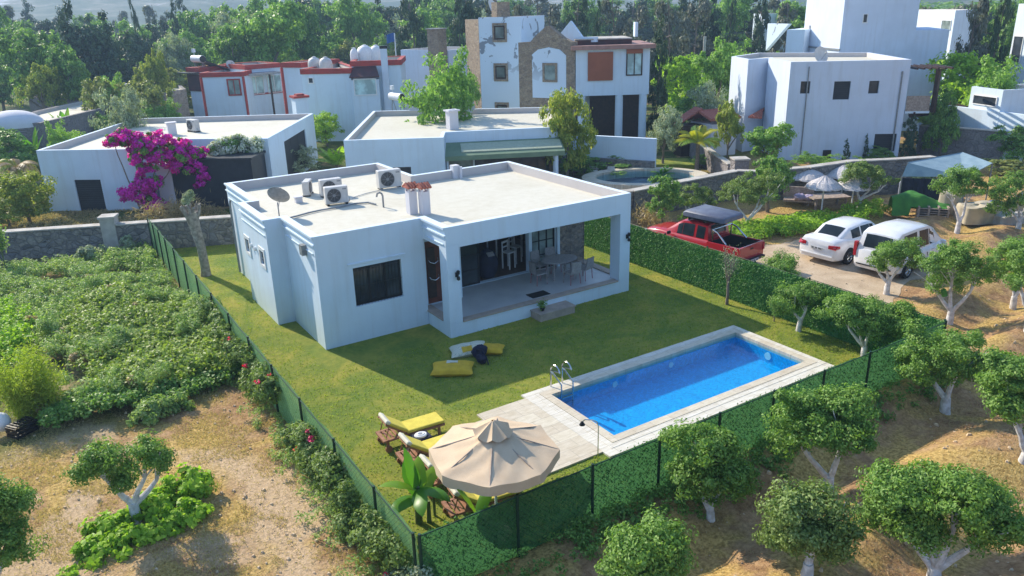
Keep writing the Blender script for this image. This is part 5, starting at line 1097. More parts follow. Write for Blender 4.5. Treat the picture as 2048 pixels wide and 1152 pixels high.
bush('agave','spiky grey shrub close to the fence end at the back wall','shrub',[(0,0,.4,.4,.4,.45)],1500,.28,'olive',75,.12,(-3.5,15.4),aspect=.18)
# black crate and white sack
r=empty('plastic_crate','black slatted plastic crate lying in the dry field at the left edge','crate',(-8.25,-.75,.2),R(35)); mb=MB()
for (a,b,c,d) in ((-.3,.3,-.2,-.18),(-.3,.3,.18,.2),(-.3,-.28,-.18,.18),(.28,.3,-.18,.18)):
    for z in (0,.1,.2): mb.box(a,b,c,d,z+.0,z+.07)
mb.box(-.28,.28,-.18,.18,.0,.02)
for i in range(6): mb.box(-.27+i*.1,-.22+i*.1,-.18,.18,.28,.30)
mb.build('slats',M['black'],r)
r=wempty('sack','white bulging sack at the left edge above the black crate','sack',(-8.7,-.35,.2)); mb=MB(); mb.ell((-8.7,-.35,.45),.24,.22,.26,18,12,noise=.1,seed=9); mb.build('body',M['whitepaint'],r,smooth=True)

# ---------------------------------------------------------------- neighbouring houses
def rect(a,b,d):
    e=(Vector(b)-Vector(a)).normalized(); v=Vector((-e.y,e.x))*d; return [tuple(a),tuple(b),(b[0]+v.x,b[1]+v.y),(a[0]+v.x,a[1]+v.y)]
def lerp2(a,b,t): return (a[0]+(b[0]-a[0])*t,a[1]+(b[1]-a[1])*t)
# --- single storey house with the bougainvillea (left)
A0=(-6.01,27.70); A1=(-1.55,24.34); A3=(5.27,22.91); A4=(11.3,32.5); A5=(0.57,39.29)
A2=(.24,27.2)
OA={0:[(1.80,3.32,-0.48,1.75)],3:[(3.2,8.6,.2,2.7)]}
hA=house('flat_roofed_house','white single storey house with magenta bougainvillea at its front corner','house',[A0,A1,A2,A3,A4,A5],3.4,ops=OA,wm='white')
frame_in(hA,A0,A1,OA[0][0],.1,M['dark'],M['dark'],1,1,.05,name='roller_shutter',shut=M['dark'])
frame_in(hA,A3,A4,OA[3][0],.1,M['dark'],M['dark'],3,1,.05,name='roller_shutter',shut=M['dark'])
mb=MB(); v=[(0.05,23.95),(3.75,21.25),(5.2,23.35),(1.5,26.05)]
walls(mb,v,-.05,2.6,.08,{}); mb.prism(inset(v,-.1),2.6,2.72); mb.build('shuttered_veranda',M['dark'],hA)
mb=MB(); mb.prism([(-.66,24.42),(.02,23.9),(.3,24.3),(-.38,24.82)],-.05,2.45); mb.build('pillar',M['lilac'],hA)
for (px0,h_) in (((1.63,31.25),.75),):
    mb=MB(); x,y=px0; mb.box(x-.25,x+.25,y-.2,y+.2,3.04,3.04+h_); mb.box(x-.32,x+.32,y-.27,y+.27,3.04+h_,3.1+h_); mb.build('chimney',M['lilac'],hA)
b=(3.02,31.68); ac((b[0],b[1],3.06),R(-70),'air conditioner on the roof of the bougainvillea house beside its chimney',1.15,group=None)
# --- middle house with green awning
B0=(8.13,18.49); B1=(12.75,15.63); B2=(13.75,17.3); B3=(19.59,14.52); B4=(25.2,22.4); B5=(14.71,29.79)
OB={0:[(2.54,3.55,1.50,1.95)],2:[(.1,1.5,.0,2.55),(1.6,6.2,.0,2.5)]}
hB=house('awning_house','white single storey house with a long green awning behind the villa','house',[B0,B1,B2,B3,B4,B5],3.5,ops=OB,wm='white')
frame_in(hB,B0,B1,OB[0][0],.1,M['dark'],M['glass'],1,1,.05)
frame_in(hB,B2,B3,(.1,1.5,.0,2.55),.12,M['greymetal'],M['glassgreen'],1,2,.07,name='door')
frame_in(hB,B2,B3,(1.6,6.2,.0,2.5),.2,M['dark'],M['glass'],5,1,.06,name='glass_door')
eB=(Vector(B3)-Vector(B2)).normalized(); nB=Vector((eB.y,-eB.x)); a=Vector(B2)+eB*-.15; b=Vector(B3)+eB*.15
def P3(v,z): return (v.x,v.y,z)
mb=MB(); f0=a+nB*1.5; f1=b+nB*1.5; mb.sheared([P3(a+nB*.02,2.86),P3(f0,2.34),P3(f1,2.34),P3(b+nB*.02,2.86)],[P3(a+nB*.02,2.90),P3(f0,2.38),P3(f1,2.38),P3(b+nB*.02,2.90)]); mb.sheared([P3(f0,2.12),P3(f0+nB*.02,2.12),P3(f1+nB*.02,2.12),P3(f1,2.12)],[P3(f0,2.37),P3(f0+nB*.02,2.37),P3(f1+nB*.02,2.37),P3(f1,2.37)])
M['awning']=plain('green_awning_fabric',(.20,.27,.17),.85,c2=(.15,.22,.14),sc=1.5); aw=mb.build('awning',M['awning'],hB)
mb=MB(); g0=a.lerp(b,.14); g1=b-eB*.1; h0=g0+nB*1.2; h1=g1+nB*1.2; mb.sheared([P3(g0+nB*.3,2.83),P3(h0,2.50),P3(h1,2.50),P3(g1+nB*.3,2.83)],[P3(g0+nB*.3,2.87),P3(h0,2.54),P3(h1,2.54),P3(g1+nB*.3,2.87)]); mb.build('faded_panel',plain('faded_awning_fabric',(.40,.44,.32),.85,c2=(.34,.38,.28)),aw)
for t in (.02,.93): p=a.lerp(b,t)+nB*1.35; mb=MB(); mb.tube([P3(p,0),P3(p,2.4)],.11 if t>.5 else .05,8); mb.build('post',M['white'],hB)
x,y=(15.77,20.16); mb=MB(); mb.box(x-.3,x+.3,y-.25,y+.25,3.1,4.25); mb.box(x-.4,x+.4,y-.35,y+.35,4.25,4.33); mb.build('chimney',M['lilac'],hB)
def heater(loc,rz,label,sc=1,tank='whitepaint',group='solar water heaters'):
    r=empty('solar_water_heater',label,'water heater',loc,rz,group); r.scale=(sc,)*3
    mb=MB(); mb.tube([(-.75,0,1.15),(.75,0,1.15)],.27,18); mb.build('tank',M[tank],r,smooth=True)
    mb=MB(); mb.tube([(.751,0,1.15),(.78,0,1.15)],.25,18); mb.build('tank_end',M['black'],r)
    mb=MB(); mb.obox((0,1.1,.62),1.7,2.1,.07,rx=R(-24)); mb.build('collector',M['dark'],r)
    for x in (-.6,.6):
        for q in ([(x,-.1,0),(x,0,1.0)],[(x,.3,0),(x,0,1.0)],[(x,2.0,0),(x,2.0,.25)]): mb=MB(); mb.tube(q,.025,6); mb.build('stand_leg',M['greymetal'],r)
    mb=MB(); mb.tube([(-.5,0,1.4),(-.5,0,1.62)],.02,6); mb.box(-.65,-.4,-.1,.1,1.62,1.9); mb.build('header_tank',M[tank],r); return r
x,y=(16.67,30.02); heater((x,y,3.15),R(-85),'solar water heater with white tank on the awning house roof',1.0)
x,y=(19.93,25.60); dish((x,y,3.15),R(180),'pale satellite dish near the chimney of the awning house roof',.5,R(20),mat='acwhite',h=.45)
x,y=(19.42,26.11); ac((x,y,3.15),R(20),'air conditioner behind the chimney on the awning house roof',1.0,group=None)
# --- red trimmed houses
def taper(a,b,d,near,cut):
    p=rect(a,b,d); e=(Vector(b)-Vector(a)).normalized(); v=Vector((-e.y,e.x)); return [p[0],p[1],(b[0]+v.x*near,b[1]+v.y*near),(p[2][0]-e.x*cut,p[2][1]-e.y*cut),p[3]]
def rhouse(name,label,a,b,d,z1,ops,zr='redtrim'):
    p=rect(a,b,d) if not isinstance(d,tuple) else taper(a,b,*d); h=house(name,label,'house',p,z1,ops=ops,wm='white',cap=.0)
    mb=MB(); o=inset(p,-.08); i2=inset(p,.28); n=len(p)
    for z0,zz in ((z1-.38,z1+.03),):
        A=[(q[0],q[1],z0) for q in o];B=[(q[0],q[1],zz) for q in o];C=[(q[0],q[1],zz) for q in i2];Dd=[(q[0],q[1],zz-.05) for q in i2]
        q=[(i,(i+1)%n,(i+1)%n+n,i+n) for i in range(n)]; mb.add(A+B,q);mb.add(B+C,q);mb.add(C+Dd,q)
    mb.build('red_parapet_band',M[zr],h); return h,p
ra=(8.85,55.79); rb=(12.10,53.52); zc=5.0
OC={0:[(2.55,3.35,2.2,3.5)]}
C1,pc=rhouse('red_trimmed_house','white house with red roof band and red framed window at the left of the pair',ra,rb,(8,2.2,2.6),5.17,{0:[(4.41,5.69,2.46,4.14)]} if False else {})
def corner_strip(h,p,idx,z1,w=.16):
    for i in idx:
        x,y=p[i]; mb=MB(); mb.box(x-w/2-.03,x+w/2+.03,y-w/2-.03,y+w/2+.03,0,z1-.4); mb.build('corner_band',M['redtrim'],h)
zC=5.17
corner_strip(C1,pc,(0,1),zC,.14)
def wallbox(h,a,b,s0,s1,z0,z1,d0,d1,mat,name):
    a=Vector(a);b=Vector(b);e=(b-a).normalized();o=Vector((e.y,-e.x)); L=(b-a).length; q=[a+e*(L*s0)+o*d0,a+e*(L*s0)+o*d1,a+e*(L*s1)+o*d1,a+e*(L*s1)+o*d0]
    mb=MB(); mb.sheared([P3(v,z0) for v in q],[P3(v,z1) for v in q]); return mb.build(name,M[mat],h)
def win(h,a,b,s0,s1,z0,z1,fm='redtrim',pm='glass',fw=.14,name='window',mull=1,d=.02):
    a=Vector(a);b=Vector(b);L=(b-a).length
    f=MB(); e=(b-a).normalized();o=Vector((e.y,-e.x))
    def bx(mb,u0,u1,w0,w1,d0,d1):
        q=[a+e*u0+o*d0,a+e*u0+o*d1,a+e*u1+o*d1,a+e*u1+o*d0]; mb.sheared([P3(v,w0) for v in q],[P3(v,w1) for v in q])
    u0,u1=L*s0,L*s1
    bx(f,u0,u0+fw,z0,z1,.002,.07);bx(f,u1-fw,u1,z0,z1,.002,.07);bx(f,u0+fw,u1-fw,z0,z0+fw,.002,.07);bx(f,u0+fw,u1-fw,z1-fw,z1,.002,.07)
    for k in range(1,mull): u=u0+(u1-u0)*k/mull; bx(f,u-.03,u+.03,z0+fw,z1-fw,.002,.06)
    w=f.build(name,M[fm],h); g=MB(); bx(g,u0+fw,u1-fw,z0+fw,z1-fw,.003,.02); g.build('pane',M[pm],w); return w
win(C1,pc[0],pc[1],.60,.92,3.08,4.60,'redtrim','glassgreen',.12,mull=2)
# its set back wings
wl0=(8.63,60.42); wl1=(9.41,58.74); C1b,pcb=rhouse('red_trimmed_house_wing','narrow shuttered wing at the left end of the red trimmed houses',wl0,wl1,5,5.47,{})
wallbox(C1b,wl0,wl1,.0,.95,3.30,4.87,.01,.12,'maroon','shutter'); wallbox(C1b,wl0,wl1,-.35,1.0,4.97,5.06,.0,.7,'dark','awning')
wr0=(13.01,55.87); wr1=(16.57,56.43); C1c,pcc=rhouse('red_trimmed_house_porch_wing','porch wing with dark timber verandas between the two red trimmed houses',wr0,wr1,5,5.60,{})
for s0,s1 in ((.02,.45),(.55,.95)):
    win(C1c,wr0,wr1,s0,s1,2.87,4.57,'whitepaint','glassblue',.06,mull=2)
wallbox(C1c,wr0,wr1,-.25,.8,4.72,4.90,0,1.3,'greymetal','awning'); wallbox(C1c,wr0,wr1,0,1.0,2.92-.12,2.97,.005,.06,'redtrim','sill_band')
for s in (-.15,.48,.98): wallbox(C1c,wr0,wr1,s,s+.04,0,4.72,1.1,1.25,'wood_dark','veranda_post')
c0=(13.90,42.08); c1=(17.05,39.36); zD=5.81
C2,pd=rhouse('red_trimmed_house','larger white house with red roof band and roof water tanks',c0,c1,(9,1.4,4.2),zD,{})
win(C2,c0,c1,.12,.24,4.67,5.19,'whitepaint','glass',.08)
q0=(14.07,47.79); q1=(15.14,45.88); C2b,pq=rhouse('red_trimmed_house_side_wing','small set back wing left of the larger red trimmed house',q0,q1,5,6.09,{}); corner_strip(C2b,pq,(0,),6.09,.2)
c2=(17.37,39.88); c3=(20.85,37.96); C2c,pe=rhouse('red_trimmed_house_bay_wing','wing with a curtained bay window at the right of the red trimmed houses',c2,c3,6,6.31,{})
wallbox(C2c,c2,c3,.0,.55,0,4.93,.0,1.0,'white','bay'); 
e_=(Vector(c3)-Vector(c2)).normalized(); o_=Vector((e_.y,-e_.x)); ba=Vector(c2)+o_*1.0; bb=Vector(c2)+e_*((Vector(c3)-Vector(c2)).length*.55)+o_*1.0
win(C2c,ba,bb,.08,.92,3.70,5.03,'whitepaint','glassblue',.08,mull=1)
mb=MB(); za,zb_=5.10,5.91; fa=ba+o_*.2-e_*.1; fb=bb+o_*.2+e_*.1; ga=Vector(c2)+o_*.05+e_*.2; gb=bb-o_*.95-e_*.2; mb.sheared([P3(fa,za),P3(fb,za),P3(bb-o_*.98,za),P3(Vector(c2)+o_*.02,za)],[P3(fa,za+.08),P3(fb,za+.08),P3(gb,zb_),P3(ga,zb_)]); mb.build('bay_roof',M['maroon'],C2c)
wallbox(C2c,c2,c3,.62,.75,0,7.44,.03,.45,'whiteold','chimney_stack'); wallbox(C2c,c2,c3,.61,.76,7.25,7.48,.02,.46,'black','chimney_cap')
for (px,py,d,r_) in ((622,124,68,.6),(640,124,67.5,.6)):
    pass
def tank(x,y,z,rx,label,mat='whitepaint',horiz=False,h=1.1):
    r=empty('water_tank',label,'water tank',(x,y,z),0,'roof water tanks'); mb=MB()
    mb.lathe((0,0,0),[(rx*.9,0),(rx,.1),(rx,h*.6),(rx*.8,h*.85),(rx*.3,h),(.01,h)],18); mb.build('shell',M[mat],r,smooth=True)
    mb=MB(); mb.lathe((0,0,h),[(.16,-.03),(.16,.05),(.01,.07)],12); mb.build('lid',M[mat],r)
x,y=(15.93,44.56); tank(x,y,zD-.33,.55,'left one of two grey white tanks on the larger red trimmed house','acwhite'); x,y=(16.47,43.31); tank(x,y,zD-.33,.55,'right one of two grey white tanks on the larger red trimmed house','acwhite')
zE=6.31
x,y=(19.76,42.58); tank(x,y,zE-.3,.7,'round white water tank nearest the blackened chimney','whitepaint',h=1.4); x,y=(20.63,42.22); tank(x,y,zE-.3,.62,'round white water tank right beside the blackened chimney','whitepaint',h=1.35); x,y=(18.74,42.46); tank(x,y,zE-.3,.35,'slim white water tank left of the round ones','whitepaint',h=1.2)
x,y=(9.65,59.71); heater((x,y,zC-.35),R(-75),'solar water heater on a tall stand on the red trimmed house roof',1.25)
x,y=(12.55,59.59); dish((x,y,zC-.35),R(190),'small dish on the red trimmed house roof right of the heater',.45,R(30))
# low stone building right of it with blue flagged mast, thin sheds
k0=(26.74,50.44); k1=(29.01,44.83); kk=house('stone_annex','low pale building with a stone chimney behind the pepper tree','house',rect(k0,k1,6),6.51,wm='whiteold',rm='roof2')
wallbox(kk,k0,k1,.76,.98,0,8.40,.02,1.2,'stonewarm','stone_chimney'); wallbox(kk,k0,k1,.74,1.0,8.40,8.49,-.02,1.3,'concrete','chimney_cap')
# --- tall stone and white house
t0=(25.74,33.48); t1=(27.74,30.47); zT=9.41
dh=wempty('stone_villa','tall white and stone house with peeling paint, gable and porch','house',t0)
t0v,t1v=Vector(t0),Vector(t1)
TT=rect(t0,t1,5); house('','','',TT,zT,par=.3,wm='blue_peel' if False else 'whiteold',root=dh,part='tower_wall')
def peelm():
    m,nt,b,o=newmat('peeling_white_paint'); b.inputs['Roughness'].default_value=.9; v=coords(nt,world=True)
    f=ramp(nt,noise(nt,v,.9,4,.55,.6),[(.585,(0,0,0)),(.60,(1,1,1))]); sp=N(nt,'SeparateXYZ'); nt.links.new(v,sp.inputs[0])
    z=N(nt,'MapRange'); z.inputs[1].default_value=4.6; z.inputs[2].default_value=6.6; nt.links.new(sp.outputs[2],z.inputs[0]); q=N(nt,'Math',operation='MULTIPLY'); nt.links.new(f,q.inputs[0]); nt.links.new(z.outputs[0],q.inputs[1])
    nt.links.new(mixc(nt,q.outputs[0],(.62,.72,.82),(.24,.27,.31)),b.inputs['Base Color']); return m
M['peel']=peelm()
for o in dh.children: o.data.materials[0]=M['peel']
def dz_(px,py,p): return 0
for (py0,py1) in ((48,84),(127,162),(205,214)):
    z1_={48:8.97,127:5.96,205:2.93}[py0]; z0_={48:7.55,127:4.57,205:1.50}[py0]
    win(dh,t0,t1,.33,.67,z0_,z1_,'stonewarm','glassgreen',.16)
    win(dh,t0v+ (t1v-t0v)*.33,t0v+(t1v-t0v)*.67,.12,.88,z0_+.2,z1_-.2,'wood_dark','glassgreen',.1,name='casement')
s0=(27.04,37.92); s1=(26.58,34.95); house('','','',rect(s0,s1,4),9.25,par=.2,wm='stonewarm',root=dh,part='stone_wing')
m0=(25.35,27.25); m1=(27.50,23.28); mz=7.71; pk=8.76
m0v,m1v=Vector(m0),Vector(m1); em=(m1v-m0v).normalized(); om=Vector((em.y,-em.x)); Lm=(m1v-m0v).length
mb=MB(); prof=[(0,0),(1,0),(1,mz),(.93,mz),(.80,mz+.25),(.56,pk),(.50,pk),(.30,mz+.35),(.22,mz+.0),(0,mz-.05)]
pts=[m0v+em*(Lm*s) for s,_ in prof]; mb.sheared([P3(p-om*.5,z) for p,(s,z) in zip(pts,prof)],[P3(p,z) for p,(s,z) in zip(pts,prof)]); 
mb.f=[f if i else f for i,f in enumerate(mb.f)]; mb.build('stone_gable',M['stonewarm'],dh)
mb=MB(); z0a,z1a=3.79,7.33; ap=[(.25,z0a),(.85,z0a),(.85,z1a-.55),(.74,z1a-.15),(.55,z1a),(.36,z1a-.15),(.25,z1a-.5)]
pts=[m0v+em*(Lm*s) for s,_ in ap]; mb.sheared([P3(p+om*.003,z) for p,(s,z) in zip(pts,ap)],[P3(p+om*.05,z) for p,(s,z) in zip(pts,ap)]); mb.build('arched_panel',M['peel'],dh)
win(dh,m0v+om*.05,m1v+om*.05,.44,.70,4.93,6.26,'stonewarm','glassgreen',.16)
mb=MB(); body=rect(m0v-om*.51,m1v-om*.51,5); mb.prism(body,0,mz-.3); mb.build('rear_block',M['white'],dh)
mb=MB(); g=[(.55,mz-.1),(1.25,mz-.1),(1.25,mz+.25),(1.0,mz+.25),(.80,9.06),(.58,mz+.3)]
pts=[m0v+em*(Lm*s)-om*1.2 for s,_ in g]; mb.sheared([P3(p-om*.3,z) for p,(s,z) in zip(pts,g)],[P3(p,z) for p,(s,z) in zip(pts,g)]); mb.build('white_gable',M['white'],dh)
w0=(27.44,23.08); w1=(31.84,20.32); zw=7.14; zu=3.99
w0v,w1v=Vector(w0),Vector(w1); ew=(w1v-w0v).normalized(); ow=Vector((ew.y,-ew.x)); Lw=(w1v-w0v).length
WP=rect(w0,w1,6); mb=MB(); mb.prism(WP,zu,zw); mb.build('upper_floor_wall',M['white'],dh)
mb=MB(); mb.prism(inset(WP,-.35),zw+.002,zw+.28); mb.build('tiled_eaves',M['pinktile'],dh)
mb=MB(); mb.prism(rect(w0v+ew*.05-ow*.9,w0v+ew*(Lw*.78)-ow*.9,4),zw+.28,zw+.62); mb.build('roof_block',M['maroon'],dh); mb=MB(); mb.prism(rect(w0v+ew*.0-ow*.8,w0v+ew*(Lw*.78)-ow*.8,4.2),zw+.621,zw+.70); mb.build('roof_slab',M['stonecap'],dh)
wallbox(dh,w0,w1,.16,.50,5.03,6.97,.01,.1,'brownshut','roller_shutter')
win(dh,w0,w1,.68,.90,5.31,7.08,'wood_dark','glassblue',.08,mull=2)
wallbox(dh,w0,w1,.68,.90,6.81,7.11,.075,.12,'brownshut','shutter_box')
mb=MB(); mb.prism(rect(w0v-ow*2.5,w1v-ow*2.5,3.4),0,zu-.002); mb.build('ground_floor_wall',M['wood_dark'],dh)
for s in (.08,.60,.93):
    p=w0v+ew*(Lw*s)-ow*.25; mb=MB(); mb.tube([P3(p,0),P3(p,zu)],.28,14); mb.build('porch_column',M['white'],dh,smooth=True)
wallbox(dh,w0,w1,.86,.90,zw+.7,zw+1.7,-3,-2.2,'white','chimney'); 
mb=MB(); p=t0v.lerp(t1v,.86)-Vector((0,-2)); mb.box(p.x-.6,p.x+.6,p.y-.4,p.y+.4,zT-.2,10.51); mb.build('stone_chimney',M['stonewarm'],dh)
x,y=(28.02,35.03); dish((x,y,zT-.3),R(215),'big satellite dish on the tower of the stone house',.85,R(25),h=.7)
for (px,lab) in ((1195,'pale armchair in the shade of the stone house porch near its middle'),(1272,'pale armchair in the shade of the stone house porch at its right end')):
    pass
x,y=(28.54,21.84); chair((x,y,0),R(30),'pale chair in the shaded porch left of the wide white column',M['rattan'],M['rattan'],'chairs in the porch of the stone house',name='porch_chair')
x,y=(30.55,20.14); chair((x,y,0),R(-40),'pale chair in the shaded porch right of the wide white column',M['rattan'],M['rattan'],'chairs in the porch of the stone house',name='porch_chair')
# white garden wall with stone foot
def longwall(name,label,pts,z0,z1,t,mat,cap=None,capt=.06,cat='wall'):
    r=wempty(name,label,cat,pts[0]); mb=MB(); cb=MB()
    for i in range(len(pts)-1):
        a=Vector(pts[i]);b=Vector(pts[i+1]); e=(b-a).normalized(); o=Vector((e.y,-e.x))*t/2
        ze=[z1[i],z1[i+1]] if isinstance(z1,(list,tuple)) else [z1,z1]
        mb.sheared([P3(a+o,z0),P3(b+o,z0),P3(b-o,z0),P3(a-o,z0)],[P3(a+o,ze[0]),P3(b+o,ze[1]),P3(b-o,ze[1]),P3(a-o,ze[0])])
        if cap: o=o*1.25; cb.sheared([P3(a+o,ze[0]+.002),P3(b+o,ze[1]+.002),P3(b-o,ze[1]+.002),P3(a-o,ze[0]+.002)],[P3(a+o,ze[0]+capt),P3(b+o,ze[1]+capt),P3(b-o,ze[1]+capt),P3(a-o,ze[0]+capt)])
    mb.build('wall',M[mat],r)
    if cap: cb.build('coping',M[cap],r)
    return r
g0=(22.34,19.01); g1=(25.83,12.94); r=longwall('garden_wall','white garden wall standing on a grey stone foot below the porch',[g0,g1],.0,2.35,.25,'white')
mb=MB(); a=Vector(g0);b=Vector(g1); e=(b-a).normalized(); o=Vector((e.y,-e.x)); mb.sheared([P3(a+o*.13,0),P3(a+o*.45,0),P3(b+o*.45,0),P3(b+o*.13,0)],[P3(a+o*.13,1.0),P3(a+o*.45,1.0),P3(b+o*.45,1.0),P3(b+o*.13,1.0)]); mb.build('stone_foot',M['stone'],r)
# rear stone wall of the plots
longwall('stone_wall','long grey rubble stone wall behind the lawn and the left field',[(-20,23.1),(-8.5,18.35),(-4.2,16.55),(.74,14.45),(9.2,10.65)],-.1,1.25,.4,'stone','stonecap')
r=wempty('wall_pier','square stone pier rising above the back wall left of the fence end','pier',(-4.0,16.5)); mb=MB(); mb.obox((-4.05,16.5,.75),.62,.62,1.7,rz=R(-23)); mb.build('pier',M['stonecap'],r); mb=MB(); mb.obox((-4.05,16.5,1.65),.72,.72,.1,rz=R(-23)); mb.build('cap',M['stonecap'],r)
longwall('stone_wall','grey stone wall below the round pool behind the driveway',[(9.2,10.65),(13.5,8.6),(18.2,6.4),(25.2,6.0),(25.9,5.2)],-.2,[1.25,1.3,1.35,1.5,1.5],.4,'stone','stonecap')
longwall('stone_wall','dark stone wall behind the straw parasols',[(25.9,5.2),(27.9,3.6),(30.5,2.9),(33.0,2.1),(35.6,1.3)],-.2,[1.5,1.7,1.8,1.7,1.65],.4,'stone','stonecap')
longwall('stone_wall','weathered pale wall running back from the stone pier to the palm',[(27.48,8.47),(33.64,18.31)],0,[1.2,1.2],.3,'stonegrey','stonecap')
r=wempty('wall_pier','square stone pier between the round pool and the tall lime shrub','pier',(26.90,7.31)); x,y=(26.90,7.31); mb=MB(); mb.obox((x,y,.8),.8,.8,1.9,rz=R(-30)); mb.build('pier',M['stonegrey'],r); mb=MB(); mb.obox((x,y,1.79),.9,.9,.08,rz=R(-30)); mb.build('cap',M['stonecap'],r)
# neighbour's round pool
pc_=(23.59,11.39); r=wempty('round_pool','curved neighbouring pool with a pale stone rim beyond the driveway','swimming pool',(pc_[0],pc_[1],0))
ang=R(-30); Mx=Matrix.Translation((pc_[0],pc_[1],0))@Matrix.Rotation(ang,4,'Z')@Matrix.Diagonal((1.45,1,1,1))
mb=MB(); mb.lathe((0,0,0),[(2.55,-.1),(2.55,.62),(2.0,.62),(2.0,.1)],40,False); T(mb,Mx).build('rim',M['trav'],r)
mb=MB(); mb.lathe((0,0,0),[(.01,.12),(1.99,.12)],40,False); T(mb,Mx).build('basin',M['darkmosaic'],r)
mb=MB(); mb.lathe((0,0,0),[(.01,.48),(1.99,.48)],40,False); w_=T(mb,Mx).build('pool_water_surface',M['water']); w_.name='water'; tag(w_,kind='structure')
mb=MB(); mb.prism([(23.46,16.90),(26.89,15.04),(29.03,12.75),(30.38,14.76),(25.53,19.01)],.0,.35); q=mb.build('raised_lawn',M['lawn']); tag(q,kind='structure')
# --- right white two storey house
F0=(35.89,11.55); F1=(41.64,6.96); L1=(37.76,14.90); L2=(36.27,15.35); L3=(38.08,18.50)
vE=Vector((F1[1]-F0[1],-(F1[0]-F0[0]))).normalized()*-1
Bk=(F1[0]+vE.x*8,F1[1]+vE.y*8); Bl=(L3[0]+vE.x*3+2.5,L3[1]+vE.y*3-1.0)
M1=lerp2(L1,L2,.02); Mr=(L1[0]+.55,L1[1]+.35)
EP=[F0,F1,Bk,Bl,L3,L2,Mr,L1]
OE={0:[(0.74,1.34,4.31,5.08),(2.82,3.85,3.89,5.04),(4.98,5.60,4.24,5.03),(5.74,7.11,0.51,1.66)]}
hE=house('two_storey_house','large white two storey house with four grey windows right of the palm','house',EP,6.3,par=.3,t=.25,wm='whiteold',ops=OE)
for i,o in enumerate(OE[0]): frame_in(hE,F0,F1,o,.15,M['dark'],M['glass'] if i in (0,2) else M['dark'],1,1,.05,name='window',shut=None if i in (0,2) else M['dark'])
eE=(Vector(F1)-Vector(F0)).normalized(); oE=Vector((eE.y,-eE.x))
wallbox(hE,F0,F1,.35,.42,-.05,.65,.01,.06,'black','cellar_window')
mb=MB(); p=Vector(F0)+eE*1.15+oE*.05; mb.tube([P3(p,6.0),P3(p,.2)],.04,6); mb.build('downpipe',M['greymetal'],hE); mb=MB(); p=Vector(F1)-eE*.45+oE*.05; mb.tube([P3(p,5.6),P3(p,.2)],.05,6); mb.build('downpipe',M['greymetal'],hE)
x,y=(38.75,11.62); dish((x,y-.0,6.05),R(170),'satellite dish on the roof edge of the big right house',.55,R(20),h=.35)
mb=MB(); a=Vector(L2);b=Vector(Mr); mb.sheared([P3(a-Vector((.3,.6)),2.45),P3(Vector(L1)-Vector((.9,.6)),2.35),P3(Vector(L1)+Vector((-.1,0)),2.75),P3(b,2.8)],[P3(a-Vector((.3,.6)),2.57),P3(Vector(L1)-Vector((.9,.6)),2.47),P3(Vector(L1)+Vector((-.1,0)),2.95),P3(b,3.0)]); mb.build('porch_roof',M['rooftile'],hE)
# timber pergolas at its right flank
pg=wempty('pergola','dark timber pergola with vine beside the big right house','pergola',(46.47,6.01)); a=(46.47,6.01); b=Vector(F1)+eE*.3
zp=2.9
mb=MB(); mb.box(a[0]-.15,a[0]+.15,a[1]-.15,a[1]+.15,0,zp); mb.build('post',M['wood_dark'],pg)
mb=MB(); ax,ay=a; 
for k in range(9): t=k/8; p0=Vector((b.x+.2,b.y-.2)).lerp(Vector((ax+.5,ay-.2)),t); q=p0+Vector((eE.y,-eE.x))*-3.4; mb.sheared([P3(p0,zp),P3(p0+eE*.12,zp),P3(q+eE*.12,zp),P3(q,zp)],[P3(p0,zp+.14),P3(p0+eE*.12,zp+.14),P3(q+eE*.12,zp+.14),P3(q,zp+.14)])
mb.build('rafter',M['wood_dark'],pg); mb=MB(); q0=Vector((b.x,b.y-.1));q1=Vector((ax+.6,ay-.1)); n_=Vector((eE.y,-eE.x)); mb.sheared([P3(q0,zp-.2),P3(q1,zp-.2),P3(q1-n_*.15,zp-.2),P3(q0-n_*.15,zp-.2)],[P3(q0,zp-.002),P3(q1,zp-.002),P3(q1-n_*.15,zp-.002),P3(q0-n_*.15,zp-.002)]); mb.build('beam',M['wood_dark'],pg)
up=wempty('balcony','balcony with lattice rail and timber post on the flank of the big right house','balcony',F1); p=Vector(F1)+eE*.05
mb=MB(); q=[p,p+eE*1.5,p+eE*1.5-n_*3,p-n_*3]; mb.prism([(v.x,v.y) for v in q],2.95,3.1); mb.build('slab',M['white'],up)
mb=MB(); q=[p+n_*.02,p+eE*1.45+n_*.02,p+eE*1.45-n_*.04,p-n_*.04]; mb.prism([(v.x,v.y) for v in q],3.1,4.05); mb.build('lattice',M['woodpale'],up)
mb=MB(); w_=p+eE*1.7; mb.box(w_.x-.12,w_.x+.12,w_.y-.12,w_.y+.12,3.0,5.7); mb.build('post',M['wood_dark'],up)
mb=MB(); 
for k in range(6): s_=p+eE*(.2+.42*k); mb.sheared([P3(s_+n_*.4,5.7),P3(s_+eE*.1+n_*.4,5.7),P3(s_+eE*.1-n_*2.5,5.7),P3(s_-n_*2.5,5.7)],[P3(s_+n_*.4,5.82),P3(s_+eE*.1+n_*.4,5.82),P3(s_+eE*.1-n_*2.5,5.82),P3(s_-n_*2.5,5.82)])
mb.build('canopy',M['wood_dark'],up)
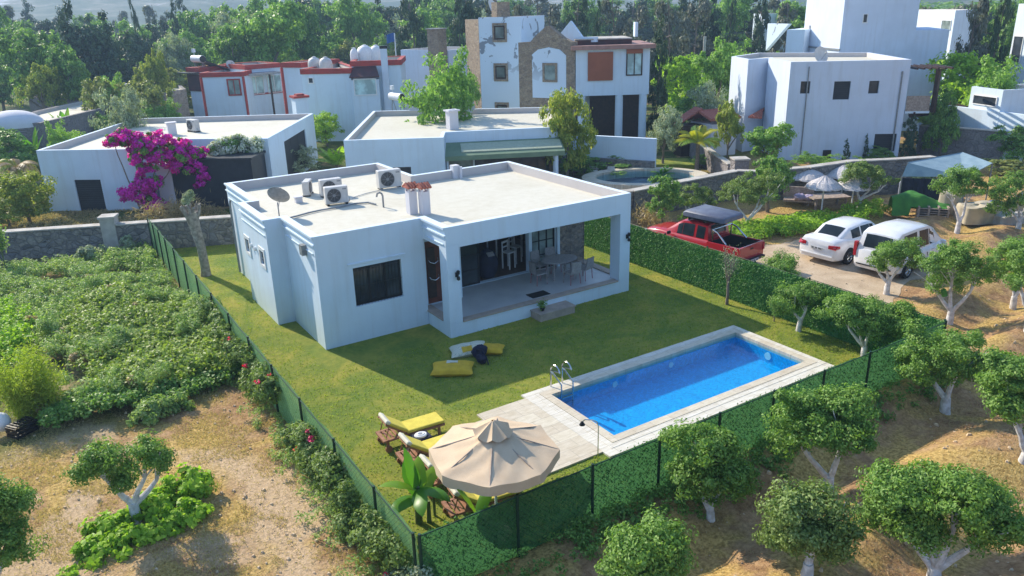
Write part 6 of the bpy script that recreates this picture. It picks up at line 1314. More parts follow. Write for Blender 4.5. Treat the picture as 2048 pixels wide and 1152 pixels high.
# --- tall white tower house behind
f0=(51.73,22.96); f1=(48.59,17.10); f2=(52.69,13.55)
hF=wempty('tower_house','very tall white house with blank sunlit flank rising out of the picture','house',f1)
FP=[f0,f1,f2,(f2[0]+4,f2[1]+7),(f0[0]+6,f0[1]+4)]
house('','','',FP,13,par=.3,wm='whiteold',root=hF,part='tower_wall')
win(hF,f1,f2,.265,.335,8.22,8.91,'whitepaint','glass',.06)
wallbox(hF,f0,f1,.14,.19,6.84,8.00,.01,.04,'greymetal','slit_window')
wallbox(hF,f0,f1,.0,1.02,6.28-.06,6.32+.04,.005,.09,'greymetal','ledge')
f3=(54.26,11.83); mb=MB(); mb.prism(rect(f2,f3,7),0,7.61); mb.build('lower_wing',M['whiteold'],hF)
f4=(49.32,22.79); f5=(49.79,21.38); mb=MB(); mb.prism(rect(f4,f5,5),0,7.72); mb.build('terrace_wing',M['white'],hF)
f6=(51.39,26.57); f7=(50.15,23.35); mb=MB(); zz=8.15; z2=6.15; a=Vector(f6);b=Vector(f7); n2=Vector(((b-a).y,-(b-a).x)).normalized()
mb.sheared([P3(a,z2-.3),P3(b,z2+2),P3(b-n2*.3,z2+2),P3(a-n2*.3,z2-.3)],[P3(a,zz),P3(b,zz),P3(b-n2*.3,zz),P3(a-n2*.3,zz)]); mb.build('slanted_screen',M['peel'],hF)
x,y=(12.17,37.91); gp=wempty('gate_pillar','white gate pillar with a red cap in front of the red trimmed houses','pillar',(x,y)); zg=4.03
mb=MB(); mb.box(x-.5,x+.5,y-.5,y+.5,0,zg); mb.build('pillar',M['white'],gp); mb=MB(); mb.box(x-.6,x+.6,y-.6,y+.6,zg+.002,zg+.16); mb.box(x-.3,x+.3,y-.3,y+.3,zg+.16,zg+.28); mb.build('cap',M['redtrim'],gp)
x,y=(22.85,15.20); chair((x,y,.0),R(60),'pale plastic chair left of the round pool',M['acwhite'],M['acwhite'],'pale chairs by the round pool',name='garden_chair')
x,y=(23.26,14.06); chair((x,y,.0),R(140),'pale cloth covered chair touching the rim of the round pool',M['acwhite'],M['acwhite'],'pale chairs by the round pool',name='garden_chair')
# houses further right
def shouse(name,label,pxs,zt_,wm='white',wins=[]):
    h=house(name,label,'house',pxs,zt_,par=.25,wm=wm)
    for (i,s0,s1,z0,z1,pm) in wins: win(h,pxs[i],pxs[(i+1)%len(pxs)],s0,s1,z0,z1,'whitepaint',pm,.06)
    return h
a=(71.93,25.21); b=(66.62,18.41); c_=(70.86,18.97); shouse('white_house','sunlit white house half hidden behind the tower house at the right',[a,b,c_,(c_[0]+4,c_[1]+6),(a[0]+5,a[1]+6)],8.78,wins=[(0,.72,.95,7.07,7.94,'glassgreen')])
a=(59.77,9.87); b=(57.22,5.83); shouse('white_house','white house with timber trim cut by the right edge of the picture',rect(a,b,7),9.3,wins=[(0,.05,.3,5.0,7.0,'glass')])
a=(46.36,5.41); b=(45.35,2.93); shouse('garden_building','low white building with one wide dark window at the right','building'and rect(a,b,5),4.41,wins=[(0,.12,.88,3.33,3.95,'glass')])
a=(80.10,53.02); b=(78.72,50.02); shouse('distant_house','small white house with a grey door among the conifers',rect(a,b,5),8.50,wins=[])
longwall('garden_wall','long white wall on a dark base behind the timber pergola',[(46.83,8.72),(45.10,1.08)],0,3.08,.3,'white')
longwall('stone_wall','grey stone retaining wall below the long white wall',[(44.23,7.22),(45.66,1.06)],-.1,1.91,.4,'stonegrey','stonecap')
mb=MB(); mb.prism([(45.52,7.39),(45.29,5.54),(47.57,5.04),(50.64,7.26),(48.98,9.07)],-.1,.12); tag(mb.build('small_lawn',M['lawn']),kind='structure')
# small tiled gatehouse left of the big house, and outdoor oven roof
a=(31.44,16.89); r=wempty('tiled_gatehouse','small red tiled roof structures left of the climbing vine','shed',(a[0],a[1]))
for (p,q,hz,ww) in (((32.24,17.88),(31.90,16.80),3.0,1),((33.71,17.82),(33.27,15.39),3.1,0)):
    pv,qv=Vector(p),Vector(q); e=(qv-pv).normalized(); n2=Vector((e.y,-e.x)); mb=MB(); mb.sheared([P3(pv+n2*.1,0),P3(qv+n2*.1,0),P3(qv-n2*2,0),P3(pv-n2*2,0)],[P3(pv+n2*.1,hz-.9),P3(qv+n2*.1,hz-.9),P3(qv-n2*2,hz-.9),P3(pv-n2*2,hz-.9)]); mb.build('wall',M['wood_dark' if ww else 'lilac'],r)
    mb=MB()
    if ww: mb.sheared([P3(pv+n2*.5,hz-.9),P3(qv+n2*.5,hz-.9),P3(qv-n2*1.4,hz+.1),P3(pv-n2*1.4,hz+.1)],[P3(pv+n2*.5,hz-.78),P3(qv+n2*.5,hz-.78),P3(qv-n2*1.4,hz+.22),P3(pv-n2*1.4,hz+.22)])
    else:
        m_=pv.lerp(qv,.55)
        for (u,v_,z1_,z2_) in ((pv-e*.3,m_,hz-.9,hz-.15),(m_,qv+e*.4,hz-.15,hz-.6)): mb.sheared([P3(u+n2*.5,z1_),P3(v_+n2*.5,z2_),P3(v_-n2*2,z2_),P3(u-n2*2,z1_)],[P3(u+n2*.5,z1_+.15),P3(v_+n2*.5,z2_+.15),P3(v_-n2*2,z2_+.15),P3(u-n2*2,z1_+.15)])
    mb.build('tiled_roof',M['rooftile'],r)
# --- low stone houses at the left with domes
def lowh(lab,pts,z,wm='stonegrey'): return house('low_stone_house',lab,'house',[(p[0],p[1]) for p in pts],z,par=.28,t=.3,wm=wm,rm='roof2',root=None)
lowh('low stone walled house with flat roof at the left edge',[(-7.43,47.86),(-5.01,45.52),(2.08,56.28),(-0.55,62.53),(-4.89,55.32)],3.0)
lowh('low stone house behind the dark olive shrub',[(-4.84,69.64),(-1.10,64.97),(0.76,66.20),(2.64,72.82),(-0.96,78.53)],3.0)
lowh('low stone house with flat white roof left of the red trimmed houses',[(2.39,61.01),(4.34,58.88),(8.94,64.16),(9.96,73.97),(6.51,75.31)],3.2)
def dome(px,lab,x,y,z,rx,ry,rz):
    r=empty('plaster_dome',lab,'dome',(x,y,0),R(-20),'rounded plaster vaults'); mb=MB(); mb.lathe((0,0,0),[(rx*1.0,0),(rx,z)],24,False); T(mb,Matrix.Diagonal((1,ry/rx,1,1))); mb.build('drum',M['stonegrey'],r)
    mb=MB(); mb.ell((0,0,z),rx,ry,rz,24,8,True); mb.build('shell',M['lilac'],r,smooth=True)
x,y=(-6.61,47.44); dome(0,'pale rounded vault at the left edge above the stone roof',x,y,2.7,2.1,1.6,1.2)
x,y=(3.21,63.53); dome(0,'pale rounded vault beside the big dark olive shrub',x,y,3.0,1.7,1.5,1.2)
# ---------------------------------------------------------------- corner behind the parking: parasols, tent, covers
def sparasol(xy,h,lab,w=1.15):
    x,y=xy; r=empty('straw_parasol',lab,'parasol',(x,y,0),0,'straw parasols by the stone wall')
    mb=MB(); mb.tube([(0,0,0),(0,0,h)],.035,8); mb.build('pole',M['whitepaint'],r)
    mb=MB(); mb.lathe((0,0,0),[(.2,0),(.2,.06),(.04,.1)],14); mb.build('foot',M['concrete'],r)
    rd=random.Random(int(x*10)); n=40; vs=[];fs=[]
    prof=[(.03,h+.02),(w*.35,h-.13),(w*.7,h-.30),(w,h-.50),(w*1.03,h-.58)]
    for q,z in prof:
        for k in range(n): a=2*PI*k/n; j=1+rd.uniform(-.03,.03)*(q>.2); vs.append((q*j*math.cos(a),q*j*math.sin(a),z+rd.uniform(-.02,.02)))
    for i in range(len(prof)-1):
        for k in range(n): fs.append((i*n+k,i*n+(k+1)%n,(i+1)*n+(k+1)%n,(i+1)*n+k))
    mb=MB(); mb.add(vs,fs); mb.build('thatch',M['straw'],r); return r
sparasol((28.0,3.6),1.7,'straw parasol at the left of the four by the wall',.95)
sparasol((26.2,1.3),1.85,'straw parasol nearest the parked cars',.85)
sparasol((29.6,2.6),1.75,'straw parasol farthest back against the stone wall',.9)
sparasol((27.5,.55),1.8,'straw parasol half hidden by the rounded citrus tree',.85)
r=wempty('low_table','low bamboo table under the straw parasols','table',(27.3,2.0)); mb=MB(); mb.obox((27.4,1.9,.55),2.0,1.1,.06,rz=R(-25)); mb.build('table_top',M['woodpale'],r)
for a,b in ((-.8,-.4),(.8,-.4),(-.8,.4),(.8,.4)): mb=MB(); c_=Matrix.Rotation(R(-25),3,'Z')@Vector((a,b,0)); mb.box(27.4+c_.x-.05,27.4+c_.x+.05,1.9+c_.y-.05,1.9+c_.y+.05,-.02,.52); mb.build('leg',M['woodpale'],r)
r=wempty('garden_bench','bamboo bench with pale mauve cushions left of the low table','bench',(26.4,2.9)); mb=MB(); mb.obox((26.5,2.9,.3),1.5,.6,.1,rz=R(-55)); mb.obox((26.8,3.2,.6),1.5,.1,.6,rz=R(-55)); mb.build('frame',M['woodpale'],r); mb=MB(); mb.ell((26.4,2.8,.5),.35,.3,.18,12,8,noise=.2); mb.ell((26.7,2.5,.48),.3,.28,.16,12,8,noise=.2,seed=3); mb.build('cushion',plain('mauve_cloth',(.42,.36,.50),.9),r)
mb=MB(); tp=[(30.38,-0.35),(35.17,-0.47),(34.38,-2.43),(31.93,-2.52),(30.00,-0.38)]
r=wempty('tarpaulin_shelter','pale blue tarpaulin shelter with a pitched sheet roof behind the green cover','shelter',(tp[4][0],tp[4][1]))
rc=[(tp[0][0],tp[0][1],2.25),(tp[1][0],tp[1][1],2.2),(tp[2][0],tp[2][1],2.0),(tp[3][0],tp[3][1],1.65),(tp[4][0],tp[4][1],1.6)]
mb.sheared([(a,b,c-.03) for a,b,c in rc],rc); mb.build('roof_sheet',M['tarp_blue'],r)
for i in (0,1,2,3,4): a,b,c=rc[i]; mb=MB(); mb.tube([(a,b,0),(a,b,c-.03)],.035,6); mb.build('pole',M['greymetal'],r)
mb=MB(); a=Vector(rc[4][:2]); b=Vector(rc[3][:2]); c_=a.lerp(b,.75); mb.grid(lambda u,v:(a.x+(c_.x-a.x)*u+.04*math.sin(u*30),a.y+(c_.y-a.y)*u+.04*math.cos(u*25),v*1.5),20,3); mb.build('side_sheet',M['navy'],r)
x,y=(31.03,0.08); r=wempty('white_cabinet','tall white box beside the tarpaulin shelter','cabinet',(x,y)); mb=MB(); mb.obox((x,y,.55),.4,.35,1.1,rz=R(20)); mb.build('body',M['lilac'],r,bevel=.02); mb=MB(); mb.obox((x-.02,y-.19,.2),.2,.03,.25,rz=R(20)); mb.build('door',M['black'],r)
# green cover over pallets
r=wempty('covered_pallets','green tarpaulin thrown over a stack of pallets','pallet stack',(29.4,-1.6))
e=Vector((29.9-28.75,-2.35+.95)).normalized(); L_=2.3
def gc(u,v): # over-the-top drape
    p=Vector((28.55,-.85))+e*(u*2.5); nn_=Vector((e.y,-e.x)); w_=(v-.5)*2; z=1.12*(1-abs(w_)**3.2*.9); z=z*(.62+.38*math.sin(PI*min(1,.12+u*1.1)))*(1+.05*math.sin(u*14)*math.cos(v*9)); q=p+nn_*(w_*(.75+.06*math.sin(u*17)))
    if w_>.2 and u>.3: z=max(z,.55)
    return (q.x,q.y,max(.03,z))
mb=MB(); mb.grid(gc,40,24); mb.build('cover',M['tarp_green'],r,smooth=True)
mb=MB(); nn_=Vector((e.y,-e.x))
for k in range(5):
    z=.06+k*.11
    p=Vector((29.25,-1.7))+nn_*.35; q=p+e*1.35; mb.sheared([P3(p,z),P3(q,z),P3(q+nn_*.5,z),P3(p+nn_*.5,z)],[P3(p,z+.03),P3(q,z+.03),P3(q+nn_*.5,z+.03),P3(p+nn_*.5,z+.03)])
    for s in (0,.43,.86,1.27): p2=p+e*s; mb.sheared([P3(p2,z+.03),P3(p2+e*.08,z+.03),P3(p2+e*.08+nn_*.5,z+.03),P3(p2+nn_*.5,z+.03)],[P3(p2,z+.108),P3(p2+e*.08,z+.108),P3(p2+e*.08+nn_*.5,z+.108),P3(p2+nn_*.5,z+.108)])
mb.build('pallets',M['woodpale'],r)
M['beige']=plain('beige_sheet',(.50,.43,.30),.85,c2=(.38,.33,.25),sc=2.5,bmp=.5,bsc=7)
def draped(x,y,sx,sy,h,rz,lab,seed,mat='beige',name='covered_pile'):
    r=empty(name,lab,'covered pile',(x,y,0),rz,'beige covered piles'); rd=random.Random(seed); ph=rd.uniform(0,6)
    def f(u,v):
        a=2*PI*u; k=min(1,v*1.4); sq=(abs(math.cos(a))**4+abs(math.sin(a))**4)**(-.25); fold=1+.05*math.sin(a*9+ph)*(1-v)
        rr=(1-max(0,v-.62)/.38*.97)*(1.08-.12*v); z=h*(min(1,v/.62)**.9)+(.04*math.sin(a*3+ph) if v>.6 else 0)
        return (sx*sq*rr*fold*math.cos(a),sy*sq*rr*fold*math.sin(a),z)
    mb=MB(); mb.grid(f,56,14); mb.build('sheet',M[mat],r,smooth=True)
draped(30.35,-2.75,.5,.45,1.15,R(20),'tall beige covered pile next to the green tarpaulin',1)
draped(30.35,-4.1,.85,.6,.8,R(-25),'wide beige covered pile behind the white citrus limbs',2)
draped(31.1,-5.3,.8,.5,.45,R(-20),'low beige sheeted pile with a flat top at the right',3,'concrete')
draped(31.6,-4.2,.35,.35,.75,R(10),'blue covered drum between the beige piles','4' and 4,'blue','covered_drum')
# stone rubble and half cut boulder near the pickup
r=wempty('plant_debris','pale twiggy debris heap in front of the red pickup','debris',(18.4,4.3)); rg=np.random.default_rng(5); n=900; P=rg.normal(size=(n,3))*[.35,.5,.28]+[18.0,4.9,.35]; P[:,2]=np.abs(P[:,2]); quads('twigs',leafquads(P,rg.normal(size=(n,3)),.3,.035,rg),M['dryleaf'],r)
# telegraph post and wires
r=wempty('utility_pole','thin grey utility pole rising from the bushes behind the right house','pole',(47.09,29.87)); x,y=(47.09,29.87); mb=MB(); mb.tube([(x,y,0),(x,y,7.2)],.12,8); mb.build('pole',M['concrete'],r)
mb=MB(); a=Vector((20.94,109.97)); b=Vector((73.25,37.60))
for z in (7.0,5.9): mb.tube([(a.x+(b.x-a.x)*t/12,a.y+(b.y-a.y)*t/12,z-(.6*math.sin(PI*(t%4)/4))) for t in range(13)],.025,4)
r=wempty('power_line','thin power lines crossing behind the houses','cable',a); mb.build('wire',M['greymetal'],r)
r=wempty('flag','blue and white flag on a mast behind the red trimmed houses','flag',(29.63,57.91)); x,y=(29.63,57.91); mb=MB(); mb.tube([(x,y,0),(x,y,7.90)],.06,6); mb.build('mast',M['whitepaint'],r); z=7.34; mb=MB(); mb.grid(lambda u,v:(x-1.0*u,y+.15*math.sin(u*5),z-.3+.9*v-.2*u),8,4); mb.build('flag_cloth',M['blue'],r)

# ---------------------------------------------------------------- prototype trees, copied through the background
def tree_proto(name,kind,seed,n,leaf,mat,tm='bark'):
    r=empty(name,'x','tree'); rd=random.Random(seed); rg=np.random.default_rng(seed); mb=MB()
    if kind=='round': # unit height 1, width 1 (crown radius .5)
        lob=[(rd.uniform(-.22,.22),rd.uniform(-.22,.22),rd.uniform(.38,.80),.24*rd.uniform(.8,1.2),.24*rd.uniform(.8,1.2),.17*rd.uniform(.8,1.2)) for _ in range(11)]; cl=.075
        branch(mb,(0,0,-.02),(0,0,.35),.035,.025,rd)
        for l in lob[:5]: branch(mb,(0,0,.3),l[:3],.02,.008,rd)
    elif kind=='cypress':
        lob=[(rd.uniform(-.1,.1),rd.uniform(-.1,.1),.06+.9*i/11,.42*(1-(i/11))**.6*.9+.06,.42*(1-(i/11))**.6*.9+.06,.09) for i in range(12)]; cl=.07
        branch(mb,(0,0,-.02),(0,0,.8),.05,.01,rd)
    elif kind=='pine': # ragged layered
        lob=[]
        for i in range(16):
            t=.15+.8*i/16; a=rd.uniform(0,2*PI); q=.30*(1-t)**.7+.05; lob.append((q*math.cos(a),q*math.sin(a),t,.22*(1.15-t),.22*(1.15-t),.07))
        cl=.08; branch(mb,(0,0,-.02),(0,0,.95),.03,.006,rd)
        for l in lob[::2]: branch(mb,(0,0,l[2]-.03),l[:3],.012,.004,rd)
    elif kind=='bush':
        lob=[(rd.uniform(-.25,.25),rd.uniform(-.25,.25),rd.uniform(.2,.7),.26,.26,.26) for _ in range(10)]+[(0,0,.3,.42,.42,.3)]; cl=.09
        branch(mb,(0,0,-.02),(0,0,.4),.03,.015,rd)
    P,Nn=crown_pts(lob,n,rg,cl,.45); P[:,2]=np.maximum(P[:,2],.01)
    quads('crown',leafquads(P,Nn,leaf,leaf*.6,rg),M[mat],r); mb.build('trunk',M[tm],r,smooth=True); return r
PR={}
def plant(key,t,label,group=None,lean=0,z=0):
    name,kind,seed,n,leaf,mat=PK[key]; x,y,h,w=t; h*=1.08 if kind in ('round','bush') else 1.0; rz=(x*7.3+y*3.1)%6.28
    if key not in PR:
        PR[key]=r=tree_proto(name,kind,seed,n,leaf,mat); r['label']=label; r.location=(x,y,z+terr(x,y)); r.rotation_euler=(0,0,rz); r.scale=(w,w,h)
        if group: r['group']=group
        return r
    return copy_tree(PR[key],(x,y,z+terr(x,y)),rz,(w,w,h),label,group)
PK=dict(broadA=('broadleaf_tree','round',1,7000,.042,'broad'),broadB=('broadleaf_tree','round',2,7000,.042,'pepper'),broadC=('broadleaf_tree','round',3,7000,.042,'yellowleaf'),
 brightA=('broadleaf_tree','bush',4,6500,.045,'brightleaf'),oliveA=('olive_tree','round',5,8500,.034,'olive'),oliveB=('olive_shrub','bush',6,8000,.036,'olive'),
 cypA=('cypress','cypress',7,6500,.040,'darkleaf'),pineA=('conifer','pine',8,6500,.045,'greyconifer'),pineB=('conifer','pine',9,7000,.045,'darkleaf'),
 scrubA=('scrub_bush','bush',10,5000,.05,'scrub'),bushA=('green_bush','bush',11,6500,.045,'broad'),bushB=('green_bush','bush',12,6500,.04,'pepper'),yelB=('yellow_bush','bush',13,6500,.045,'yellowleaf'),darkB=('dark_tree','bush',14,7500,.042,'darkleaf'))
# named trees among the houses
plant('bushB',(17.1,24.0,7.70,5.64),'drooping light green pepper tree left of the stone house tower')
plant('broadB',(22.5,30.2,5.79,3.10),'smaller drooping tree squeezed between the pepper tree and the tower')
plant('yelB',(20.5,14.8,6.05,3.50),'yellow green bushy tree in front of the stone gable')
plant('oliveA',(27.90,14.44,3.92,2.74),'silvery olive tree at the end of the white garden wall')
plant('oliveB',(7.88,28.54,2.22,4.02),'wide silvery olive bush beside the dark shuttered veranda')
plant('brightA',(14.23,38.63,2.91,3.65),'bright green round bush right of the bougainvillea house')
plant('yelB',(19.08,45.06,2.46,2.98),'yellow tipped shrub at the left corner of the awning house')
plant('bushB',(26.44,56.05,1.04,6.04),'low yellow tipped hedge bush behind the awning house roof')
plant('bushA',(21.92,16.02,1.71,2.47),'green shrub at the right corner of the awning house')
plant('broadC',(30.07,11.10,4.28,1.93),'tall slender vine covered tree with orange tips left of the big right house')
plant('broadB',(31.04,8.88,3.06,3.96),'loose lime green tree in front of the tiled porch roof')
plant('broadA',(24.58,3.27,3.04,2.93),'loose green tree behind the white trunked one by the pickup')
plant('broadA',(18.16,4.10,2.80,2.23),'broad leafed fig tree behind the wall at the nose of the pickup')
plant('bushA',(30.02,13.27,0.87,1.98),'low green bush at the foot of the yellow palm')
plant('bushA',(24.79,16.25,1.41,6.11),'dark hedge bush in front of the stone foot wall')
plant('bushA',(45.09,1.33,2.44,3.32),'dark oleander with white blossom at the right edge')
plant('scrubA',(41.19,0.26,0.99,3.43),'dry brown reed clump right of the tarpaulin shelter')
plant('brightA',(31.72,4.65,1.34,1.82),'yellow green weeds on top of the wall behind the parasols')
plant('bushA',(34.12,4.39,1.28,2.21),'green shrub on the wall right of the straw parasols')
plant('darkB',(32.64,-0.52,1.57,3.20),'dark hedge inside the tarpaulin shelter')
plant('cypA',(42.10,6.65,3.09,1.54),'narrow dark cypress at the right corner of the big house')
plant('cypA',(41.72,7.46,1.77,0.66),'slim green conifer next to the grey ground floor window')
plant('cypA',(38.05,8.32,1.48,0.70),'thin leaning cypress in front of the big right house')
plant('cypA',(39.85,8.14,1.63,0.47),'very thin cypress in front of the big right house')
plant('bushA',(39.94,6.91,0.93,2.14),'grey green shrubs under the ground floor window of the big house')
plant('bushB',(35.25,8.12,1.00,3.02),'low succulent bed along the foot of the big right house')
plant('cypA',(35.5,23.1,8.72,2.48),'tall ragged cypress right of the stone house porch')
plant('oliveB',(35.2,17.7,5.23,3.37),'flowering grey green bush behind the gatehouse')
plant('bushA',(35.5,20.3,3.47,4.26),'dark bush between the cypress and the gatehouse')
plant('brightA',(43.0,26.9,6.30,6.78),'bright lime tree behind the gatehouse')
plant('broadB',(41.4,22.8,6.67,4.69),'light green tree touching the left edge of the big right house')
plant('bushB',(46.8,25.8,7.16,5.11),'rounded green tree behind the left corner of the big right house')
plant('brightA',(51.6,8.3,6.52,7.24),'bright green spreading tree behind the timber pergola')
plant('bushB',(48.9,4.7,6.26,5.20),'green tree behind the low white building')
plant('pineA',(56.8,11.3,10.73,3.49),'grey conifer in front of the sunlit white house')
plant('cypA',(57.6,9.8,11.70,2.42),'tall dark cypress near the right edge')
plant('bushA',(44.0,5.5,4.52,2.25),'dark shrub by the long white wall')
plant('bushA',(50.76,8.58,1.08,5.49),'clipped hedge above the small yellow lawn')
# left middle distance
plant('yelB',(-7.09,25.42,2.99,3.38),'yellowish bushes left of the bougainvillea house')
plant('yelB',(-8.01,24.88,1.54,2.43),'low yellow bush on the slope at the left edge')
plant('brightA',(-3.93,43.79,2.45,4.26),'bright tropical bush behind the bougainvillea house')
plant('bushA',(-7.06,40.78,3.08,4.87),'dark green hedge in front of the left low stone house')
plant('bushB',(-4.16,38.76,3.86,2.36),'mixed shrub against the stone wall of the left low house')
plant('bushB',(3.96,50.65,3.66,3.13),'leafy green shrub between the stone house and the red trimmed wing')
plant('bushB',(0.61,51.59,2.80,3.35),'low green shrub behind the bougainvillea house roof')
plant('oliveB',(-0.5,37.8,6.25,3.50),'large dark olive shrub between the low stone houses')
plant('broadC',(-3.8,63.8,6.28,4.44),'tree with yellowing crown behind the left low stone house')
plant('broadA',(-3.0,69.8,10.00,8.91),'large light green tree at the left edge of the wood')
plant('broadA',(-1.3,65.7,8.17,5.68),'light green tree in front of the big dark one')
plant('darkB',(2.9,75.4,10.97,8.54),'very large dark rounded tree in the left wood')
plant('pineB',(0.6,77.6,12.25,5.16),'dark conifer left of the very large dark tree')
plant('darkB',(8.2,88.8,9.51,7.23),'dark tree right of the very large dark tree')
plant('oliveB',(11.8,84.2,9.16,4.88),'round grey green tree in front of the tall conifers')
plant('broadC',(6.1,62.9,7.06,2.78),'acid yellow bush in the scrub behind the domes')
plant('cypA',(15.1,97.9,12.06,2.68),'dark cypress standing left of the big round tree')
plant('cypA',(10.7,101.6,13.18,1.78),'thin dark cypress above the left wood')
plant('broadB',(19.8,72.2,10.90,10.75),'big light green tree behind the red trimmed house')
plant('broadA',(16.6,75.1,9.78,7.10),'light green tree left of the biggest round tree')
plant('broadA',(25.3,76.8,12.00,8.06),'tall dark green tree right of the biggest round tree')
plant('pineB',(33.0,60.7,11.47,5.23),'very dark wide conifer left of the stone chimney')
plant('cypA',(36.9,56.5,11.80,2.90),'dark cypress behind the stone tower')
plant('cypA',(43.1,40.3,10.56,1.55),'slim cypress between grey conifers behind the stone house')
plant('cypA',(58.2,37.0,11.19,2.04),'tall column cypress above the lime trees')
plant('pineA',(57.4,40.8,10.92,5.81),'greyish conifer with drooping sprays left of the column cypress')
plant('pineA',(50.9,38.8,10.96,5.96),'greyish conifer behind the ragged cypress')
plant('pineB',(65.5,39.3,10.67,3.68),'dark conifer beside the small distant house')
plant('pineA',(69.5,39.1,10.35,5.06),'grey conifer behind the tower house')
# the wood: many trees that nothing tells apart
rw=random.Random(17); kinds=['broadA','broadB','broadA','oliveB','bushB','pineB','pineA','darkB','scrubA']
GL='tree of the mixed green and grey wood behind the houses'
zones=[(-7,105,11.5,7.0,"broadB"),(-5,98,10.3,6.4,"broadA"),(-3,114,11.0,6.8,"broadA"),(1,126,11.7,9.2,"darkB"),(3,103,10.7,7.7,"darkB"),(6,115,9.7,8.0,"broadB"),(8,105,8.9,8.5,"darkB"),(10,106,9.4,6.9,"broadB"),(14,114,10.1,6.8,"darkB"),(18,120,11.1,8.2,"darkB"),(21,115,9.1,6.8,"broadB"),(25,122,9.2,8.3,"broadB"),(-7,175,14.3,8.5,"cypA"),(-4,141,13.7,7.7,"pineA"),(1,184,14.4,6.8,"cypA"),(7,182,12.7,9.5,"cypA"),(9,152,12.2,8.2,"broadA"),(19,180,13.1,6.9,"pineA"),(21,150,13.4,7.7,"pineA"),(24,135,13.4,5.7,"cypA"),(37,161,13.0,6.8,"pineA"),(35,136,11.9,7.1,"pineA"),(18,103,11.7,8.5,"broadA"),(21,102,11.0,8.7,"broadB"),(22,93,11.9,7.0,"oliveB"),(28,103,12.0,8.3,"broadB"),(28,92,12.3,7.6,"broadB"),(31,91,12.0,9.7,"pineB"),(41,109,11.9,11.4,"broadA"),(36,84,12.1,9.2,"broadB"),(45,98,10.3,9.7,"oliveB"),(48,96,10.6,8.5,"oliveB"),(45,79,9.6,9.5,"broadB"),(58,98,12.4,11.4,"broadA"),(60,91,11.0,9.2,"oliveB"),(37,110,14.2,10.5,"pineB"),(41,110,13.2,10.0,"broadA"),(49,119,12.2,8.6,"darkB"),(53,118,12.3,11.5,"broadA"),(47,98,12.3,8.4,"darkB"),(52,100,12.9,9.7,"pineB"),(59,106,13.7,11.0,"broadA"),(70,120,13.4,9.3,"broadA"),(66,104,13.5,11.0,"darkB"),(70,103,11.5,10.6,"pineB"),(85,118,12.2,12.7,"broadA"),(85,111,13.3,12.0,"pineA"),(78,93,11.1,8.3,"pineB"),(73,81,12.1,8.6,"broadA"),(91,97,11.8,10.0,"broadA"),(88,86,11.0,11.1,"pineB"),(98,91,12.1,11.6,"broadA"),(100,87,10.4,9.9,"broadA"),(38,57,12.3,6.1,"pineB"),(40,54,11.8,5.7,"pineA"),(41,50,11.0,5.1,"pineA"),(48,55,11.0,5.0,"pineA"),(46,47,11.2,5.0,"pineB"),(53,50,11.4,6.2,"pineA"),(57,50,10.6,5.3,"pineA"),(58,46,10.5,5.0,"pineA"),(58,43,10.6,5.1,"pineA"),(64,46,11.3,6.3,"pineB"),(77,62,11.6,7.7,"pineB"),(83,61,11.1,9.0,"broadB"),(89,62,11.4,9.6,"pineB"),(93,59,11.0,9.8,"pineA"),(82,46,9.5,8.7,"broadB"),(90,48,11.3,7.5,"broadA"),(96,48,10.1,7.4,"broadA"),(89,40,11.2,7.5,"broadB"),(93,40,9.6,7.3,"broadB"),(95,38,9.3,8.3,"broadA"),(106,41,8.9,9.7,"pineA"),(109,38,9.4,9.0,"pineB"),(114,38,9.8,8.0,"broadA"),(117,36,9.7,9.4,"broadB"),(78,28,9.5,6.5,"pineA"),(82,27,9.6,7.5,"pineA"),(85,26,8.6,6.5,"pineA"),(85,23,9.6,7.6,"broadA"),(81,19,9.0,6.0,"broadA"),(6,81,5.6,6.0,"bushB"),(6,64,5.8,4.3,"broadC"),(9,72,5.0,5.8,"scrubA"),(13,80,4.3,6.0,"scrubA"),(14,72,4.5,5.0,"scrubA"),(14,62,5.6,5.3,"scrubA"),(18,74,5.1,5.7,"scrubA"),(18,63,4.7,5.4,"scrubA"),(20,64,5.5,5.8,"scrubA"),(24,73,5.0,5.0,"broadC"),(-0,55,5.5,4.1,"scrubA"),(1,56,5.6,4.1,"bushB"),(3,58,4.8,4.4,"scrubA"),(4,53,5.2,3.9,"scrubA"),(25,66,6.2,3.9,"scrubA"),(33,81,6.8,4.8,"scrubA"),(34,75,7.3,5.2,"bushB"),(32,67,6.1,4.0,"broadB"),(37,72,6.1,5.8,"scrubA"),(43,78,5.2,6.0,"bushB"),(39,64,6.3,5.0,"broadB"),(-7,80,6.3,5.4,"broadA"),(-4,86,5.5,5.7,"broadB"),(-1,86,5.7,5.8,"broadA"),(1,82,6.1,6.4,"broadB"),(12,93,6.8,7.8,"broadB"),(13,88,8.0,6.6,"broadB"),(17,92,7.7,7.2,"broadB"),(18,85,7.7,7.8,"broadB"),(20,84,7.8,7.1,"broadA"),(24,87,8.1,6.6,"broadA"),(28,93,6.6,7.0,"broadB"),(27,82,8.1,7.3,"broadA"),(30,83,6.7,5.9,"broadB"),(36,90,6.6,6.6,"broadB"),(49,36,4.9,3.2,"bushA"),(50,35,5.0,3.3,"bushB"),(50,33,5.4,3.7,"brightA"),(55,34,4.5,3.9,"bushB"),(52,29,5.4,3.6,"bushB"),(55,29,4.7,3.6,"brightA"),(56,28,5.4,3.3,"bushB")]

for (x,y,h,w,k) in zones: plant(k,(x,y,h,w),GL,'trees of the wood behind the houses')
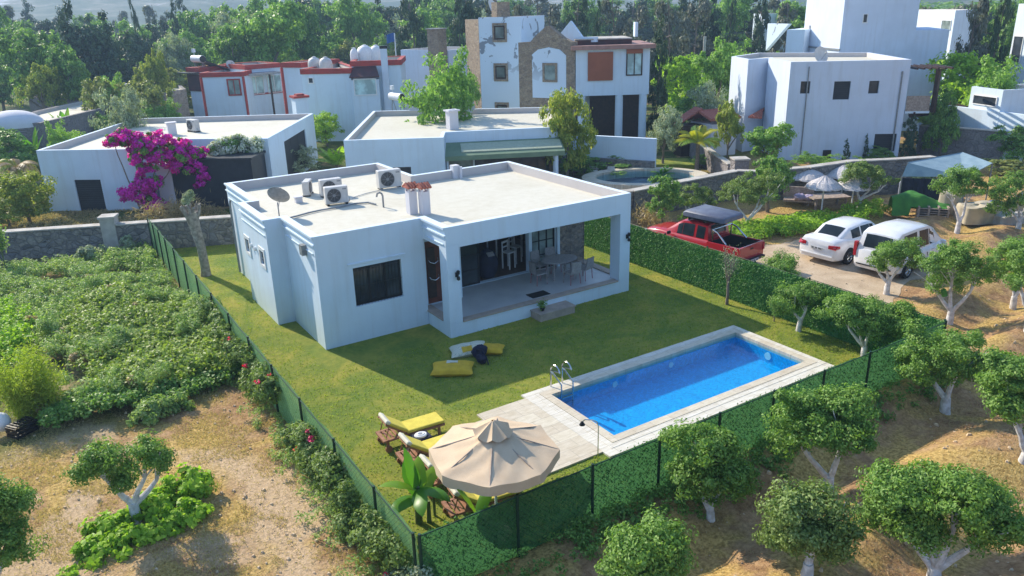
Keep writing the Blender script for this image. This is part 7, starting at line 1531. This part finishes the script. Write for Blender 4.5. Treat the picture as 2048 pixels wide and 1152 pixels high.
# far wood on the slopes as one mass
rg=np.random.default_rng(77); n=9000; a=rg.uniform(R(-25),R(88),n); d=170+330*rg.random(n)**.8; X=d*np.sin(a)-7; Y=d*np.cos(a)-22
K=60000; i=rg.integers(0,n,K); off=rg.normal(size=(K,3)); off/=np.linalg.norm(off,axis=1,keepdims=True); hh=5+5*rg.random(n)
P=np.stack([X[i],Y[i],zt(X[i],Y[i])+hh[i]*.6],1)+off*np.stack([np.full(K,3.2),np.full(K,3.2),hh[i]*.42],1)
tag(quads('far_wood',leafquads(P,off+[0,0,.4],1.9,1.5,rg),M['broad']),'distant wood fading towards the hills','wood',kind='stuff')
# clods and small stones lying on the bare soil
rd=random.Random(12); mb=MB()
for k in range(1700):
    if k%3: x=rd.uniform(2,26); y=rd.uniform(-20,-1)
    else: x=rd.uniform(-11,-2.8); y=rd.uniform(-13,-1)
    if LX0-.1<x<LX1+.1 and LY0-.3<y<LY1: continue
    s=rd.uniform(.015,.055)*(1.6 if rd.random()<.05 else 1); z=terr(x,y)+s*.2
    p=[(x+s*rd.uniform(.6,1.2)*math.cos(a),y+s*rd.uniform(.6,1.2)*math.sin(a)) for a in (.2,1.5,2.8,4.3,5.4)]
    mb.sheared([(a,b,z-s*.5) for a,b in p],[(x+(a-x)*.6,y+(b-y)*.6,z+s*rd.uniform(.3,.7)) for a,b in p])
tag(mb.build('soil_clods',plain('dry_clod',(.62,.47,.31),.95,c2=(.50,.38,.25),sc=.8,world=True)),'dry clods and pebbles scattered on the bare soil','stones',kind='stuff')
# ---------------------------------------------------------------- flowering climbers and palms
def lobes6(L,f=1.0): return [(a,b,c,q*f,q*f,q*f) for a,b,c,q in L]
def climber(xy,L,label,n,leaf,mats,seed,group=None,name='climbing_plant'):
    r=empty(name,label,'plant',(xy[0],xy[1],0),0,group); rg=np.random.default_rng(seed)
    P,Nn=crown_pts(lobes6(L),n,rg,.2,.8); quads('foliage',leafquads(P,Nn,leaf,leaf*.6,rg),M[mats[0]],r)
    P,Nn=crown_pts(lobes6(L,1.05),int(n*2.0),rg,.24,.5,clumps=int(n/30)); quads('flowers',leafquads(P,Nn,leaf*.95,leaf*.85,rg),M[mats[1]],r)
    mb=MB(); rd=random.Random(seed)
    for l in L[:5]: branch(mb,(rd.uniform(-.1,.1),0,0),l[:3],.05,.02,rd,6,.05,6)
    mb.build('stem',M['bark'],r,smooth=True); return r
climber((-1.84,23.51),[(-0.68,0.07,3.98,0.42),(-0.12,0.01,3.92,0.66),(0.63,-0.08,3.69,0.78),(1.49,-0.19,3.39,0.84),(2.37,-0.33,3.04,0.81),(3.20,-0.47,2.69,0.66),(0.30,-0.03,3.14,0.60),(1.29,-0.16,2.77,0.66),(2.27,-0.31,2.39,0.60),(3.39,-0.51,1.78,0.45),(3.17,-0.47,1.30,0.27),(0.94,-0.12,1.60,0.39),(-0.49,0.05,1.01,0.48),(0.42,-0.05,0.84,0.60),(0.78,-0.09,0.34,0.48),(0.39,-0.04,2.24,0.48),(0.13,-0.01,1.45,0.48)],'magenta bougainvillea sprawling over the corner of the white house',9000,.15,('broad','magenta'),81,name='bougainvillea')
climber((3.15,23.65),[(-0.65,0.14,2.89,0.43),(-0.07,0.02,2.96,0.58),(0.67,-0.15,3.01,0.64),(1.39,-0.33,2.83,0.58),(-0.22,0.05,1.92,0.37),(0.54,-0.12,1.64,0.34),(1.21,-0.28,2.07,0.37)],'white flowering climber over the dark shuttered veranda',5000,.13,('broad','whiteflower'),82)
def palm(xy,h,label,L,n,mats,seed,droop=R(95),tr=.13,z=0,group=None):
    r=empty('palm_tree',label,'palm',(xy[0],xy[1],z),0,group); rd=random.Random(seed); rg=np.random.default_rng(seed)
    mb=MB(); mb.tube([(0,0,-.05),(.03,0,h*.5),(0,0,h)],[tr*1.2,tr,tr*.9],10); mb.build('trunk',M['bark'],r,smooth=True)
    for k in range(n):
        az=2*PI*k/n+rd.uniform(-.2,.2); lift=R(rd.uniform(25,75)); p=Vector((0,0,h)); ax=Vector((math.cos(az),math.sin(az),0)); sd=Vector((-math.sin(az),math.cos(az),0)); ang=lift; Q=[]; seg=12
        for i in range(seg):
            d=ax*math.cos(ang)+Vector((0,0,1))*math.sin(ang); t=i/seg; w=L*.26*math.sin(PI*(.15+.8*t))
            for s in (1,-1):
                for j in range(3):
                    b=p+d*(L/seg*j/3); e=b+sd*s*w+d*w*.5-Vector((0,0,w*.45)); m_=b.lerp(e,.5)+d*.02; Q.append([tuple(b),tuple(m_+d*w*.10),tuple(e),tuple(m_-d*w*.08)])
            p=p+d*(L/seg); ang-=droop/seg*(.5+t)
        quads('frond',np.array(Q),M[mats[k%len(mats)]],r)
    return r
x,y=(28.41,12.00); palm((x,y),1.9,'small palm with drooping yellow fronds beside the round pool',1.7,15,('palmyel','palmyel','palm'),5)
x,y=(44.87,7.20); palm((x,y),1.9,'green palm beside the timber pergola of the big right house',1.8,12,('palm',),6)
x,y=(-7.12,30.98); palm((x,y),2.0,'small palm with a skirt of dead brown fronds at the left edge',1.5,22,('palmdead','palmdead','yellowleaf'),7,droop=R(150),tr=.2)
x,y=(11.30,28.71); palm((x,y),.3,'bright feathery palm against the wall of the awning house',1.7,14,('palm','brightleaf'),8,droop=R(50))
x,y=(25.74,12.20); palm((x,y),.2,'dark cycad at the rim of the round pool',.9,14,('palm','banana'),9,droop=R(70))
def bananas(x,y,lab,s,seed,h=1.6): 
    rd=random.Random(seed); return banana(x,y,lab,h,seed,[(rd.uniform(0,6.28),s*rd.uniform(.8,1.2),s*.3,R(rd.uniform(45,85)),R(rd.uniform(15,50)),rd.randint(0,1)) for _ in range(8)])
x,y=(-7.48,45.59); bananas(x,y,'tall banana plant at the left edge behind the dead palm',1.9,11)
x,y=(-5.87,41.80); bananas(x,y,'banana plant between the dead palm and the white house wall',1.7,12)
x,y=(-3.15,51.67); bananas(x,y,'banana plant behind the left roof edge of the bougainvillea house',1.8,13)
x,y=(-0.64,20.92); r=wempty('dry_shrub','dry straw coloured shrub behind the back wall','shrub',(x,y)); rg=np.random.default_rng(3); n=1500; P=rg.normal(size=(n,3))*[.8,.35,.3]+[x,y,.5]; P[:,2]=np.abs(P[:,2]); quads('foliage',leafquads(P,rg.normal(size=(n,3))+[0,0,-.2],.4,.03,rg),M['dryleaf'],r)
bladepatch('dry_yard_grass','dry brown growth between the back wall and the bougainvillea house',lambda x,y:(y> 19.2-.42*(x+8.5))*(vn(x,y,1.2,3)>-.3)*1.0,16000,.22,'dryleaf',91,(-12,2,17,27),.12)
# ---------------------------------------------------------------- air between camera and hills
HZ=MB(); HZ.box(-2600,2600,-2600,2600,-6,240)
hm=bpy.data.materials.new('air_haze'); hm.use_nodes=True; nt=hm.node_tree; nt.nodes.clear(); o=nt.nodes.new('ShaderNodeOutputMaterial'); pv=nt.nodes.new('ShaderNodeVolumePrincipled')
pv.inputs['Color'].default_value=(.45,.68,1,1); pv.inputs['Density'].default_value=.00085; pv.inputs['Anisotropy'].default_value=.2; nt.links.new(pv.outputs[0],o.inputs['Volume'])
hz=HZ.build('haze',hm); tag(hz,kind='stuff',label='pale bluish air haze over the far wood and hills',cat='haze')
